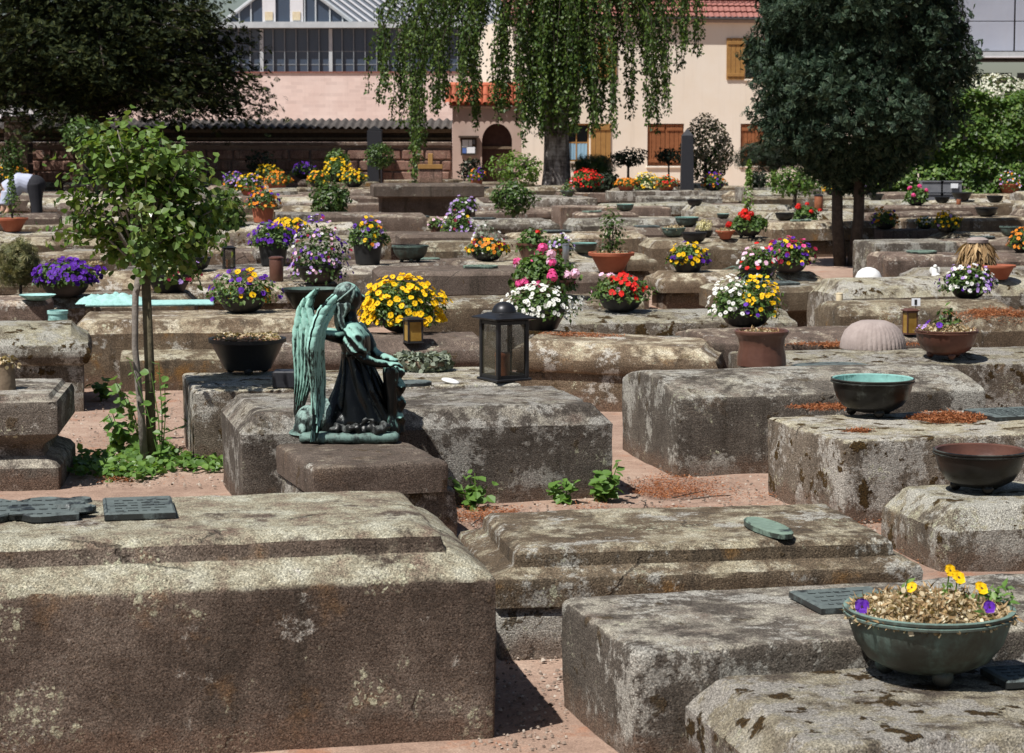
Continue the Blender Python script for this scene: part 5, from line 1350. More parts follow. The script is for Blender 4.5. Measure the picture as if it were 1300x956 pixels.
def planting(root, R_, z, k, style, cols, spread=1.3, hgt=0.8, leaf=None, dens=1.0, asym=None):
    """foliage mound and blossoms above a bowl of rim radius R_ whose soil lies at z; k = pixels per metre there"""
    if k < 190 and style not in ('cone', 'shrublet', 'dry', 'grass'): spread, hgt = 0.35 + spread * 0.64, hgt * 0.82
    rx = R_ * spread; h = R_ * hgt * 1.1
    near = k > 170
    ls = max(0.03, 2.6 / k) * (1.0 if near else 1.15)
    mat = leaf or L_PLANT
    if style in ('pansy', 'viola', 'petunia', 'geranium'):
        n = int(dens * min(900, 5.5 * (2 * math.pi * rx * rx) / (ls * ls) * 0.8)) + 60
        p, d = dome_points(n, rx, rx * 0.95, h, z, 0.55, -0.3)
        me = scatter('foliage', T_ROUND if style == 'geranium' else T_LEAF, p, d, RNG.uniform(0.8, 1.5, n) * ls, jitter=0.6)
        tag(mobj('foliage', me, mat, root), kind='stuff')
        bs = {'pansy': 0.042, 'viola': 0.029, 'petunia': 0.043, 'geranium': 0.08}[style]
        tpl, nm = {'pansy': (T_PANSY, 'p'), 'viola': (T_PANSY, 'p'), 'petunia': (T_BLOOM, 'b'), 'geranium': (T_UMBEL, 'u')}[style]
        bs = max(bs, 2.6 / k)
        tot = sum(c[1] for c in cols)
        for ci, (c, wt) in enumerate(cols):
            nb = max(2, int(dens * 1.5 * (math.pi * 1.7 * rx * rx) / (bs * bs) * (0.28 if style == 'geranium' else 0.52) * wt / max(tot, 1.0)))
            p, d = dome_points(nb, rx * 1.05, rx, h * 1.12, z + 0.01, 0.06, -0.25)
            cl = np.array([mnoise.noise(Vector((q[0] / rx * 2.2 + ci * 7, q[1] / rx * 2.2, q[2] / max(h, .01) * 2.2 + rx * 50))) for q in p])
            kp = RNG.random(nb) < np.clip(0.72 + 1.5 * cl, 0.1, 1.0)
            p, d = p[kp], d[kp]; nb = len(p)
            p = p * (1 + RNG.normal(0, 0.05, (nb, 1)) * np.array([[1, 1, 0.6]]))
            if asym and ci < len(asym) and asym[ci] is not None:       # colours kept to one side of the bowl
                p[:, 0] = asym[ci] * rx * 0.5 + p[:, 0] * 0.55
            d = d + np.array([-0.15, -0.5, 0.1])
            if nb == 0: continue
            if style == 'geranium':
                d = d * 0 + np.array([0, 0, 1.0]); p[:, 2] += 0.02
            if near and bs * k >= 8:
                me = bmesh_for(c, tpl, nm)
                for q, dd in zip(p, d):
                    o = mobj('blossom', me, None, root, loc=q); o.rotation_mode = 'QUATERNION'
                    dv = Vector(dd) + Vector((random.gauss(0, .3), random.gauss(0, .3), random.gauss(0, .2)))
                    o.rotation_quaternion = dv.to_track_quat('Z', 'Y') @ Quaternion((0, 0, 1), random.uniform(-0.7, 0.7)); s_ = bs * random.uniform(0.8, 1.15); o.scale = (s_,) * 3
            else:
                me = scatter('blossoms', tpl, p, d, RNG.uniform(0.8, 1.15, nb) * bs, spin=RNG.normal(0, 0.6, nb), jitter=0.3)
                o = mobj('blossoms', me, [FL[c], M_EYE], root); tag(o, kind='stuff')
    elif style == 'dry':
        n = int(1700 * dens) if near else 220
        a = RNG.uniform(0, 6.283, n); r_ = np.sqrt(RNG.random(n)) * rx
        p = np.stack([r_ * np.cos(a), r_ * np.sin(a), z + RNG.random(n) * h * np.maximum(0, 1.05 - (r_ / rx) ** 2)], 1)
        me = scatter('dried_flowers', T_ROUND, p, np.tile([0, -0.2, 0.7], (n, 1)), RNG.uniform(0.4, 1.2, n) * max(0.017, 3 / k), jitter=0.8)
        tag(mobj('dry_stalks', scatter('dry_stalks', T_NARROW, p[::3] + np.array([0, 0, 0.008]), np.tile([0, -0.3, 0.5], (len(p[::3]), 1)), RNG.uniform(0.8, 1.8, len(p[::3])) * max(0.02, 3 / k), jitter=1.0), L_STRAW, root), kind='stuff')
        tag(mobj('dried_flowers', me, L_DRY, root), kind='stuff')
        for (c, nb) in cols:
            p, d = dome_points(nb, rx * 0.9, rx * 0.9, h * 1.2, z + 0.01, 0.1, 0.0)
            me = bmesh_for(c, T_PANSY, 'p')
            for q, dd in zip(p, d):
                o = mobj('blossom', me, None, root, loc=q); o.rotation_mode = 'QUATERNION'
                o.rotation_quaternion = (Vector(dd) + Vector((random.gauss(0, .5), -0.5 + random.gauss(0, .3), 0.3))).to_track_quat('Z', 'Y'); o.scale = (max(0.042, 3 / k),) * 3
    elif style == 'grass':
        n = int(260 * dens)
        a = RNG.uniform(0, 6.283, n); q = RNG.random(n) * R_ * 0.5
        p = np.stack([q * np.cos(a), q * np.sin(a), z + 0 * a], 1)
        d = np.stack([np.cos(a) * 1.0, np.sin(a) * 1.0, 0.55 + 0 * a], 1)
        me = scatter('grass_blades', ([(0.025, 0, 0), (0.018, 0.6, 0.06), (0, 1, -0.1), (-0.018, 0.6, 0.06), (-0.025, 0, 0)], [(0, 1, 2, 3, 4)], [0]), p, np.stack([-np.cos(a) * 0.5, -np.sin(a) * 0.5, 0.8 + 0 * a], 1), RNG.uniform(0.6, 1.1, n) * rx * 1.25, spin=RNG.normal(0, 0.4, n) + np.pi, jitter=0.3)
        tag(mobj('grass_blades', me, mat, root), kind='stuff')
    elif style in ('shrublet', 'cone', 'heath', 'leaves'):
        n = int((700 if near else 420) * dens)
        if style == 'cone':
            t = RNG.random(n) ** 0.7; a = RNG.uniform(0, 6.283, n); r_ = rx * (1 - t) * (0.8 + 0.3 * RNG.random(n)) * (1 + 0.2 * np.sin(t * 18))
            p = np.stack([r_ * np.cos(a), r_ * np.sin(a), z + t * h * 2.2], 1); d = np.stack([np.cos(a), np.sin(a), 0.6 + 0 * a], 1)
        else:
            p, d = cloud(n, rx * 0.8, rx * 0.8, h * 0.75, 3, amp=0.4); p[:, 2] += z + h * 0.6
        me = scatter('foliage', T_NARROW if style == 'heath' else T_LEAF, p, d + np.array([0, 0, 0.4]), RNG.uniform(0.8, 1.4, len(p)) * ls * 1.1, jitter=0.5)
        tag(mobj('foliage', me, mat, root), kind='stuff')
        mb = MB()
        for i in range(6): mb.tube([(0, 0, z - 0.02), (math.cos(i) * rx * 0.3, math.sin(i) * rx * 0.3, z + h * 0.9)], [0.006, 0.003], 5)
        mb.build('stems', P_BARK, root)
    elif style == 'pebbles':
        mb = MB(); r2 = random.Random(5)
        for i in range(170):
            a = r2.uniform(0, 6.283); q = math.sqrt(r2.random()) * R_ * 0.88
            mb.sphere((q * math.cos(a), q * math.sin(a), z + 0.008 + 0.02 * (1 - (q / R_) ** 2)), (r2.uniform(.008, .016), r2.uniform(.007, .013), r2.uniform(.005, .009)), 6, 4)
        n = 380; a = RNG.uniform(0, 6.283, n); q = np.sqrt(RNG.random(n)) * R_ * 0.9
        tag(mb.build('pebbles', plain('terracotta_pebble', (0.3, 0.13, 0.07), (0.5, 0.33, 0.22), 0.8, sc=40), root, 180), kind='stuff')
        me = scatter('petals', T_ROUND, np.stack([q * np.cos(a), q * np.sin(a), z + 0.02 + 0.02 * RNG.random(n)], 1), np.tile([0, 0, 1.0], (n, 1)), RNG.uniform(0.012, 0.026, n), jitter=0.5)
        tag(mobj('petals', me, L_DRY, root), kind='stuff')
FOOT = {}
BOWLS = []
def bowl(u, v, wpx, kind, mat, plants, label, short, feet=False, name='flower_bowl', cat='flower bowl', hk=None, seg=None, inner=None, wob=None, dy=0.0, sx=1.0, margin=0.1):
    rec, p = place(u, v, margin)
    k = F / p.y
    R_ = wpx / k / 2
    p = p + Vector((0, dy, 0))
    p.z = max(tz(rec, p.x + a_ * R_ * 0.35, p.y + b_ * R_ * 0.35) for a_ in (-1, 0, 1) for b_ in (-1, 0, 1))
    root = tag(empty(name, p, random.uniform(0, 6.28) if wob is None else 0.3), label, cat, 'bowls and pots standing on the tombs')
    root.rotation_euler.z = 0.0
    hf, fn = PROF[kind]
    h = 2 * R_ * (hk or hf)
    fz = R_ * 0.13 if feet else 0.0
    sg = seg or (56 if k > 170 else 28)
    mb = MB().lathe([(r, z + fz * 0.8) for (r, z) in fn(R_, h)], sg, 0, (0, 0, 0), wob)
    if sx != 1: mb.v = [(x * sx, y, z) for (x, y, z) in mb.v]
    bo = mb.build('bowl', mat, root, 40)
    if inner is not None:
        bo.data.materials.append(inner)
        npf = len(fn(R_, h)) - 1
        start = {'hemi': 11, 'low': 6}.get(kind, 6)
        for q in bo.data.polygons:
            if q.index >= start * sg: q.material_index = 1
    if feet:
        for i in range(3):
            a = -math.pi / 2 + 0.15 + i * 2 * math.pi / 3
            MB().sphere((0, 0, 0), fz, 16, 10).build('foot', mat, root, 180, loc=(0.52 * R_ * math.cos(a), 0.52 * R_ * math.sin(a), fz * 0.96))
    zs = fz * 0.8 + h * 0.86
    if inner is None:
        MB().lathe([(0.93 * R_, zs - 0.002), (0.9 * R_, zs), (0.5 * R_, zs + R_ * 0.05), (0.0001, zs + R_ * 0.07)], 24).build('soil', P_SOIL, root, 180)
    for pl in (plants or []):
        planting(root, R_, zs, k, *pl[:2], **(pl[2] if len(pl) > 2 else {}))
    BOWLS.append((short, p, rec)); rec['things'].append(short)
    return root

Y_, W_, PU, RD, OR, LI, PK, MA, PA, CR = 'yellow', 'white', 'purple', 'red', 'orange', 'lilac', 'pink', 'maroon', 'pale', 'cream'
# --- near bowls
b = bowl(1178, 860, 214, 'hemi', B_BOWL, [('dry', [], dict(spread=1.0, hgt=0.24, dens=2.0))], 'large verdigris bronze bowl of dried pansies at the bottom right', 'dried pansy bowl', True, hk=0.385)
sb = MB(); lp_, ln_ = [], []
for (dx, dy_, dz, c, s_) in ((0.078, 0.02, 0.085, Y_, 0.04), (0.06, 0.04, 0.105, Y_, 0.032), (0.13, -0.02, 0.06, Y_, 0.038), (-0.185, -0.06, 0.012, PU, 0.04), (0.135, -0.1, 0.02, PU, 0.034), (-0.04, 0.03, 0.05, Y_, 0.03)):
    z_ = 0.192 + dz * 0.8
    sb.tube([(dx * 0.8, dy_ + 0.02, 0.16), (dx * 0.95, dy_ + 0.012, z_ * 0.8), (dx, dy_ + 0.006, z_ - 0.004)], 0.0022, 5)
    o = mobj('blossom', bmesh_for(c, T_PANSY, 'p'), None, b, loc=(dx, dy_, z_)); o.rotation_mode = 'QUATERNION'
    o.rotation_quaternion = Vector((random.uniform(-0.7, 0.5), -1, random.uniform(0.2, 1.1))).to_track_quat('Z', 'Y'); o.scale = (s_,) * 3
    for j in range(7):
        t = j / 7; lp_.append((dx * (0.85 + 0.15 * t) + random.gauss(0, 0.014), dy_ + random.gauss(0, 0.014), 0.175 + t * dz * 0.9)); ln_.append((random.gauss(0, .6), -0.5, 0.8))
for j in range(34): lp_.append((0.2 + random.gauss(0, 0.018), 0.03 + random.gauss(0, 0.02), 0.195 + random.random() * 0.035)); ln_.append((random.gauss(0, .6), -0.3, 0.8))
for j in range(8): lp_.append((-0.055 + random.gauss(0, 0.01), 0.05, 0.195 + j * 0.007)); ln_.append((random.gauss(0, .6), -0.8, 0.5))
sb.build('stem', L_IVY, b)
tag(mobj('foliage', scatter('foliage', T_LEAF, lp_, ln_, RNG.uniform(0.018, 0.038, len(lp_)), jitter=0.3), L_IVY, b), kind='stuff')
bowl(1243, 624, 116, 'hemi', B_DARK, None, 'empty dark bronze bowl on ball feet at the right edge', 'empty dark bronze bowl', True, inner=P_BROWN, name='bronze_bowl', cat='bowl')
bowl(1106, 528, 104, 'hemi', B_DARK, None, 'dark bronze bowl with turquoise inside on the white crusted tomb', 'turquoise lined bowl', True, inner=B_LINING, name='bronze_bowl', cat='bowl')
bowl(1201, 459, 78, 'hemi', P_BROWN, [('dry', [(PU, 4), (LI, 2)], dict(spread=0.95, hgt=0.3, dens=0.7)), ('leaves', None, dict(spread=0.5, hgt=0.6, dens=0.15))], 'brown glazed ribbed bowl with withered pansies on the right', 'brown ribbed bowl', True, wob=lambda t, z: 1 + 0.018 * math.sin(t * 20 + z * 30))
bowl(942, 468, 66, 'pot', P_BROWN, [('dry', [], dict(spread=0.85, hgt=0.16, dens=0.4))], 'waisted brown ceramic pot with dry soil on the round backed tomb', 'waisted brown pot', margin=0.13, wob=lambda t, z: 1 + 0.012 * math.sin(t * 36))
bowl(941, 420, 68, 'hemi', P_BLACK, [('viola', [(W_, 1), (Y_, 1.1), (PU, 0.15)], dict(spread=1.3, hgt=0.95, asym=[-0.95, 0.75, 0.0], dens=1.3))], 'black bowl half white half yellow violas above the waisted brown pot', 'white and yellow viola bowl')
bowl(511, 420, 64, 'hemi', P_BLACK, [('pansy', [(Y_, 1)], dict(spread=1.6, hgt=1.2, dens=2.2))], 'black bowl overflowing with bright yellow pansies behind the angel', 'yellow pansy bowl')
bowl(788, 404, 58, 'hemi', P_BLACK, [('petunia', [(RD, 1), (PA, 0.14)], dict(spread=1.5, hgt=0.95, asym=[0.25, -0.75]))], 'black bowl of red petunias with two pink heads', 'red petunia bowl')
bowl(690, 386, 62, 'low', P_BROWN, [('geranium', [(PK, 1.0), (PA, 0.5), (W_, 0.1)], dict(spread=1.5, hgt=1.3, dens=1.5))], 'brown planter of pink geraniums behind the large lantern', 'pink geranium planter', sx=1.2)
bowl(684, 413, 70, 'low', P_BLACK, [('viola', [(W_, 1)], dict(spread=1.3, hgt=0.75, leaf=L_BOX))], 'dark bowl of small white violas right behind the lantern', 'white viola bowl')
bowl(308, 397, 62, 'hemi', P_BLACK, [('pansy', [(PU, 1), (Y_, 0.45), (OR, 0.2)], dict(spread=1.65, hgt=1.05, dens=0.6, asym=[None, 0.3, 0.5]))], 'black bowl of purple and yellow pansies above the dried petal bowl', 'purple and yellow pansy bowl')
bowl(72, 386, 64, 'hemi', P_BLACK, [('pansy', [(PU, 1)], dict(spread=1.35, hgt=0.7, dens=2.4))], 'dense mound of deep purple pansies at the far left', 'deep purple pansy bowl')
bowl(311, 470, 96, 'low', P_BLACK, [('pebbles', None)], 'wide black bowl filled with pebbles and dried petals left of the angel', 'dried petal bowl', True, hk=0.42)
bowl(396, 392, 66, 'low', B_DARK, None, 'oval green bronze bowl with a lid behind the angel wings', 'oval lidded bowl', inner=B_BOWL, name='bronze_bowl', cat='bowl', sx=1.15)
# --- middle distance
M_ = [
    (958, 358, 46, 'hemi', P_BLACK, [('grass', None, dict(spread=1.6, leaf=L_BLUE)), ('petunia', [(RD, .5), (PA, .5), (W_, .4)], dict(spread=1.0, hgt=1.3)), ('grass', None, dict(spread=1.2, dens=.7, leaf=L_BRIGHT))], 'black bowl of pink cyclamen with long blue green grass blades', 'cyclamen and grass bowl'),
    (1002, 348, 48, 'hemi', P_BLACK, [('pansy', [(PU, 1), (MA, .6), (Y_, .4), (PK, .3)], dict(spread=1.45, hgt=1.2))], 'dark bowl of purple maroon and cream pansies left of the cypress trunk', 'purple maroon pansy bowl'),
    (776, 350, 56, 'cone', P_TERRA, [('shrublet', None, dict(spread=.75, hgt=1.5, leaf=L_BOX)), ('dry', [], dict(spread=.9, hgt=.2))], 'wide terracotta bowl with a small evergreen shrub', 'terracotta shrub bowl'),
    (676, 332, 40, 'low', P_BROWN, [('geranium', [(RD, .8)], dict(spread=1.1, hgt=1.25, dens=.5, asym=[-.5]))], 'brown bowl with a red geranium left of the white flowered pot', 'red geranium brown bowl', dict(hk=.6)),
    (710, 334, 22, 'tub', P_TERRA, [('viola', [(W_, .8), (LI, .5)], dict(spread=1.7, hgt=1.9))], 'small terracotta pot of white and lilac violas', 'small white viola pot'),
    (742, 323, 32, 'hemi', B_BOWL, None, 'small empty green bronze bowl left of the terracotta shrub bowl', 'small green bowl by the shrub', dict(inner=B_LINING)),
    (617, 331, 42, 'hemi', P_BLACK, [('pansy', [(OR, .7), (Y_, .4), (MA, .4)], dict(spread=1.35, hgt=.7)), ('grass', None, dict(spread=.8, dens=.5, leaf=L_BLUE)), ('viola', [(W_, .5), (LI, .3)], dict(spread=1.0, hgt=1.8, dens=.35, leaf=L_GREY))], 'black bowl of orange and red violas with a silvery tuft', 'orange and red viola bowl'),
    (521, 333, 46, 'hemi', B_BOWL, None, 'footed empty black green bowl right of the yellow purple pansies', 'footed black green bowl', dict(feet=True, inner=B_DARK)),
    (467, 345, 42, 'tub', P_BLACK, [('pansy', [(Y_, 1), (PU, .35), (OR, .2), (LI, .2)], dict(spread=1.35, hgt=1.3, asym=[.1, -.3, .5, .6]))], 'black tub of yellow pansies with a purple patch', 'yellow pansy tub'),
    (405, 361, 56, 'hemi', P_BLACK, [('viola', [(LI, 1), (PU, .8), (PA, .5), (MA, .4), (W_, .4)], dict(spread=1.45, hgt=2.3, dens=.9, leaf=L_BOX))], 'tall mixed tub of lilac purple and pink flowers left of the yellow tub', 'tall mixed lilac tub'),
    (347, 338, 42, 'tub', P_BLACK, [('pansy', [(PU, 1)], dict(spread=1.4, hgt=1.1, dens=1.3))], 'tall black tub of violet pansies behind the brown candle', 'violet pansy tub'),
    (366, 302, 34, 'hemi', P_BLACK, [('pansy', [(Y_, 1)], dict(spread=1.4, hgt=.7, dens=1.3))], 'flat mound of lemon yellow pansies behind the violet tub', 'lemon yellow mound'),
    (334, 284, 32, 'tub', P_TERRA, [('pansy', [(OR, 1), (PU, .6), (MA, .3)], dict(spread=1.45, hgt=1.25))], 'red pot of orange and purple pansies right of the thuja', 'orange purple pansy pot'),
    (318, 248, 30, 'low', P_TERRA, [('pansy', [(Y_, 1), (OR, .3), (LI, .25)], dict(spread=1.3, hgt=1.1))], 'reddish bowl of golden pansies behind the thuja', 'golden pansy bowl'),
    (352, 250, 26, 'tub', P_TERRA, [('pansy', [(OR, 1)], dict(spread=1.4, hgt=.9))], 'small red pot of apricot pansies before the dark wall', 'apricot pansy pot'),
    (340, 232, 26, 'low', P_BROWN, [('pansy', [(Y_, 1)], dict(spread=1.3, hgt=.8))], 'brown bowl of yellow pansies in the shade before the wall', 'shaded yellow pansy bowl'),
    (298, 240, 22, 'low', P_BLACK, [('pansy', [(LI, .6), (OR, .5), (PU, .6)], dict(spread=1.5, hgt=1.3))], 'small bowl of mixed lilac and orange pansies at the rose crown edge', 'lilac orange pansy bowl'),
    (16, 300, 38, 'cone', P_TERRA, [('cone', None, dict(spread=.7, hgt=1.3, leaf=L_HEDGE))], 'terracotta bowl with a dwarf conifer at the far left', 'dwarf conifer bowl'),
    (248, 352, 40, 'hemi', P_BLACK, [('leaves', None, dict(spread=.5, hgt=.4, dens=.3))], 'black bowl in shade right of the rose stem', 'shaded black bowl'),
    (950, 303, 36, 'hemi', P_BLACK, [('geranium', [(RD, 1)], dict(spread=1.4, hgt=.9)), ('cone', None, dict(spread=.55, hgt=1.9, leaf=L_BRIGHT))], 'black bowl of scarlet geraniums round a lime green spiral conifer', 'scarlet geranium bowl', dict(feet=True)),
    (922, 304, 24, 'cone', P_TERRA, [('dry', [], dict(spread=.9, hgt=.3))], 'small terracotta pot of pebbles left of the scarlet geraniums', 'pebble pot'),
    (894, 302, 22, 'hemi', P_BLACK, [('heath', None, dict(spread=1.3, hgt=1.1, leaf=FL[CR]))], 'small dark bowl of yellowish heather', 'heather bowl'),
    (872, 289, 30, 'hemi', B_BOWL, None, 'green bronze bowl with a turquoise rim before the obelisk', 'turquoise rimmed bowl', dict(inner=B_LINING)),
    (855, 301, 30, 'hemi', B_BOWL, [('dry', [], dict(spread=.95, hgt=.25))], 'dark green bowl of dried stalks left of the heather bowl', 'dried stalk bowl'),
    (793, 266, 22, 'hemi', B_BOWL, None, 'small green bowl alone on the bare tombs below the house', 'lone small green bowl', dict(inner=B_LINING)),
    (880, 261, 20, 'hemi', P_BLACK, None, 'small black bowl with a white ball below the obelisk', 'small black bowl below the obelisk'),
    (881, 316, 32, 'hemi', P_BLACK, None, 'empty black bowl behind the silver lantern', 'empty bowl behind the silver lantern'),
    (918, 279, 16, 'hemi', B_BOWL, None, 'tiny turquoise bowl left of the spiral conifer', 'tiny turquoise bowl', dict(inner=B_LINING)),
    (996, 281, 24, 'hemi', P_BLACK, None, 'empty black bowl left of the cypress trunks', 'empty bowl left of the cypress'),
    (1023, 288, 28, 'hemi', P_BLACK, [('geranium', [(RD, .8), (LI, .2)], dict(spread=1.25, hgt=1.0))], 'dark bowl with two red blooms touching the cypress trunk', 'two red bloom bowl'),
    (1107, 292, 28, 'hemi', P_BLACK, [('pansy', [(OR, 1), (PU, .4), (Y_, .5)], dict(spread=1.3, hgt=1.2))], 'bowl of amber and purple pansies right of the cypress trunks', 'amber purple pansy bowl'),
    (1202, 297, 30, 'hemi', P_BLACK, [('pansy', [(Y_, 1), (LI, .25)], dict(spread=1.25, hgt=1.1))], 'black bowl of yellow pansies beside a small white flowered bowl', 'yellow pansy bowl at right'),
    (1174, 292, 20, 'hemi', P_BLACK, [('viola', [(W_, .6), (Y_, .3)], dict(spread=1.2, hgt=.8))], 'small black bowl of white violas left of the yellow pansies', 'small white bowl at right'),
    (1252, 276, 28, 'hemi', P_BLACK, None, 'empty black bowl on the second row before the hedge', 'empty bowl before the hedge'),
    (1285, 304, 32, 'hemi', B_BOWL, None, 'empty dark green bowl at the right edge of the field', 'empty dark green bowl', dict(inner=B_DARK)),
    (1163, 261, 24, 'hemi', P_BLACK, [('geranium', [(PK, .8), (RD, .2)], dict(spread=1.25, hgt=1.3))], 'black bowl of rose pink geraniums before the grey crates', 'rose pink geranium bowl'),
    (1112, 255, 20, 'low', P_BLACK, None, 'shallow black bowl right of the cypress before the hedge', 'shallow bowl by the hedge'),
    (1196, 258, 19, 'hemi', P_BLACK, None, 'small black bowl directly below the grey crates', 'small bowl below the crates'),
    (1221, 255, 26, 'low', P_BLACK, None, 'wide black bowl right below the grey crates', 'wide bowl below the crates'),
    (1263, 257, 21, 'hemi', P_BLACK, None, 'small black bowl below the white mound at the hedge', 'small bowl below the white mound'),
    (1253, 246, 20, 'low', P_BROWN, [('viola', [(CR, 1)], dict(spread=1.15, hgt=.8, dens=1.4))], 'low bowl with a cream flower mound before the hedge', 'cream flower mound'),
    (1282, 248, 30, 'low', P_TERRA, [('pansy', [(LI, .6), (OR, .6), (W_, .4), (RD, .3)], dict(spread=1.1, hgt=1.1))], 'terracotta trough of mixed bright flowers at the far right', 'mixed bright trough'),
    (873, 347, 46, 'low', P_BLACK, [('pansy', [(Y_, 1), (PU, .25)], dict(spread=1.1, hgt=.9))], 'bowl of yellow pansies behind the silver lantern', 'yellow pansies by the silver lantern'),
    (1229, 386, 46, 'hemi', P_BLACK, [('viola', [(W_, .7), (LI, .7), (PU, .3)], dict(spread=1.65, hgt=1.1, leaf=L_BOX))], 'dark bowl of trailing white and lilac violas on the moss covered tomb', 'trailing viola bowl'),
    (1268, 360, 40, 'cone', P_TERRA, None, 'empty terracotta bowl beside the dried grass bundle', 'empty terracotta bowl'),
    (588, 276, 30, 'hemi', P_BLACK, [('pansy', [(LI, .8), (W_, .4)], dict(spread=1.2, hgt=1.0))], 'bowl of pale lilac pansies before the bright shrub', 'pale lilac pansy bowl'),
    (582, 303, 36, 'hemi', P_BLACK, [('pansy', [(LI, .8), (MA, .3), (Y_, .2), (W_, .4)], dict(spread=1.25, hgt=1.2))], 'bowl of lilac and maroon pansies behind the footed black bowl', 'lilac maroon pansy bowl'),
    (553, 301, 16, 'tub', P_BROWN, [('pansy', [(PA, 1)], dict(spread=1.3, hgt=1.2))], 'tiny pot of one pale pink bloom', 'tiny pale pink pot'),
    (490, 226, 26, 'hemi', P_BLACK, [('pansy', [(PU, .8), (OR, .6), (Y_, .4)], dict(spread=1.3, hgt=1.2))], 'black bowl of purple and orange pansies on the tall stepped tomb', 'purple orange pansy bowl'),
    (506, 226, 16, 'hemi', P_TERRA, [('pansy', [(Y_, 1)], dict(spread=1.3, hgt=1.0))], 'little pot of yellow pansies on the tall stepped tomb', 'little yellow pot'),
    (428, 232, 30, 'hemi', P_BLACK, [('pansy', [(Y_, 1)], dict(spread=1.3, hgt=1.3))], 'bowl of canary yellow pansies before the pale shrub', 'canary yellow bowl'),
    (449, 238, 26, 'hemi', P_BLACK, [('pansy', [(Y_, 1), (OR, .2)], dict(spread=1.3, hgt=1.0))], 'second bowl of yellow pansies left of the tall stepped tomb', 'second yellow bowl'),
    (404, 238, 24, 'hemi', P_BLACK, [('pansy', [(Y_, .6), (OR, .5)], dict(spread=1.3, hgt=1.0))], 'bowl of yellow orange pansies behind the leafy bush', 'yellow orange bowl'),
    (386, 228, 26, 'hemi', P_BLACK, [('pansy', [(PU, 1)], dict(spread=1.3, hgt=.9))], 'bowl of violet pansies in the shade of the wall', 'shaded violet bowl'),
    (372, 224, 18, 'tub', P_TERRA, [('pansy', [(OR, 1)], dict(spread=1.3, hgt=.9))], 'pot of dull orange flowers in deep shade at the wall', 'shaded orange pot'),
    (742, 245, 32, 'low', P_BLACK, [('petunia', [(RD, 1)], dict(spread=1.3, hgt=1.1, dens=1.3))], 'planter of dark red flowers before the low blackish bush', 'dark red planter'),
    (721, 249, 19, 'low', B_BOWL, [('petunia', [(PA, .6)], dict(spread=.8, hgt=1.6, dens=.5))], 'green bowl of dried pink stalks with a white hook', 'dried pink stalk bowl'),
    (820, 246, 30, 'low', P_BLACK, [('pansy', [(Y_, .8), (CR, .6)], dict(spread=1.3, hgt=1.1))], 'bowl of yellow and cream flowers under the dark bonsai', 'yellow cream bowl'),
    (795, 243, 26, 'low', P_TERRA, [('pansy', [(OR, 1)], dict(spread=1.2, hgt=.5))], 'flat tray of orange flowers left of the yellow cream bowl', 'orange tray'),
    (846, 243, 24, 'low', P_TERRA, [('pansy', [(OR, .7), (RD, .5)], dict(spread=1.2, hgt=.9))], 'bowl of orange red flowers left of the obelisk', 'orange red bowl'),
    (906, 243, 24, 'hemi', P_BLACK, [('pansy', [(OR, .7), (PU, .6)], dict(spread=1.25, hgt=1.2))], 'shaded bowl of orange and purple pansies right of the obelisk', 'shaded orange purple bowl'),
    (1058, 249, 24, 'hemi', P_BLACK, [('pansy', [(Y_, .8), (OR, .5)], dict(spread=1.3, hgt=1.3))], 'bowl of gold pansies seen between the cypress trunks', 'gold pansies behind the trunks'),
    (1100, 246, 18, 'hemi', P_BLACK, [('pansy', [(LI, .7), (W_, .4)], dict(spread=1.3, hgt=1.3))], 'bowl of pale lilac flowers just right of the cypress trunk', 'pale lilac bowl by the trunk'),
    (12, 236, 34, 'low', P_BLACK, [('pansy', [(Y_, 1), (OR, .3)], dict(spread=1.3, hgt=1.0))], 'yellow flower bed bowl behind the bending person', 'yellow bowl behind the person'),
    (605, 240, 18, 'tub', P_TERRA, [('pansy', [(PU, .8), (OR, .5)], dict(spread=1.3, hgt=1.2))], 'small pot of purple flowers below the gate shrub', 'purple pot at the gate'),
    (1299, 322, 30, 'hemi', P_BLACK, [('pansy', [(OR, 1)], dict(spread=1.3, hgt=1.3))], 'orange pansies cut by the right edge', 'orange pansies at the edge'),
    (215, 372, 60, 'low', P_BLACK, [('leaves', None, dict(spread=1.2, hgt=.8, leaf=L_GREY)), ('petunia', [(CR, .6), (LI, .3)], dict(spread=1.0, hgt=1.2, dens=.4)), ('viola', [(MA, .6)], dict(spread=1.4, hgt=.8, dens=.4))], 'silvery leafed planter with cream and maroon flowers right of the rose stem', 'silver leaf planter'),
    (118, 350, 30, 'low', P_BROWN, [('dry', [], dict(spread=.95, hgt=.3))], 'brown box of faded flowers behind the deep purple pansies', 'faded flower box'),
]
for q in M_:
    kw = q[8] if len(q) > 8 else {}
    pl = [(a[0], a[1], a[2] if len(a) > 2 else {}) for a in (q[5] or [])]
    bowl(q[0], q[1], q[2], q[3], q[4], pl, q[6], q[7], **kw)
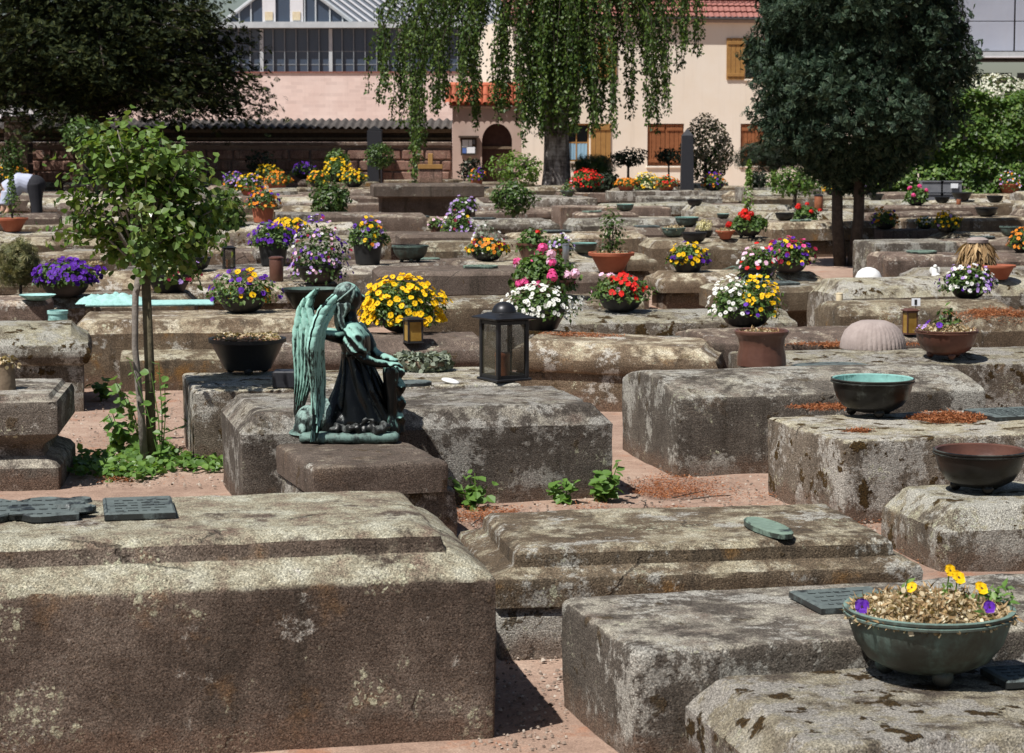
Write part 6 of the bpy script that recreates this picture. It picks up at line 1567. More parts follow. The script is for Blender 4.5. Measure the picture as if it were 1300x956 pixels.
# ---------------------------------------------------------------- remesh helper and the angel
def voxel(mb, name, vs, smooth=6, post=None):
    me0 = bpy.data.meshes.new(name); me0.from_pydata(mb.v, [], mb.f)
    o = bpy.data.objects.new(name, me0); COL.objects.link(o)
    m = o.modifiers.new('r', 'REMESH'); m.mode = 'VOXEL'; m.voxel_size = vs
    s_ = o.modifiers.new('s', 'SMOOTH'); s_.factor = 0.5; s_.iterations = smooth
    dg = bpy.context.evaluated_depsgraph_get()
    me = bpy.data.meshes.new_from_object(o.evaluated_get(dg))
    bpy.data.objects.remove(o)
    if post:
        nn = [q.normal.copy() for q in me.vertices]
        for q, n_ in zip(me.vertices, nn): q.co = post(q.co, n_)
    me.name = name
    return finish(me, 180)
def loft(mb, secs, seg=24):
    v, f = [], []
    for (cx, cy, z, rx, ry) in secs:
        for k in range(seg):
            a = 2 * math.pi * k / seg
            v.append((cx + rx * math.cos(a), cy + ry * math.sin(a), z))
    for i in range(len(secs) - 1):
        for k in range(seg):
            f.append((i * seg + k, i * seg + (k + 1) % seg, i * seg + seg + (k + 1) % seg, i * seg + seg + k))
    f.append(tuple(range(seg - 1, -1, -1))); f.append(tuple(range((len(secs) - 1) * seg, len(secs) * seg)))
    mb.add(v, f)

# pedestal: a block on a smaller plinth
pc = onz(397, 594, 0.335)
T['plinth'] = tomb('angel_pedestal', 'fl', (397, 594), 18, 0.57, 0.74, 0.115, 'plain', S_BROWN, 0.022, 0.007, za=0.335, z0=0.22, label='brown stone block pedestal carrying the bronze angel', short='angel pedestal', cat='pedestal')
rec = T['plinth']
del rec['o']['group']
pv, pf = block_mesh('plinth_stone', 0.62, 0.64, [(0.006, 0), (0, 0.1), (0.01, 0.2), (0.02, 0.213)], 0.03, 0.006, 77)
po = mobj('plinth_stone', pydata('plinth_stone', pv, pf, 50), S_GREY)
on_tomb(po, rec, rec['c'] + Vector((0.03, 0.0, 0.0)), rec['rot'])
ap = onz(440, 561, 0.335); ap.y += 0.10
ap.z = max(tz(rec, ap.x + a, ap.y + b_) for a in (-0.15, 0, 0.15) for b_ in (-0.1, 0, 0.1)) - 0.002
angel = tag(empty('angel_statue', ap), 'kneeling bronze angel with long folded wings and green patina on the pedestal', 'statue')
AS = 1.0
mb = MB()
mb.bbox(-0.20, 0.225, -0.16, 0.14, 0, 0.045, 0.012)
mb.sphere((-0.17, 0.0, 0.03), (0.09, 0.12, 0.025), 20, 8)
mb.build('base', bronze('base_bronze', (0.02, 0.023, 0.022), (0.17, 0.27, 0.235), 0.2, 18, 0.5, 0.08, 1.5, 0.2), angel, 60)
mb = MB()
loft(mb, [(0.03, 0, 0.035, 0.165, 0.12), (0.035, 0, 0.09, 0.165, 0.12), (0.045, 0.01, 0.15, 0.14, 0.11), (0.05, 0.01, 0.22, 0.11, 0.095), (0.045, 0.01, 0.29, 0.082, 0.08), (0.036, 0.01, 0.355, 0.064, 0.068), (0.035, 0.01, 0.385, 0.063, 0.072)])
mb.sphere((0.125, 0.03, 0.1), (0.07, 0.09, 0.075), 20, 12)
def robe_folds(c, n_):
    a = math.atan2(c.y - 0.01, c.x - 0.04 + (c.z - 0.35) * 0.3)
    return c + n_ * (0.013 * min(1, (0.41 - c.z) / 0.14) * (abs(math.sin(a * 5.0 + 2.0 * c.z + 1.6 * mnoise.noise(c * 6))) - 0.5))
mobj('robe', voxel(mb, 'robe', 0.0055, 3, robe_folds), B_ROBE, angel)
mb = MB()
mb.sphere((-0.155, 0.0, 0.085), (0.075, 0.095, 0.065), 20, 12); mb.sphere((-0.10, 0.01, 0.1), (0.09, 0.09, 0.075), 20, 12); mb.sphere((-0.19, -0.02, 0.05), (0.045, 0.09, 0.035), 16, 10)
mobj('robe_train', voxel(mb, 'robe_train', 0.006, 4, lambda c, n_: c + n_ * 0.011 * (abs(math.sin(c.x * 42 + c.y * 30 + 2 * mnoise.noise(c * 9))) - 0.5)), B_HAIR, angel)
mb = MB()
loft(mb, [(0.036, 0.01, 0.33, 0.055, 0.06), (0.036, 0.01, 0.37, 0.06, 0.068), (0.034, 0.01, 0.41, 0.066, 0.08), (0.03, 0.01, 0.455, 0.066, 0.092), (0.024, 0.008, 0.49, 0.046, 0.085), (0.016, 0.004, 0.515, 0.03, 0.04), (0.012, 0.0, 0.58, 0.025, 0.025)])
mb.sphere((0.012, 0.002, 0.622), (0.05, 0.047, 0.063), 20, 14)             # head
mb.sphere((0.042, 0.02, 0.592), (0.02, 0.02, 0.018), 12, 8)                 # chin
mb.sphere((0.066, 0.03, 0.618), (0.012, 0.009, 0.015), 10, 6)               # nose
mb.sphere((0.05, 0.022, 0.632), (0.012, 0.02, 0.012), 10, 6)              # brow
mb.tube([(0.022, -0.075, 0.485), (0.034, -0.108, 0.45), (0.05, -0.122, 0.385)], [0.036, 0.044, 0.046], 16)     # near sleeve
mb.tube([(0.05, -0.12, 0.395), (0.085, -0.118, 0.362), (0.125, -0.1, 0.345), (0.175, -0.078, 0.338)], [0.027, 0.023, 0.019, 0.016], 14)
mb.sphere((0.19, -0.072, 0.337), (0.026, 0.02, 0.013), 14, 8)
for i, (dy, ln) in enumerate(((-0.018, 0.03), (-0.007, 0.036), (0.004, 0.034), (0.014, 0.026))):
    mb.tube([(0.2, -0.072 + dy, 0.339), (0.212 + ln * 0.4, -0.07 + dy, 0.338), (0.21 + ln, -0.068 + dy, 0.322)], [0.0085, 0.0075, 0.006], 8)
mb.tube([(0.18, -0.088, 0.335), (0.198, -0.1, 0.328)], [0.009, 0.007], 8)
mb.tube([(0.025, 0.09, 0.48), (0.06, 0.125, 0.42), (0.08, 0.13, 0.38)], [0.045, 0.048, 0.045], 14)            # far arm
mb.tube([(0.08, 0.13, 0.385), (0.13, 0.1, 0.355), (0.19, 0.03, 0.345)], [0.028, 0.023, 0.018], 12)
mb.sphere((0.2, 0.02, 0.343), (0.024, 0.018, 0.013), 12, 8)
def folds(c, n_):
    if c.z > 0.37 and c.z < 0.5 and c.y < -0.06 and c.x < 0.09: return c + n_ * 0.005 * math.sin(c.z * 120 + c.x * 130)
    return c + n_ * 0.002 * mnoise.noise(c * 30)
mobj('figure', voxel(mb, 'figure', 0.0055, 3, folds), B_ANGEL, angel)
mb = MB()
HCN, HRD = Vector((-0.004, -0.003, 0.632)), Vector((0.053, 0.051, 0.056))
mb.sphere(tuple(HCN), tuple(HRD), 24, 16)
mb.tube([(-0.03, -0.02, 0.605), (-0.034, -0.03, 0.565), (-0.026, -0.045, 0.52), (-0.012, -0.055, 0.485)], [0.024, 0.024, 0.02, 0.008], 12)
mb.tube([(-0.02, 0.01, 0.6), (-0.038, 0.005, 0.55), (-0.034, 0.0, 0.5), (-0.03, -0.005, 0.47)], [0.028, 0.026, 0.02, 0.008], 12)
mb.tube([(0.0, -0.035, 0.61), (0.0, -0.042, 0.575), (-0.01, -0.048, 0.54)], [0.016, 0.015, 0.007], 10)
hair_me = voxel(mb, 'hair', 0.004, 2, lambda c, n_: c + n_ * 0.0035 * math.sin((c.y * 170 + c.x * 60 if c.z > 0.6 else c.x * 240 + c.y * 190) + 4 * mnoise.noise(c * 16)))
mobj('hair', hair_me, B_HAIR, angel)
ring = []
for i in range(29):
    a = 2 * math.pi * i / 28
    q = Vector((0.04 * math.cos(a), 0.05 * math.sin(a), 0.034 * math.cos(a) + 0.006))
    q *= 1 / math.sqrt((q.x / HRD.x) ** 2 + (q.y / HRD.y) ** 2 + (q.z / HRD.z) ** 2)
    ring.append(HCN + q * 1.02)
MB().tube(ring, 0.0045, 8).build('circlet', B_HAIR, angel, 180)
# draped stele under the hand with a garland
mb = MB()
loft(mb, [(0.195, -0.01, 0.03, 0.05, 0.075), (0.2, -0.01, 0.12, 0.036, 0.065), (0.196, -0.02, 0.22, 0.032, 0.062), (0.192, -0.03, 0.30, 0.034, 0.066), (0.19, -0.03, 0.325, 0.026, 0.055)])
rg = random.Random(2)
for i in range(16): mb.sphere((0.222 + 0.012 * math.sin(i * 1.3), -0.05 + 0.04 * rg.random(), 0.07 + i * 0.015), (0.02, 0.024, 0.016), 10, 6)
mobj('draped_stele', voxel(mb, 'draped_stele', 0.006, 2, lambda c, n_: c + n_ * 0.006 * math.sin(c.y * 150 + 3 * mnoise.noise(c * 12))), B_ANGEL, angel)
mb = MB()
for i in range(13): mb.sphere((-0.05 + i * 0.018, -0.115 + 0.02 * math.sin(i), 0.06 + 0.012 * math.sin(i * 1.7)), (0.026, 0.03, 0.016 + 0.008 * (i > 6)), 12, 6)
mb.tube([(0.06, -0.12, 0.08), (0.09, -0.12, 0.105), (0.12, -0.12, 0.095), (0.11, -0.12, 0.08)], 0.008, 8)
mobj('cloth_roll', voxel(mb, 'cloth_roll', 0.005, 2, lambda c, n_: c + n_ * 0.004 * math.sin(c.x * 160 + c.y * 90)), bronze('cloth_bronze', (0.03, 0.031, 0.03), (0.09, 0.1, 0.095), 0.4, 14, 0.5), angel)
# wings
OUT_A = [(372, 400, 405), (376, 394, 404.5), (385, 383.5, 399), (396, 378, 395.5), (404, 375.5, 398), (412, 374, 402), (422, 372.5, 405), (435, 371.5, 404.5), (452, 372, 402.6), (475, 372.5, 400), (493, 372.5, 396), (508, 371, 390), (521, 370, 385), (531, 369, 379), (537, 370, 374)]
OUT_B = [(377, 426, 430), (381, 420, 429.5), (388, 413.5, 428.5), (396, 409.5, 426), (406, 407, 421), (415, 405, 416.5), (424, 403, 415), (442, 401.5, 414), (459, 402.5, 415), (484, 404, 416.5), (505, 404, 415.5), (528, 402.5, 413), (544, 400, 409), (556, 398, 404)]
def wing(outl, y0, sl):
    """outline plate overlaid on both sides with tiers of ridged feathers; sl turns the wing about its inner edge"""
    zz_ = [(562 - q[0]) / 288 for q in outl][::-1]; lo = [(q[2] - 440) / 288 for q in outl][::-1]; hi = [(q[1] - 440) / 288 for q in outl][::-1]
    zsq = zz_; ztop, zbot = zz_[-1], zz_[0]; H_ = ztop - zbot
    xr = lo[len(lo) // 2]
    nrm = Vector((sl, -1, 0)).normalized()
    def at(x, z, off):
        t = (ztop - z) / H_
        return Vector((x, y0 + sl * (x - xr), z)) + nrm * (0.018 * math.sin(math.pi * t) * (1 if abs(sl) < 1 else -1) + off)
    mb = MB(); rw = random.Random(6)
    NU, NV = 12, 60
    for sd in (1, -1):
        v = []
        for j in range(NV + 1):
            z = ztop - H_ * j / NV; a, b_ = float(np.interp(z, zsq, lo)), float(np.interp(z, zsq, hi))
            for i in range(NU + 1):
                e = (1 - (2 * i / NU - 1) ** 2) ** 0.5
                v.append(at(a + (b_ - a) * i / NU, z, sd * (0.001 + 0.009 * e * min(1, j / 6 + 0.2) * (1.25 - 0.6 * j / NV))))
        f = [((j * 13 + i, j * 13 + i + 13, j * 13 + i + 14, j * 13 + i + 1) if sd > 0 else (j * 13 + i, j * 13 + i + 1, j * 13 + i + 14, j * 13 + i + 13)) for j in range(NV) for i in range(NU)]
        mb.add(v, f, 0)
    def feather(s0, s1, t0, tl, wid, lay, mi):
        z0, ln = ztop - t0 * H_, tl * H_
        for sd in (1, -1):
            v = []
            for j in range(11):
                t = j / 10; z = z0 - ln * t; z = max(z, zbot); a, b_ = float(np.interp(z, zsq, lo)), float(np.interp(z, zsq, hi))
                c = a + (b_ - a) * (s0 + (s1 - s0) * t); w_ = wid * min(1, 0.55 + 1.2 * t) * math.sqrt(max(0.0, 1 - t ** 5)) 
                w_ = wid * abs(b_ - a) * min(1, 0.6 + 1.2 * t) * math.sqrt(max(0.0, 1 - t ** 5)) + 0.0015
                for i in range(7):
                    q = i / 6 * 2 - 1
                    h = lay + 0.0075 * (1 - abs(q) ** 1.5) + 0.002 * (1 - abs(q)) ** 6 + 0.0012 * math.sin(j * 2.1 + i * 1.7)
                    v.append(at(c + q * w_ / 2, z, sd * (h + 0.004 * (1 - t) if i not in (0, 6) else lay * 0.4)))
            f = [((j * 7 + i, j * 7 + i + 7, j * 7 + i + 8, j * 7 + i + 1) if sd > 0 else (j * 7 + i, j * 7 + i + 1, j * 7 + i + 8, j * 7 + i + 7)) for j in range(10) for i in range(6)]
            mb.add(v, f, mi)
    for i in range(6): feather(0.10 + 0.16 * i, 0.10 + 0.16 * i, 0.46 - 0.012 * i, 0.52 - 0.05 * abs(i - 3), 0.19, 0.004, 0)
    for i in range(6): feather(0.09 + 0.165 * i, 0.09 + 0.165 * i, 0.33 + rw.uniform(-.01, .01), 0.26 + rw.uniform(-.03, .03), 0.2, 0.007, 0)
    for i in range(4): feather(0.13 + 0.25 * i, 0.13 + 0.25 * i, 0.27 + 0.012 * (i % 2), 0.115, 0.30, 0.010, 1)
    for i in range(3): feather(0.18 + 0.32 * i, 0.18 + 0.32 * i, 0.20 + 0.012 * (i % 2), 0.105, 0.38, 0.012, 1)
    for i in range(3): feather(0.18 + 0.32 * i, 0.18 + 0.32 * i, 0.135 + 0.012 * (i % 2), 0.095, 0.38, 0.012, 1)
    for i in range(2): feather(0.28 + 0.45 * i, 0.28 + 0.45 * i, 0.075, 0.09, 0.5, 0.011, 1)
    feather(0.5, 0.5, 0.008, 0.10, 0.8, 0.008, 1)
    return mb.build('wing', [B_WING, B_COVERT], angel, 180)
wing(OUT_A, 0.035, -0.45)
wing(OUT_B, -0.10, 2.3)
mb = MB(); mb.tube([(-0.02, 0.03, 0.45), (-0.08, 0.04, 0.46), (-0.135, 0.045, 0.47)], [0.03, 0.026, 0.02], 10); mb.tube([(-0.02, -0.04, 0.45), (-0.06, -0.08, 0.46), (-0.095, -0.1, 0.47)], [0.03, 0.026, 0.02], 10)
mb.build('wing_root', B_ANGEL, angel, 180)

# ---------------------------------------------------------------- lanterns and small things
def stand(u, v, name, label, cat, group=None, rz=0.0, margin=0.06):
    rec, p = place(u, v, margin)
    p.z = max(tz(rec, p.x + a, p.y + b_) for a in (-0.04, 0, 0.04) for b_ in (-0.04, 0, 0.04))
    rec['things'].append(label)
    return tag(empty(name, p, rz), label, cat, group), F / p.y, rec
def square_lantern(u, v, wpx, hpx, label, rz, metal, glass=None, candle=P_WAX, dome=True, name='grave_lantern'):
    r_, k, rec = stand(u, v, name, label, 'lantern', 'grave lanterns', rz)
    s = wpx / k / (abs(math.cos(rz)) + abs(math.sin(rz))); H = hpx / k
    h = s / 2; p = s * 0.11
    MB().bbox(-h * 1.12, h * 1.12, -h * 1.12, h * 1.12, 0.004, s * 0.09, s * 0.02).build('base', metal, r_)
    for a in (-1, 1):
        for b_ in (-1, 1): MB().bbox(a * (h - p / 2) - p / 2, a * (h - p / 2) + p / 2, b_ * (h - p / 2) - p / 2, b_ * (h - p / 2) + p / 2, s * 0.09, H * 0.88, p * 0.12).build('post', metal, r_)
    for zz in (s * 0.092, H * 0.88 - p * 0.9):
        for a in (-1, 1):
            MB().box(-h + p, h - p, a * (h - p / 2) - p * 0.35, a * (h - p / 2) + p * 0.35, zz, zz + p * 0.8).build('rail', metal, r_)
            MB().box(a * (h - p / 2) - p * 0.35, a * (h - p / 2) + p * 0.35, -h + p, h - p, zz, zz + p * 0.8).build('rail', metal, r_)
    for a in (-1, 1):
        MB().box(-h + p, h - p, a * (h - p / 2) - 0.001, a * (h - p / 2) + 0.001, s * 0.09 + p * 0.8, H * 0.88 - p).build('pane', glass or G_LANTERN, r_)
        MB().box(a * (h - p / 2) - 0.001, a * (h - p / 2) + 0.001, -h + p, h - p, s * 0.09 + p * 0.8, H * 0.88 - p).build('pane', glass or G_LANTERN, r_)
    v_, f_ = [], []
    for (q, z) in ((1.0, 0.88), (1.3, 0.905), (1.32, 0.925), (1.1, 0.945), (0.86, 0.965), (0.7, 0.99), (0.3, 1.0)):
        v_ += [(-h * q, -h * q, H * z), (h * q, -h * q, H * z), (h * q, h * q, H * z), (-h * q, h * q, H * z)]
    for i in range(6): f_ += [(i * 4 + j, i * 4 + (j + 1) % 4, i * 4 + 4 + (j + 1) % 4, i * 4 + 4 + j) for j in range(4)]
    f_ += [(3, 2, 1, 0), (24, 25, 26, 27)]
    MB().add(v_, f_).build('roof', metal, r_)
    if dome: MB().lathe([(s * 0.34, H * 0.975), (s * 0.345, H * 0.99)] + [(s * 0.34 * math.cos(t), H * 0.99 + s * 0.3 * math.sin(t)) for t in [i * math.pi / 18 for i in range(1, 9)]] + [(0.0001, H * 0.99 + s * 0.3)], 28).build('dome', metal, r_, 60)
    MB().lathe([(s * 0.2, s * 0.092), (s * 0.2, s * 0.09 + H * 0.30), (s * 0.22, s * 0.09 + H * 0.32), (s * 0.2, s * 0.09 + H * 0.36), (0.001, s * 0.09 + H * 0.36)], 18, 0, (-s * 0.05, 0, 0)).build('candle', candle, r_, 50)
    return r_
square_lantern(640, 483, 64, 88, 'large black metal lantern with glass panes and ball top', R(31), P_METAL)
square_lantern(537, 452, 26, 34, 'small dark lantern with amber panes behind the wreath', R(20), P_METAL, P_AMBER, dome=False)
square_lantern(880, 346, 18, 30, 'small silver grave lantern before the yellow pansies', R(10), P_CHROME, dome=False)
square_lantern(1155, 430, 18, 34, 'small rusty brown box lantern left of the brown ribbed bowl', R(15), P_BROWN, P_AMBER, dome=False)
square_lantern(300, 350, 18, 30, 'small dark candle lantern below the thuja', R(15), P_METAL, dome=False)
def candle(u, v, wpx, hpx, label, mat, name='grave_candle', cap=None, cat='candle'):
    r_, k, rec = stand(u, v, name, label, cat, 'grave candles')
    r = wpx / k / 2; h = hpx / k
    MB().lathe([(r * 0.92, 0.002), (r, 0.01), (r, h * 0.86), (r * 0.94, h * 0.9)], 18).build('cup', mat, r_, 50)
    MB().lathe([(r * 1.06, h * 0.9), (r * 1.06, h * 0.95), (r * 0.7, h), (0.0005, h)], 18).build('lid', cap or P_METAL, r_, 50)
candle(351, 359, 18, 32, 'brown cylindrical grave candle before the violet pansy tub', P_BROWN, cap=P_BROWN)
candle(1047, 381, 9, 14, 'short cream candle on the bare tomb behind the fluted dome', P_CREAM, cap=P_CREAM)
candle(1028, 302, 11, 20, 'red glass grave candle with a dark hood left of the cypress', P_WAX)
candle(722, 336, 9, 26, 'slim chrome grave vase in front of the small green bowl', P_CHROME, name='grave_vase', cap=P_CHROME, cat='vase')
candle(807, 346, 12, 18, 'brown clay cup right of the terracotta shrub bowl', P_BROWN, name='clay_cup', cat='cup')
candle(1217, 260, 6, 8, 'tiny red candle between the bowls before the hedge', P_WAX)
candle(531, 226, 6, 14, 'dark little lantern jar on the tall stepped tomb', P_METAL)
candle(519, 227, 7, 9, 'steel candle cup on the tall stepped tomb', P_CHROME, cap=P_CHROME)
# verdigris cup and dish at the far left
r_, k, rec = stand(76, 391, 'verdigris_cup', 'small ribbed turquoise bronze cup below the deep purple pansies', 'cup')
MB().lathe([(0.058, 0.0), (0.062, 0.01), (0.06, 0.07), (0.066, 0.075), (0.066, 0.095), (0.056, 0.095), (0.052, 0.03), (0.0005, 0.02)], 40, 0, (0, 0, 0), lambda t, z: 1 + (0.02 * math.sin(t * 20) if z < 0.07 else 0)).build('cup', B_PALE, r_, 50)
r_, k, rec = stand(62, 386, 'verdigris_dish', 'flat turquoise bronze dish beside the ribbed cup', 'dish', margin=0.12)
MB().lathe([(0.06, 0.0), (0.09, 0.012), (0.13, 0.035), (0.132, 0.04), (0.125, 0.038), (0.05, 0.012), (0.0005, 0.01)], 36).build('dish', B_PALE, r_, 50)
# fluted stone dome
r_, k, rec = stand(1087, 441, 'fluted_stone_dome', 'upturned fluted pinkish stone basin like a dome on the broad tomb', 'stone basin', margin=0.2)
q = 41 / k
MB().lathe([(q, 0.0), (q * 1.01, q * 0.08), (q * 0.97, q * 0.3), (q * 0.86, q * 0.55), (q * 0.66, q * 0.74), (q * 0.4, q * 0.85), (0.0005, q * 0.88)], 120, 0, (0, 0, 0), lambda t, z: 1 + 0.04 * abs(math.sin(t * 20)) - 0.02).build('dome', P_GREYST, r_, 60)
# white sack, shell, figurine, sign, straw bundle
r_, k, rec = stand(1077, 342, 'white_stone_dome', 'smooth white domed stone at the foot of the cypress trunks', 'stone')
q = 17 / k
MB().lathe([(q, 0.0), (q * 0.98, q * 0.25), (q * 0.8, q * 0.62), (q * 0.5, q * 0.85), (q * 0.2, q * 0.95), (0.0005, q * 0.97)], 28).build('dome', P_WHITE, r_, 180)
r_, k, rec = stand(572, 487, 'white_shell', 'white porcelain leaf shaped dish on the lantern tomb', 'dish')
MB().sphere((0, 0, 0.012), (0.052, 0.03, 0.012), 20, 8).build('dish', P_WHITE, r_, 180, rot=(0.1, 0.2, -0.4))
r_, k, rec = stand(1187, 357, 'white_figurine', 'tiny white angel figurine left of the dried grass bundle', 'figurine')
mb = MB(); loft(mb, [(0, 0, 0, 0.03, 0.025), (0, 0, 0.03, 0.022, 0.02), (0, 0, 0.055, 0.016, 0.014), (0, 0, 0.062, 0.009, 0.009)]); mb.sphere((0, 0, 0.077), 0.017, 12, 8)
mb.sphere((-0.025, 0.01, 0.045), (0.022, 0.006, 0.03), 10, 6); mb.sphere((0.025, 0.01, 0.045), (0.022, 0.006, 0.03), 10, 6); mb.sphere((0.02, -0.02, 0.012), (0.02, 0.012, 0.01), 8, 5)
mobj('figure', voxel(mb, 'figure', 0.003, 2), P_WHITE, r_)
r_, k, rec = stand(1162, 424, 'plant_label', 'small white plant label on a stick by the rusty lantern', 'label')
MB().box(-0.003, 0.003, -0.002, 0.002, 0, 0.14).build('stick', P_WOOD, r_)
MB().box(-0.028, 0.028, -0.006, -0.003, 0.13, 0.18).build('card', P_PAPER, r_); MB().box(-0.01, 0.006, -0.0085, -0.0065, 0.138, 0.172).build('print', P_METAL, r_)
r_, k, rec = stand(1240, 358, 'straw_bundle', 'bundle of dried straw coloured grass under a grey cap at right', 'dried grass')
n = 1500; a = RNG.uniform(0, 6.283, n); q = 27 / k; hz = RNG.random(n)
p_ = np.stack([np.cos(a) * q * (0.35 + 0.3 * RNG.random(n)), np.sin(a) * q * (0.35 + 0.3 * RNG.random(n)), q * (0.2 + 1.4 * hz)], 1)
me = scatter('straw', T_NARROW, p_, np.stack([np.cos(a), np.sin(a), 0.4 + 0 * a], 1), RNG.uniform(0.5, 0.9, n) * q, spin=RNG.normal(math.pi, 0.3, n), jitter=0.25)
tag(mobj('straw', me, L_STRAW, r_), kind='stuff')
MB().lathe([(q * 0.5, q * 1.55), (q * 0.52, q * 1.7), (q * 0.3, q * 1.8), (0.001, q * 1.82)], 18).build('cap', P_GREYST, r_, 60)
MB().lathe([(q * 0.5, 0), (q * 0.4, q * 1.56)], 12).build('core', P_WOOD, r_)
# wreath of grey twigs
r_, k, rec = stand(535, 470, 'dried_wreath', 'grey dried wreath of leaves and twigs between the angel and the lantern', 'wreath', margin=0.15)
n = 950; a = RNG.uniform(0, 6.283, n); b_ = RNG.uniform(0, 6.283, n)
q = 0.125 + 0.035 * np.cos(b_)
p_ = np.stack([q * np.cos(a), q * 0.8 * np.sin(a), 0.04 + 0.038 * np.sin(b_)], 1)
me = scatter('leaves', T_ROUND, p_, np.stack([np.cos(b_) * np.cos(a), np.cos(b_) * np.sin(a), np.sin(b_) + 0.2], 1), RNG.uniform(0.018, 0.04, n), jitter=0.7)
tag(mobj('leaves', me, L_GREY, r_), kind='stuff')
MB().tube([(0.125 * math.cos(t), 0.1 * math.sin(t), 0.035) for t in [i * math.pi / 12 for i in range(25)]], 0.028, 8).build('ring', P_WOOD, r_, 180)
# dark granite block behind the angel's wing
r_, k, rec = stand(372, 494, 'granite_block', 'small dark stone block behind the angel', 'stone block')
MB().bbox(-0.09, 0.09, -0.06, 0.06, -0.004, 0.085, 0.008).build('block', P_BLACKST, r_)
# burnt stump on the left tomb
r_, k, rec = stand(6, 494, 'burnt_stump', 'charred wooden stump with dried petals on the waisted left tomb', 'stump', margin=0.02)
mb = MB(); mb.tube([(0, 0, -0.01), (0.005, 0, 0.06), (-0.004, 0, 0.12)], [0.055, 0.045, 0.05], 14); mb.build('stump', P_WOOD, r_, 60)
n = 90; me = scatter('petals', T_ROUND, np.stack([RNG.normal(0, .028, n), RNG.normal(0, .028, n), 0.115 + RNG.random(n) * 0.04], 1), np.tile([0, 0, 1.0], (n, 1)), 0.024, jitter=0.8)
tag(mobj('petals', me, L_DRY, r_), kind='stuff')
# obelisk and wooden cross near the house
p = onY(872, 238, 50); kk = KY(50)
ob = tag(empty('obelisk', (p.x, 50, 0)), 'tall dark stone obelisk in front of the cream house', 'obelisk')
v_, f_ = [], []
for (w_, z) in ((0.2, 0), (0.2, 0.2), (0.15, 0.22), (0.125, HC + (168 - 172) / kk), (0.0, HC + (168 - 163) / kk)):
    v_ += [(-w_, -w_, z), (w_, -w_, z), (w_, w_, z), (-w_, w_, z)]
for i in range(4): f_ += [(i * 4 + j, i * 4 + (j + 1) % 4, i * 4 + 4 + (j + 1) % 4, i * 4 + 4 + j) for j in range(4)]
MB().add(v_[:12], f_[:8] + [(8, 9, 10, 11)]).build('plinth', P_BLACKST, ob); MB().add([(x, y, z + (0.003 if i < 4 else 0)) for i, (x, y, z) in enumerate(v_[8:])], f_[:8]).build('shaft', P_BLACKST, ob)
r_, k, rec = stand(546, 232, 'grave_marker', 'orange brown wooden grave marker with a cross by the wall', 'grave marker')
for (x0, x1, z0, z1) in ((-0.34, 0.34, 0.0, 0.0),): pass
MB().bbox(-0.19, 0.19, -0.03, 0.03, -0.004, 0.28, 0.01).build('board', S_WALL, r_); MB().bbox(-0.2, 0.2, -0.05, -0.031, 0.22, 0.3, 0.008).build('beam', P_SHUT, r_); MB().bbox(-0.04, 0.04, -0.025, 0.025, 0.281, 0.47, 0.008).build('cross', P_SHUT, r_)
# crates before the hedge
for i, (u, lb) in enumerate(((1182, 'left grey plastic crate stacked before the hedge'), (1206, 'right grey plastic crate with a white tag before the hedge'))):
    p = onY(u, 240, 43.0); c_ = tag(empty('plastic_crate', (p.x, 43, 0)), lb, 'crate', 'crates before the hedge')
    hgt = HC + (168 - 229) / KY(43)
    mb = MB(); n = 4
    for lv in range(3):
        z0, z1 = hgt * lv / 3 + 0.004, hgt * (lv + 1) / 3
        mb = MB()
        for a in (-0.2, 0.17): mb.box(a, a + 0.03, -0.15, 0.15, z0, z1)
        for a in (-0.15, 0.13): mb.box(-0.17, 0.17, a, a + 0.02, z0 + 0.02, z1 - 0.02)
        for a in (-0.16, 0.11): mb.box(-0.21, 0.21, a - 0.01, a + 0.04, z1 - 0.02, z1 - 0.002)
        mb.box(-0.17, 0.17, -0.13, 0.13, z0, z0 + 0.015)
        mb.build('tray', P_CRATE, c_)
    if i: MB().box(-0.02, 0.12, -0.185, -0.175, hgt - 0.14, hgt - 0.05).build('tag', P_PAPER, c_)

# ---------------------------------------------------------------- person bending over a grave at far left
PY = 34.0
pp = onY(43, 300, PY); kP = KY(PY)
per = tag(empty('person', (pp.x, PY, 0)), 'person in pale blue shirt and black trousers bending over a far left grave', 'person')
X = lambda u: (u - 43) / kP
hip = Vector((0.02, 0, 0.88)); sh = Vector((X(10), -0.02, 0.76)); nk = Vector((X(4), -0.02, 0.68)); hd_ = Vector((X(-2) - 0.02, -0.04, 0.57))
mb = MB()
for s_ in (-1, 1):
    mb.tube([hip + Vector((0, s_ * 0.09, -0.02)), (0.05 - 0.03 * s_, s_ * 0.1, 0.47), (0.07, s_ * 0.1, 0.09)], [0.085, 0.058, 0.042], 10)
    mb.tube([(0.07, s_ * 0.1, 0.09), (0.02, s_ * 0.1, 0.04), (-0.1, s_ * 0.11, 0.035)], [0.045, 0.045, 0.03], 8)
    mb.tube([sh + Vector((0.02, s_ * 0.17, -0.02)), sh + Vector((-0.02, s_ * 0.2, -0.28)), sh + Vector((-0.14, s_ * 0.13, -0.46))], [0.05, 0.04, 0.03], 8)
    hx = sh + Vector((-0.15, s_ * 0.12, -0.49)); mb.sphere(tuple(hx), (0.035, 0.02, 0.045), 10, 6)
    for j in range(4): mb.tube([hx + Vector((-0.02 + 0.014 * j, 0, -0.03)), hx + Vector((-0.035 + 0.016 * j, -0.01, -0.075 - 0.006 * (j in (1, 2))))], [0.009, 0.007], 6)
    mb.tube([hx + Vector((0.03, 0, 0.0)), hx + Vector((0.045, -0.01, -0.04))], [0.011, 0.008], 6)
mb.tube([hip, hip.lerp(sh, 0.5) + Vector((0, 0, 0.08)), sh], [0.14, 0.13, 0.15], 12)
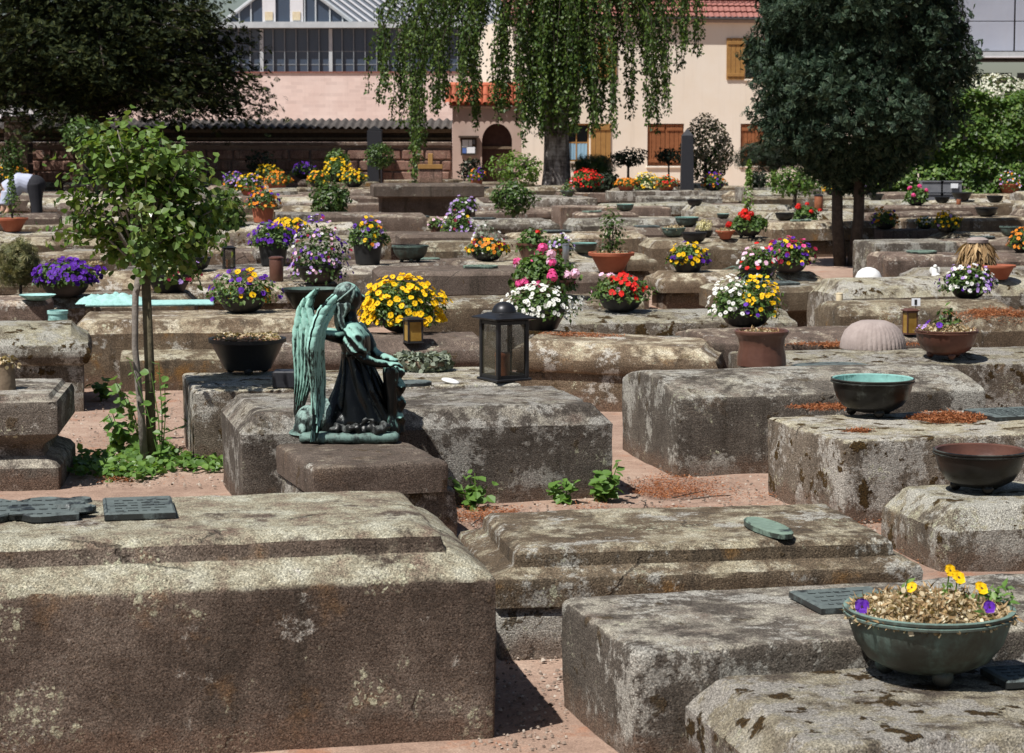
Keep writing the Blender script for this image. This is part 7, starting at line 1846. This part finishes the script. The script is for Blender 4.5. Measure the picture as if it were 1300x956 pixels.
mb.tube([sh, nk, hd_], [0.07, 0.055, 0.05], 10); mb.sphere(tuple(hd_), (0.11, 0.08, 0.10), 14, 10)
mb.sphere(tuple(hd_ + Vector((-0.07, -0.0, -0.09))), (0.025, 0.02, 0.025), 8, 6)
mobj('body', voxel(mb, 'body', 0.012, 3), P_SKIN, per)
mb = MB(); mb.tube([hip.lerp(sh, 0.1), hip.lerp(sh, 0.5) + Vector((0, 0, 0.085)), sh + Vector((0.02, 0, 0.0))], [0.16, 0.155, 0.17], 16)
for s_ in (-1, 1): mb.tube([sh + Vector((0.03, s_ * 0.15, 0.0)), sh + Vector((0.0, s_ * 0.2, -0.2))], [0.085, 0.07], 10)
mobj('shirt', voxel(mb, 'shirt', 0.012, 4, lambda c, n_: c + n_ * 0.008 * mnoise.noise(c * 9)), P_CLOTH, per)
mb = MB(); mb.sphere((0.03, 0, 0.86), (0.17, 0.19, 0.16), 16, 10)
for s_ in (-1, 1): mb.tube([hip + Vector((0.02, s_ * 0.09, 0)), (0.05 - 0.03 * s_, s_ * 0.1, 0.47), (0.075, s_ * 0.1, 0.06)], [0.115, 0.085, 0.07], 12)
mobj('trousers', voxel(mb, 'trousers', 0.012, 4), P_TROUS, per)
mobj('hair', voxel(MB().sphere(tuple(hd_ + Vector((0.02, 0.0, 0.02))), (0.115, 0.088, 0.1), 14, 10), 'hair', 0.012, 2), P_HAIR, per)

# ---------------------------------------------------------------- labels for the many field tombs, each by what it carries or lies next to
TONE = {S_GREY.name: 'grey crusted', S_OCHRE.name: 'ochre stained', S_PALE.name: 'pale crusted', S_PINK.name: 'pinkish'}
SHAPE = {'plain': 'block', 'cham': 'slant edged', 'roll': 'roll edged', 'step': 'stepped', 'over': 'overhanging'}
used = {t['label'] for t in TOMBS if t['label']}
marks = [(s, p) for (s, p, r) in BOWLS] + [('cypress trunks', cp), ('rose tree', rp), ('weeping birch', Vector((bp.x, by, 0))), ('obelisk', Vector((ob.location))), ('bending person', Vector((pp.x, PY, 0))), ('dark conifer trunk', Vector((yp.x, 40, 0))), ('hedge', Vector((hd.location)))]
for t in sorted(GEN, key=lambda t: t['c'].y):
    o = t['o']; base = TONE[t['mt'].name] + ' ' + SHAPE[t['kd']] + ' tomb'
    opts = []
    if t['things']: opts.append(base + ' carrying the ' + t['things'][0].split(' with ')[0])
    near = sorted(marks, key=lambda m: abs(m[1].x - t['c'].x) + 0.7 * abs(m[1].y - t['c'].y))
    for (s, p) in near[:14]:
        dx, dy = t['c'].x - p.x, t['c'].y - p.y
        w = ('right of' if dx > 0 else 'left of') if abs(dx) > abs(dy) else ('just behind' if dy > 0 else 'just in front of')
        opts.append(base + ' ' + w + ' the ' + s)
    for (s, p) in near[:14]:
        dx, dy = t['c'].x - p.x, t['c'].y - p.y
        opts.append(base + ' farther ' + ('back' if dy > 0 else 'forward') + ' and ' + ('right' if dx > 0 else 'left') + ' of the ' + s)
    for L_ in opts:
        L_ = ' '.join(L_.split()[:16])
        if L_ not in used:
            used.add(L_); o['label'] = L_; break
if 0:
    for (s, p, r), q in zip(BOWLS[14:], M_):
        u, v = proj(p)
        if abs(u - q[0]) + abs(v - q[1]) > 8: print('OFF', s, q[:2], round(u), round(v), round(p.y, 1))
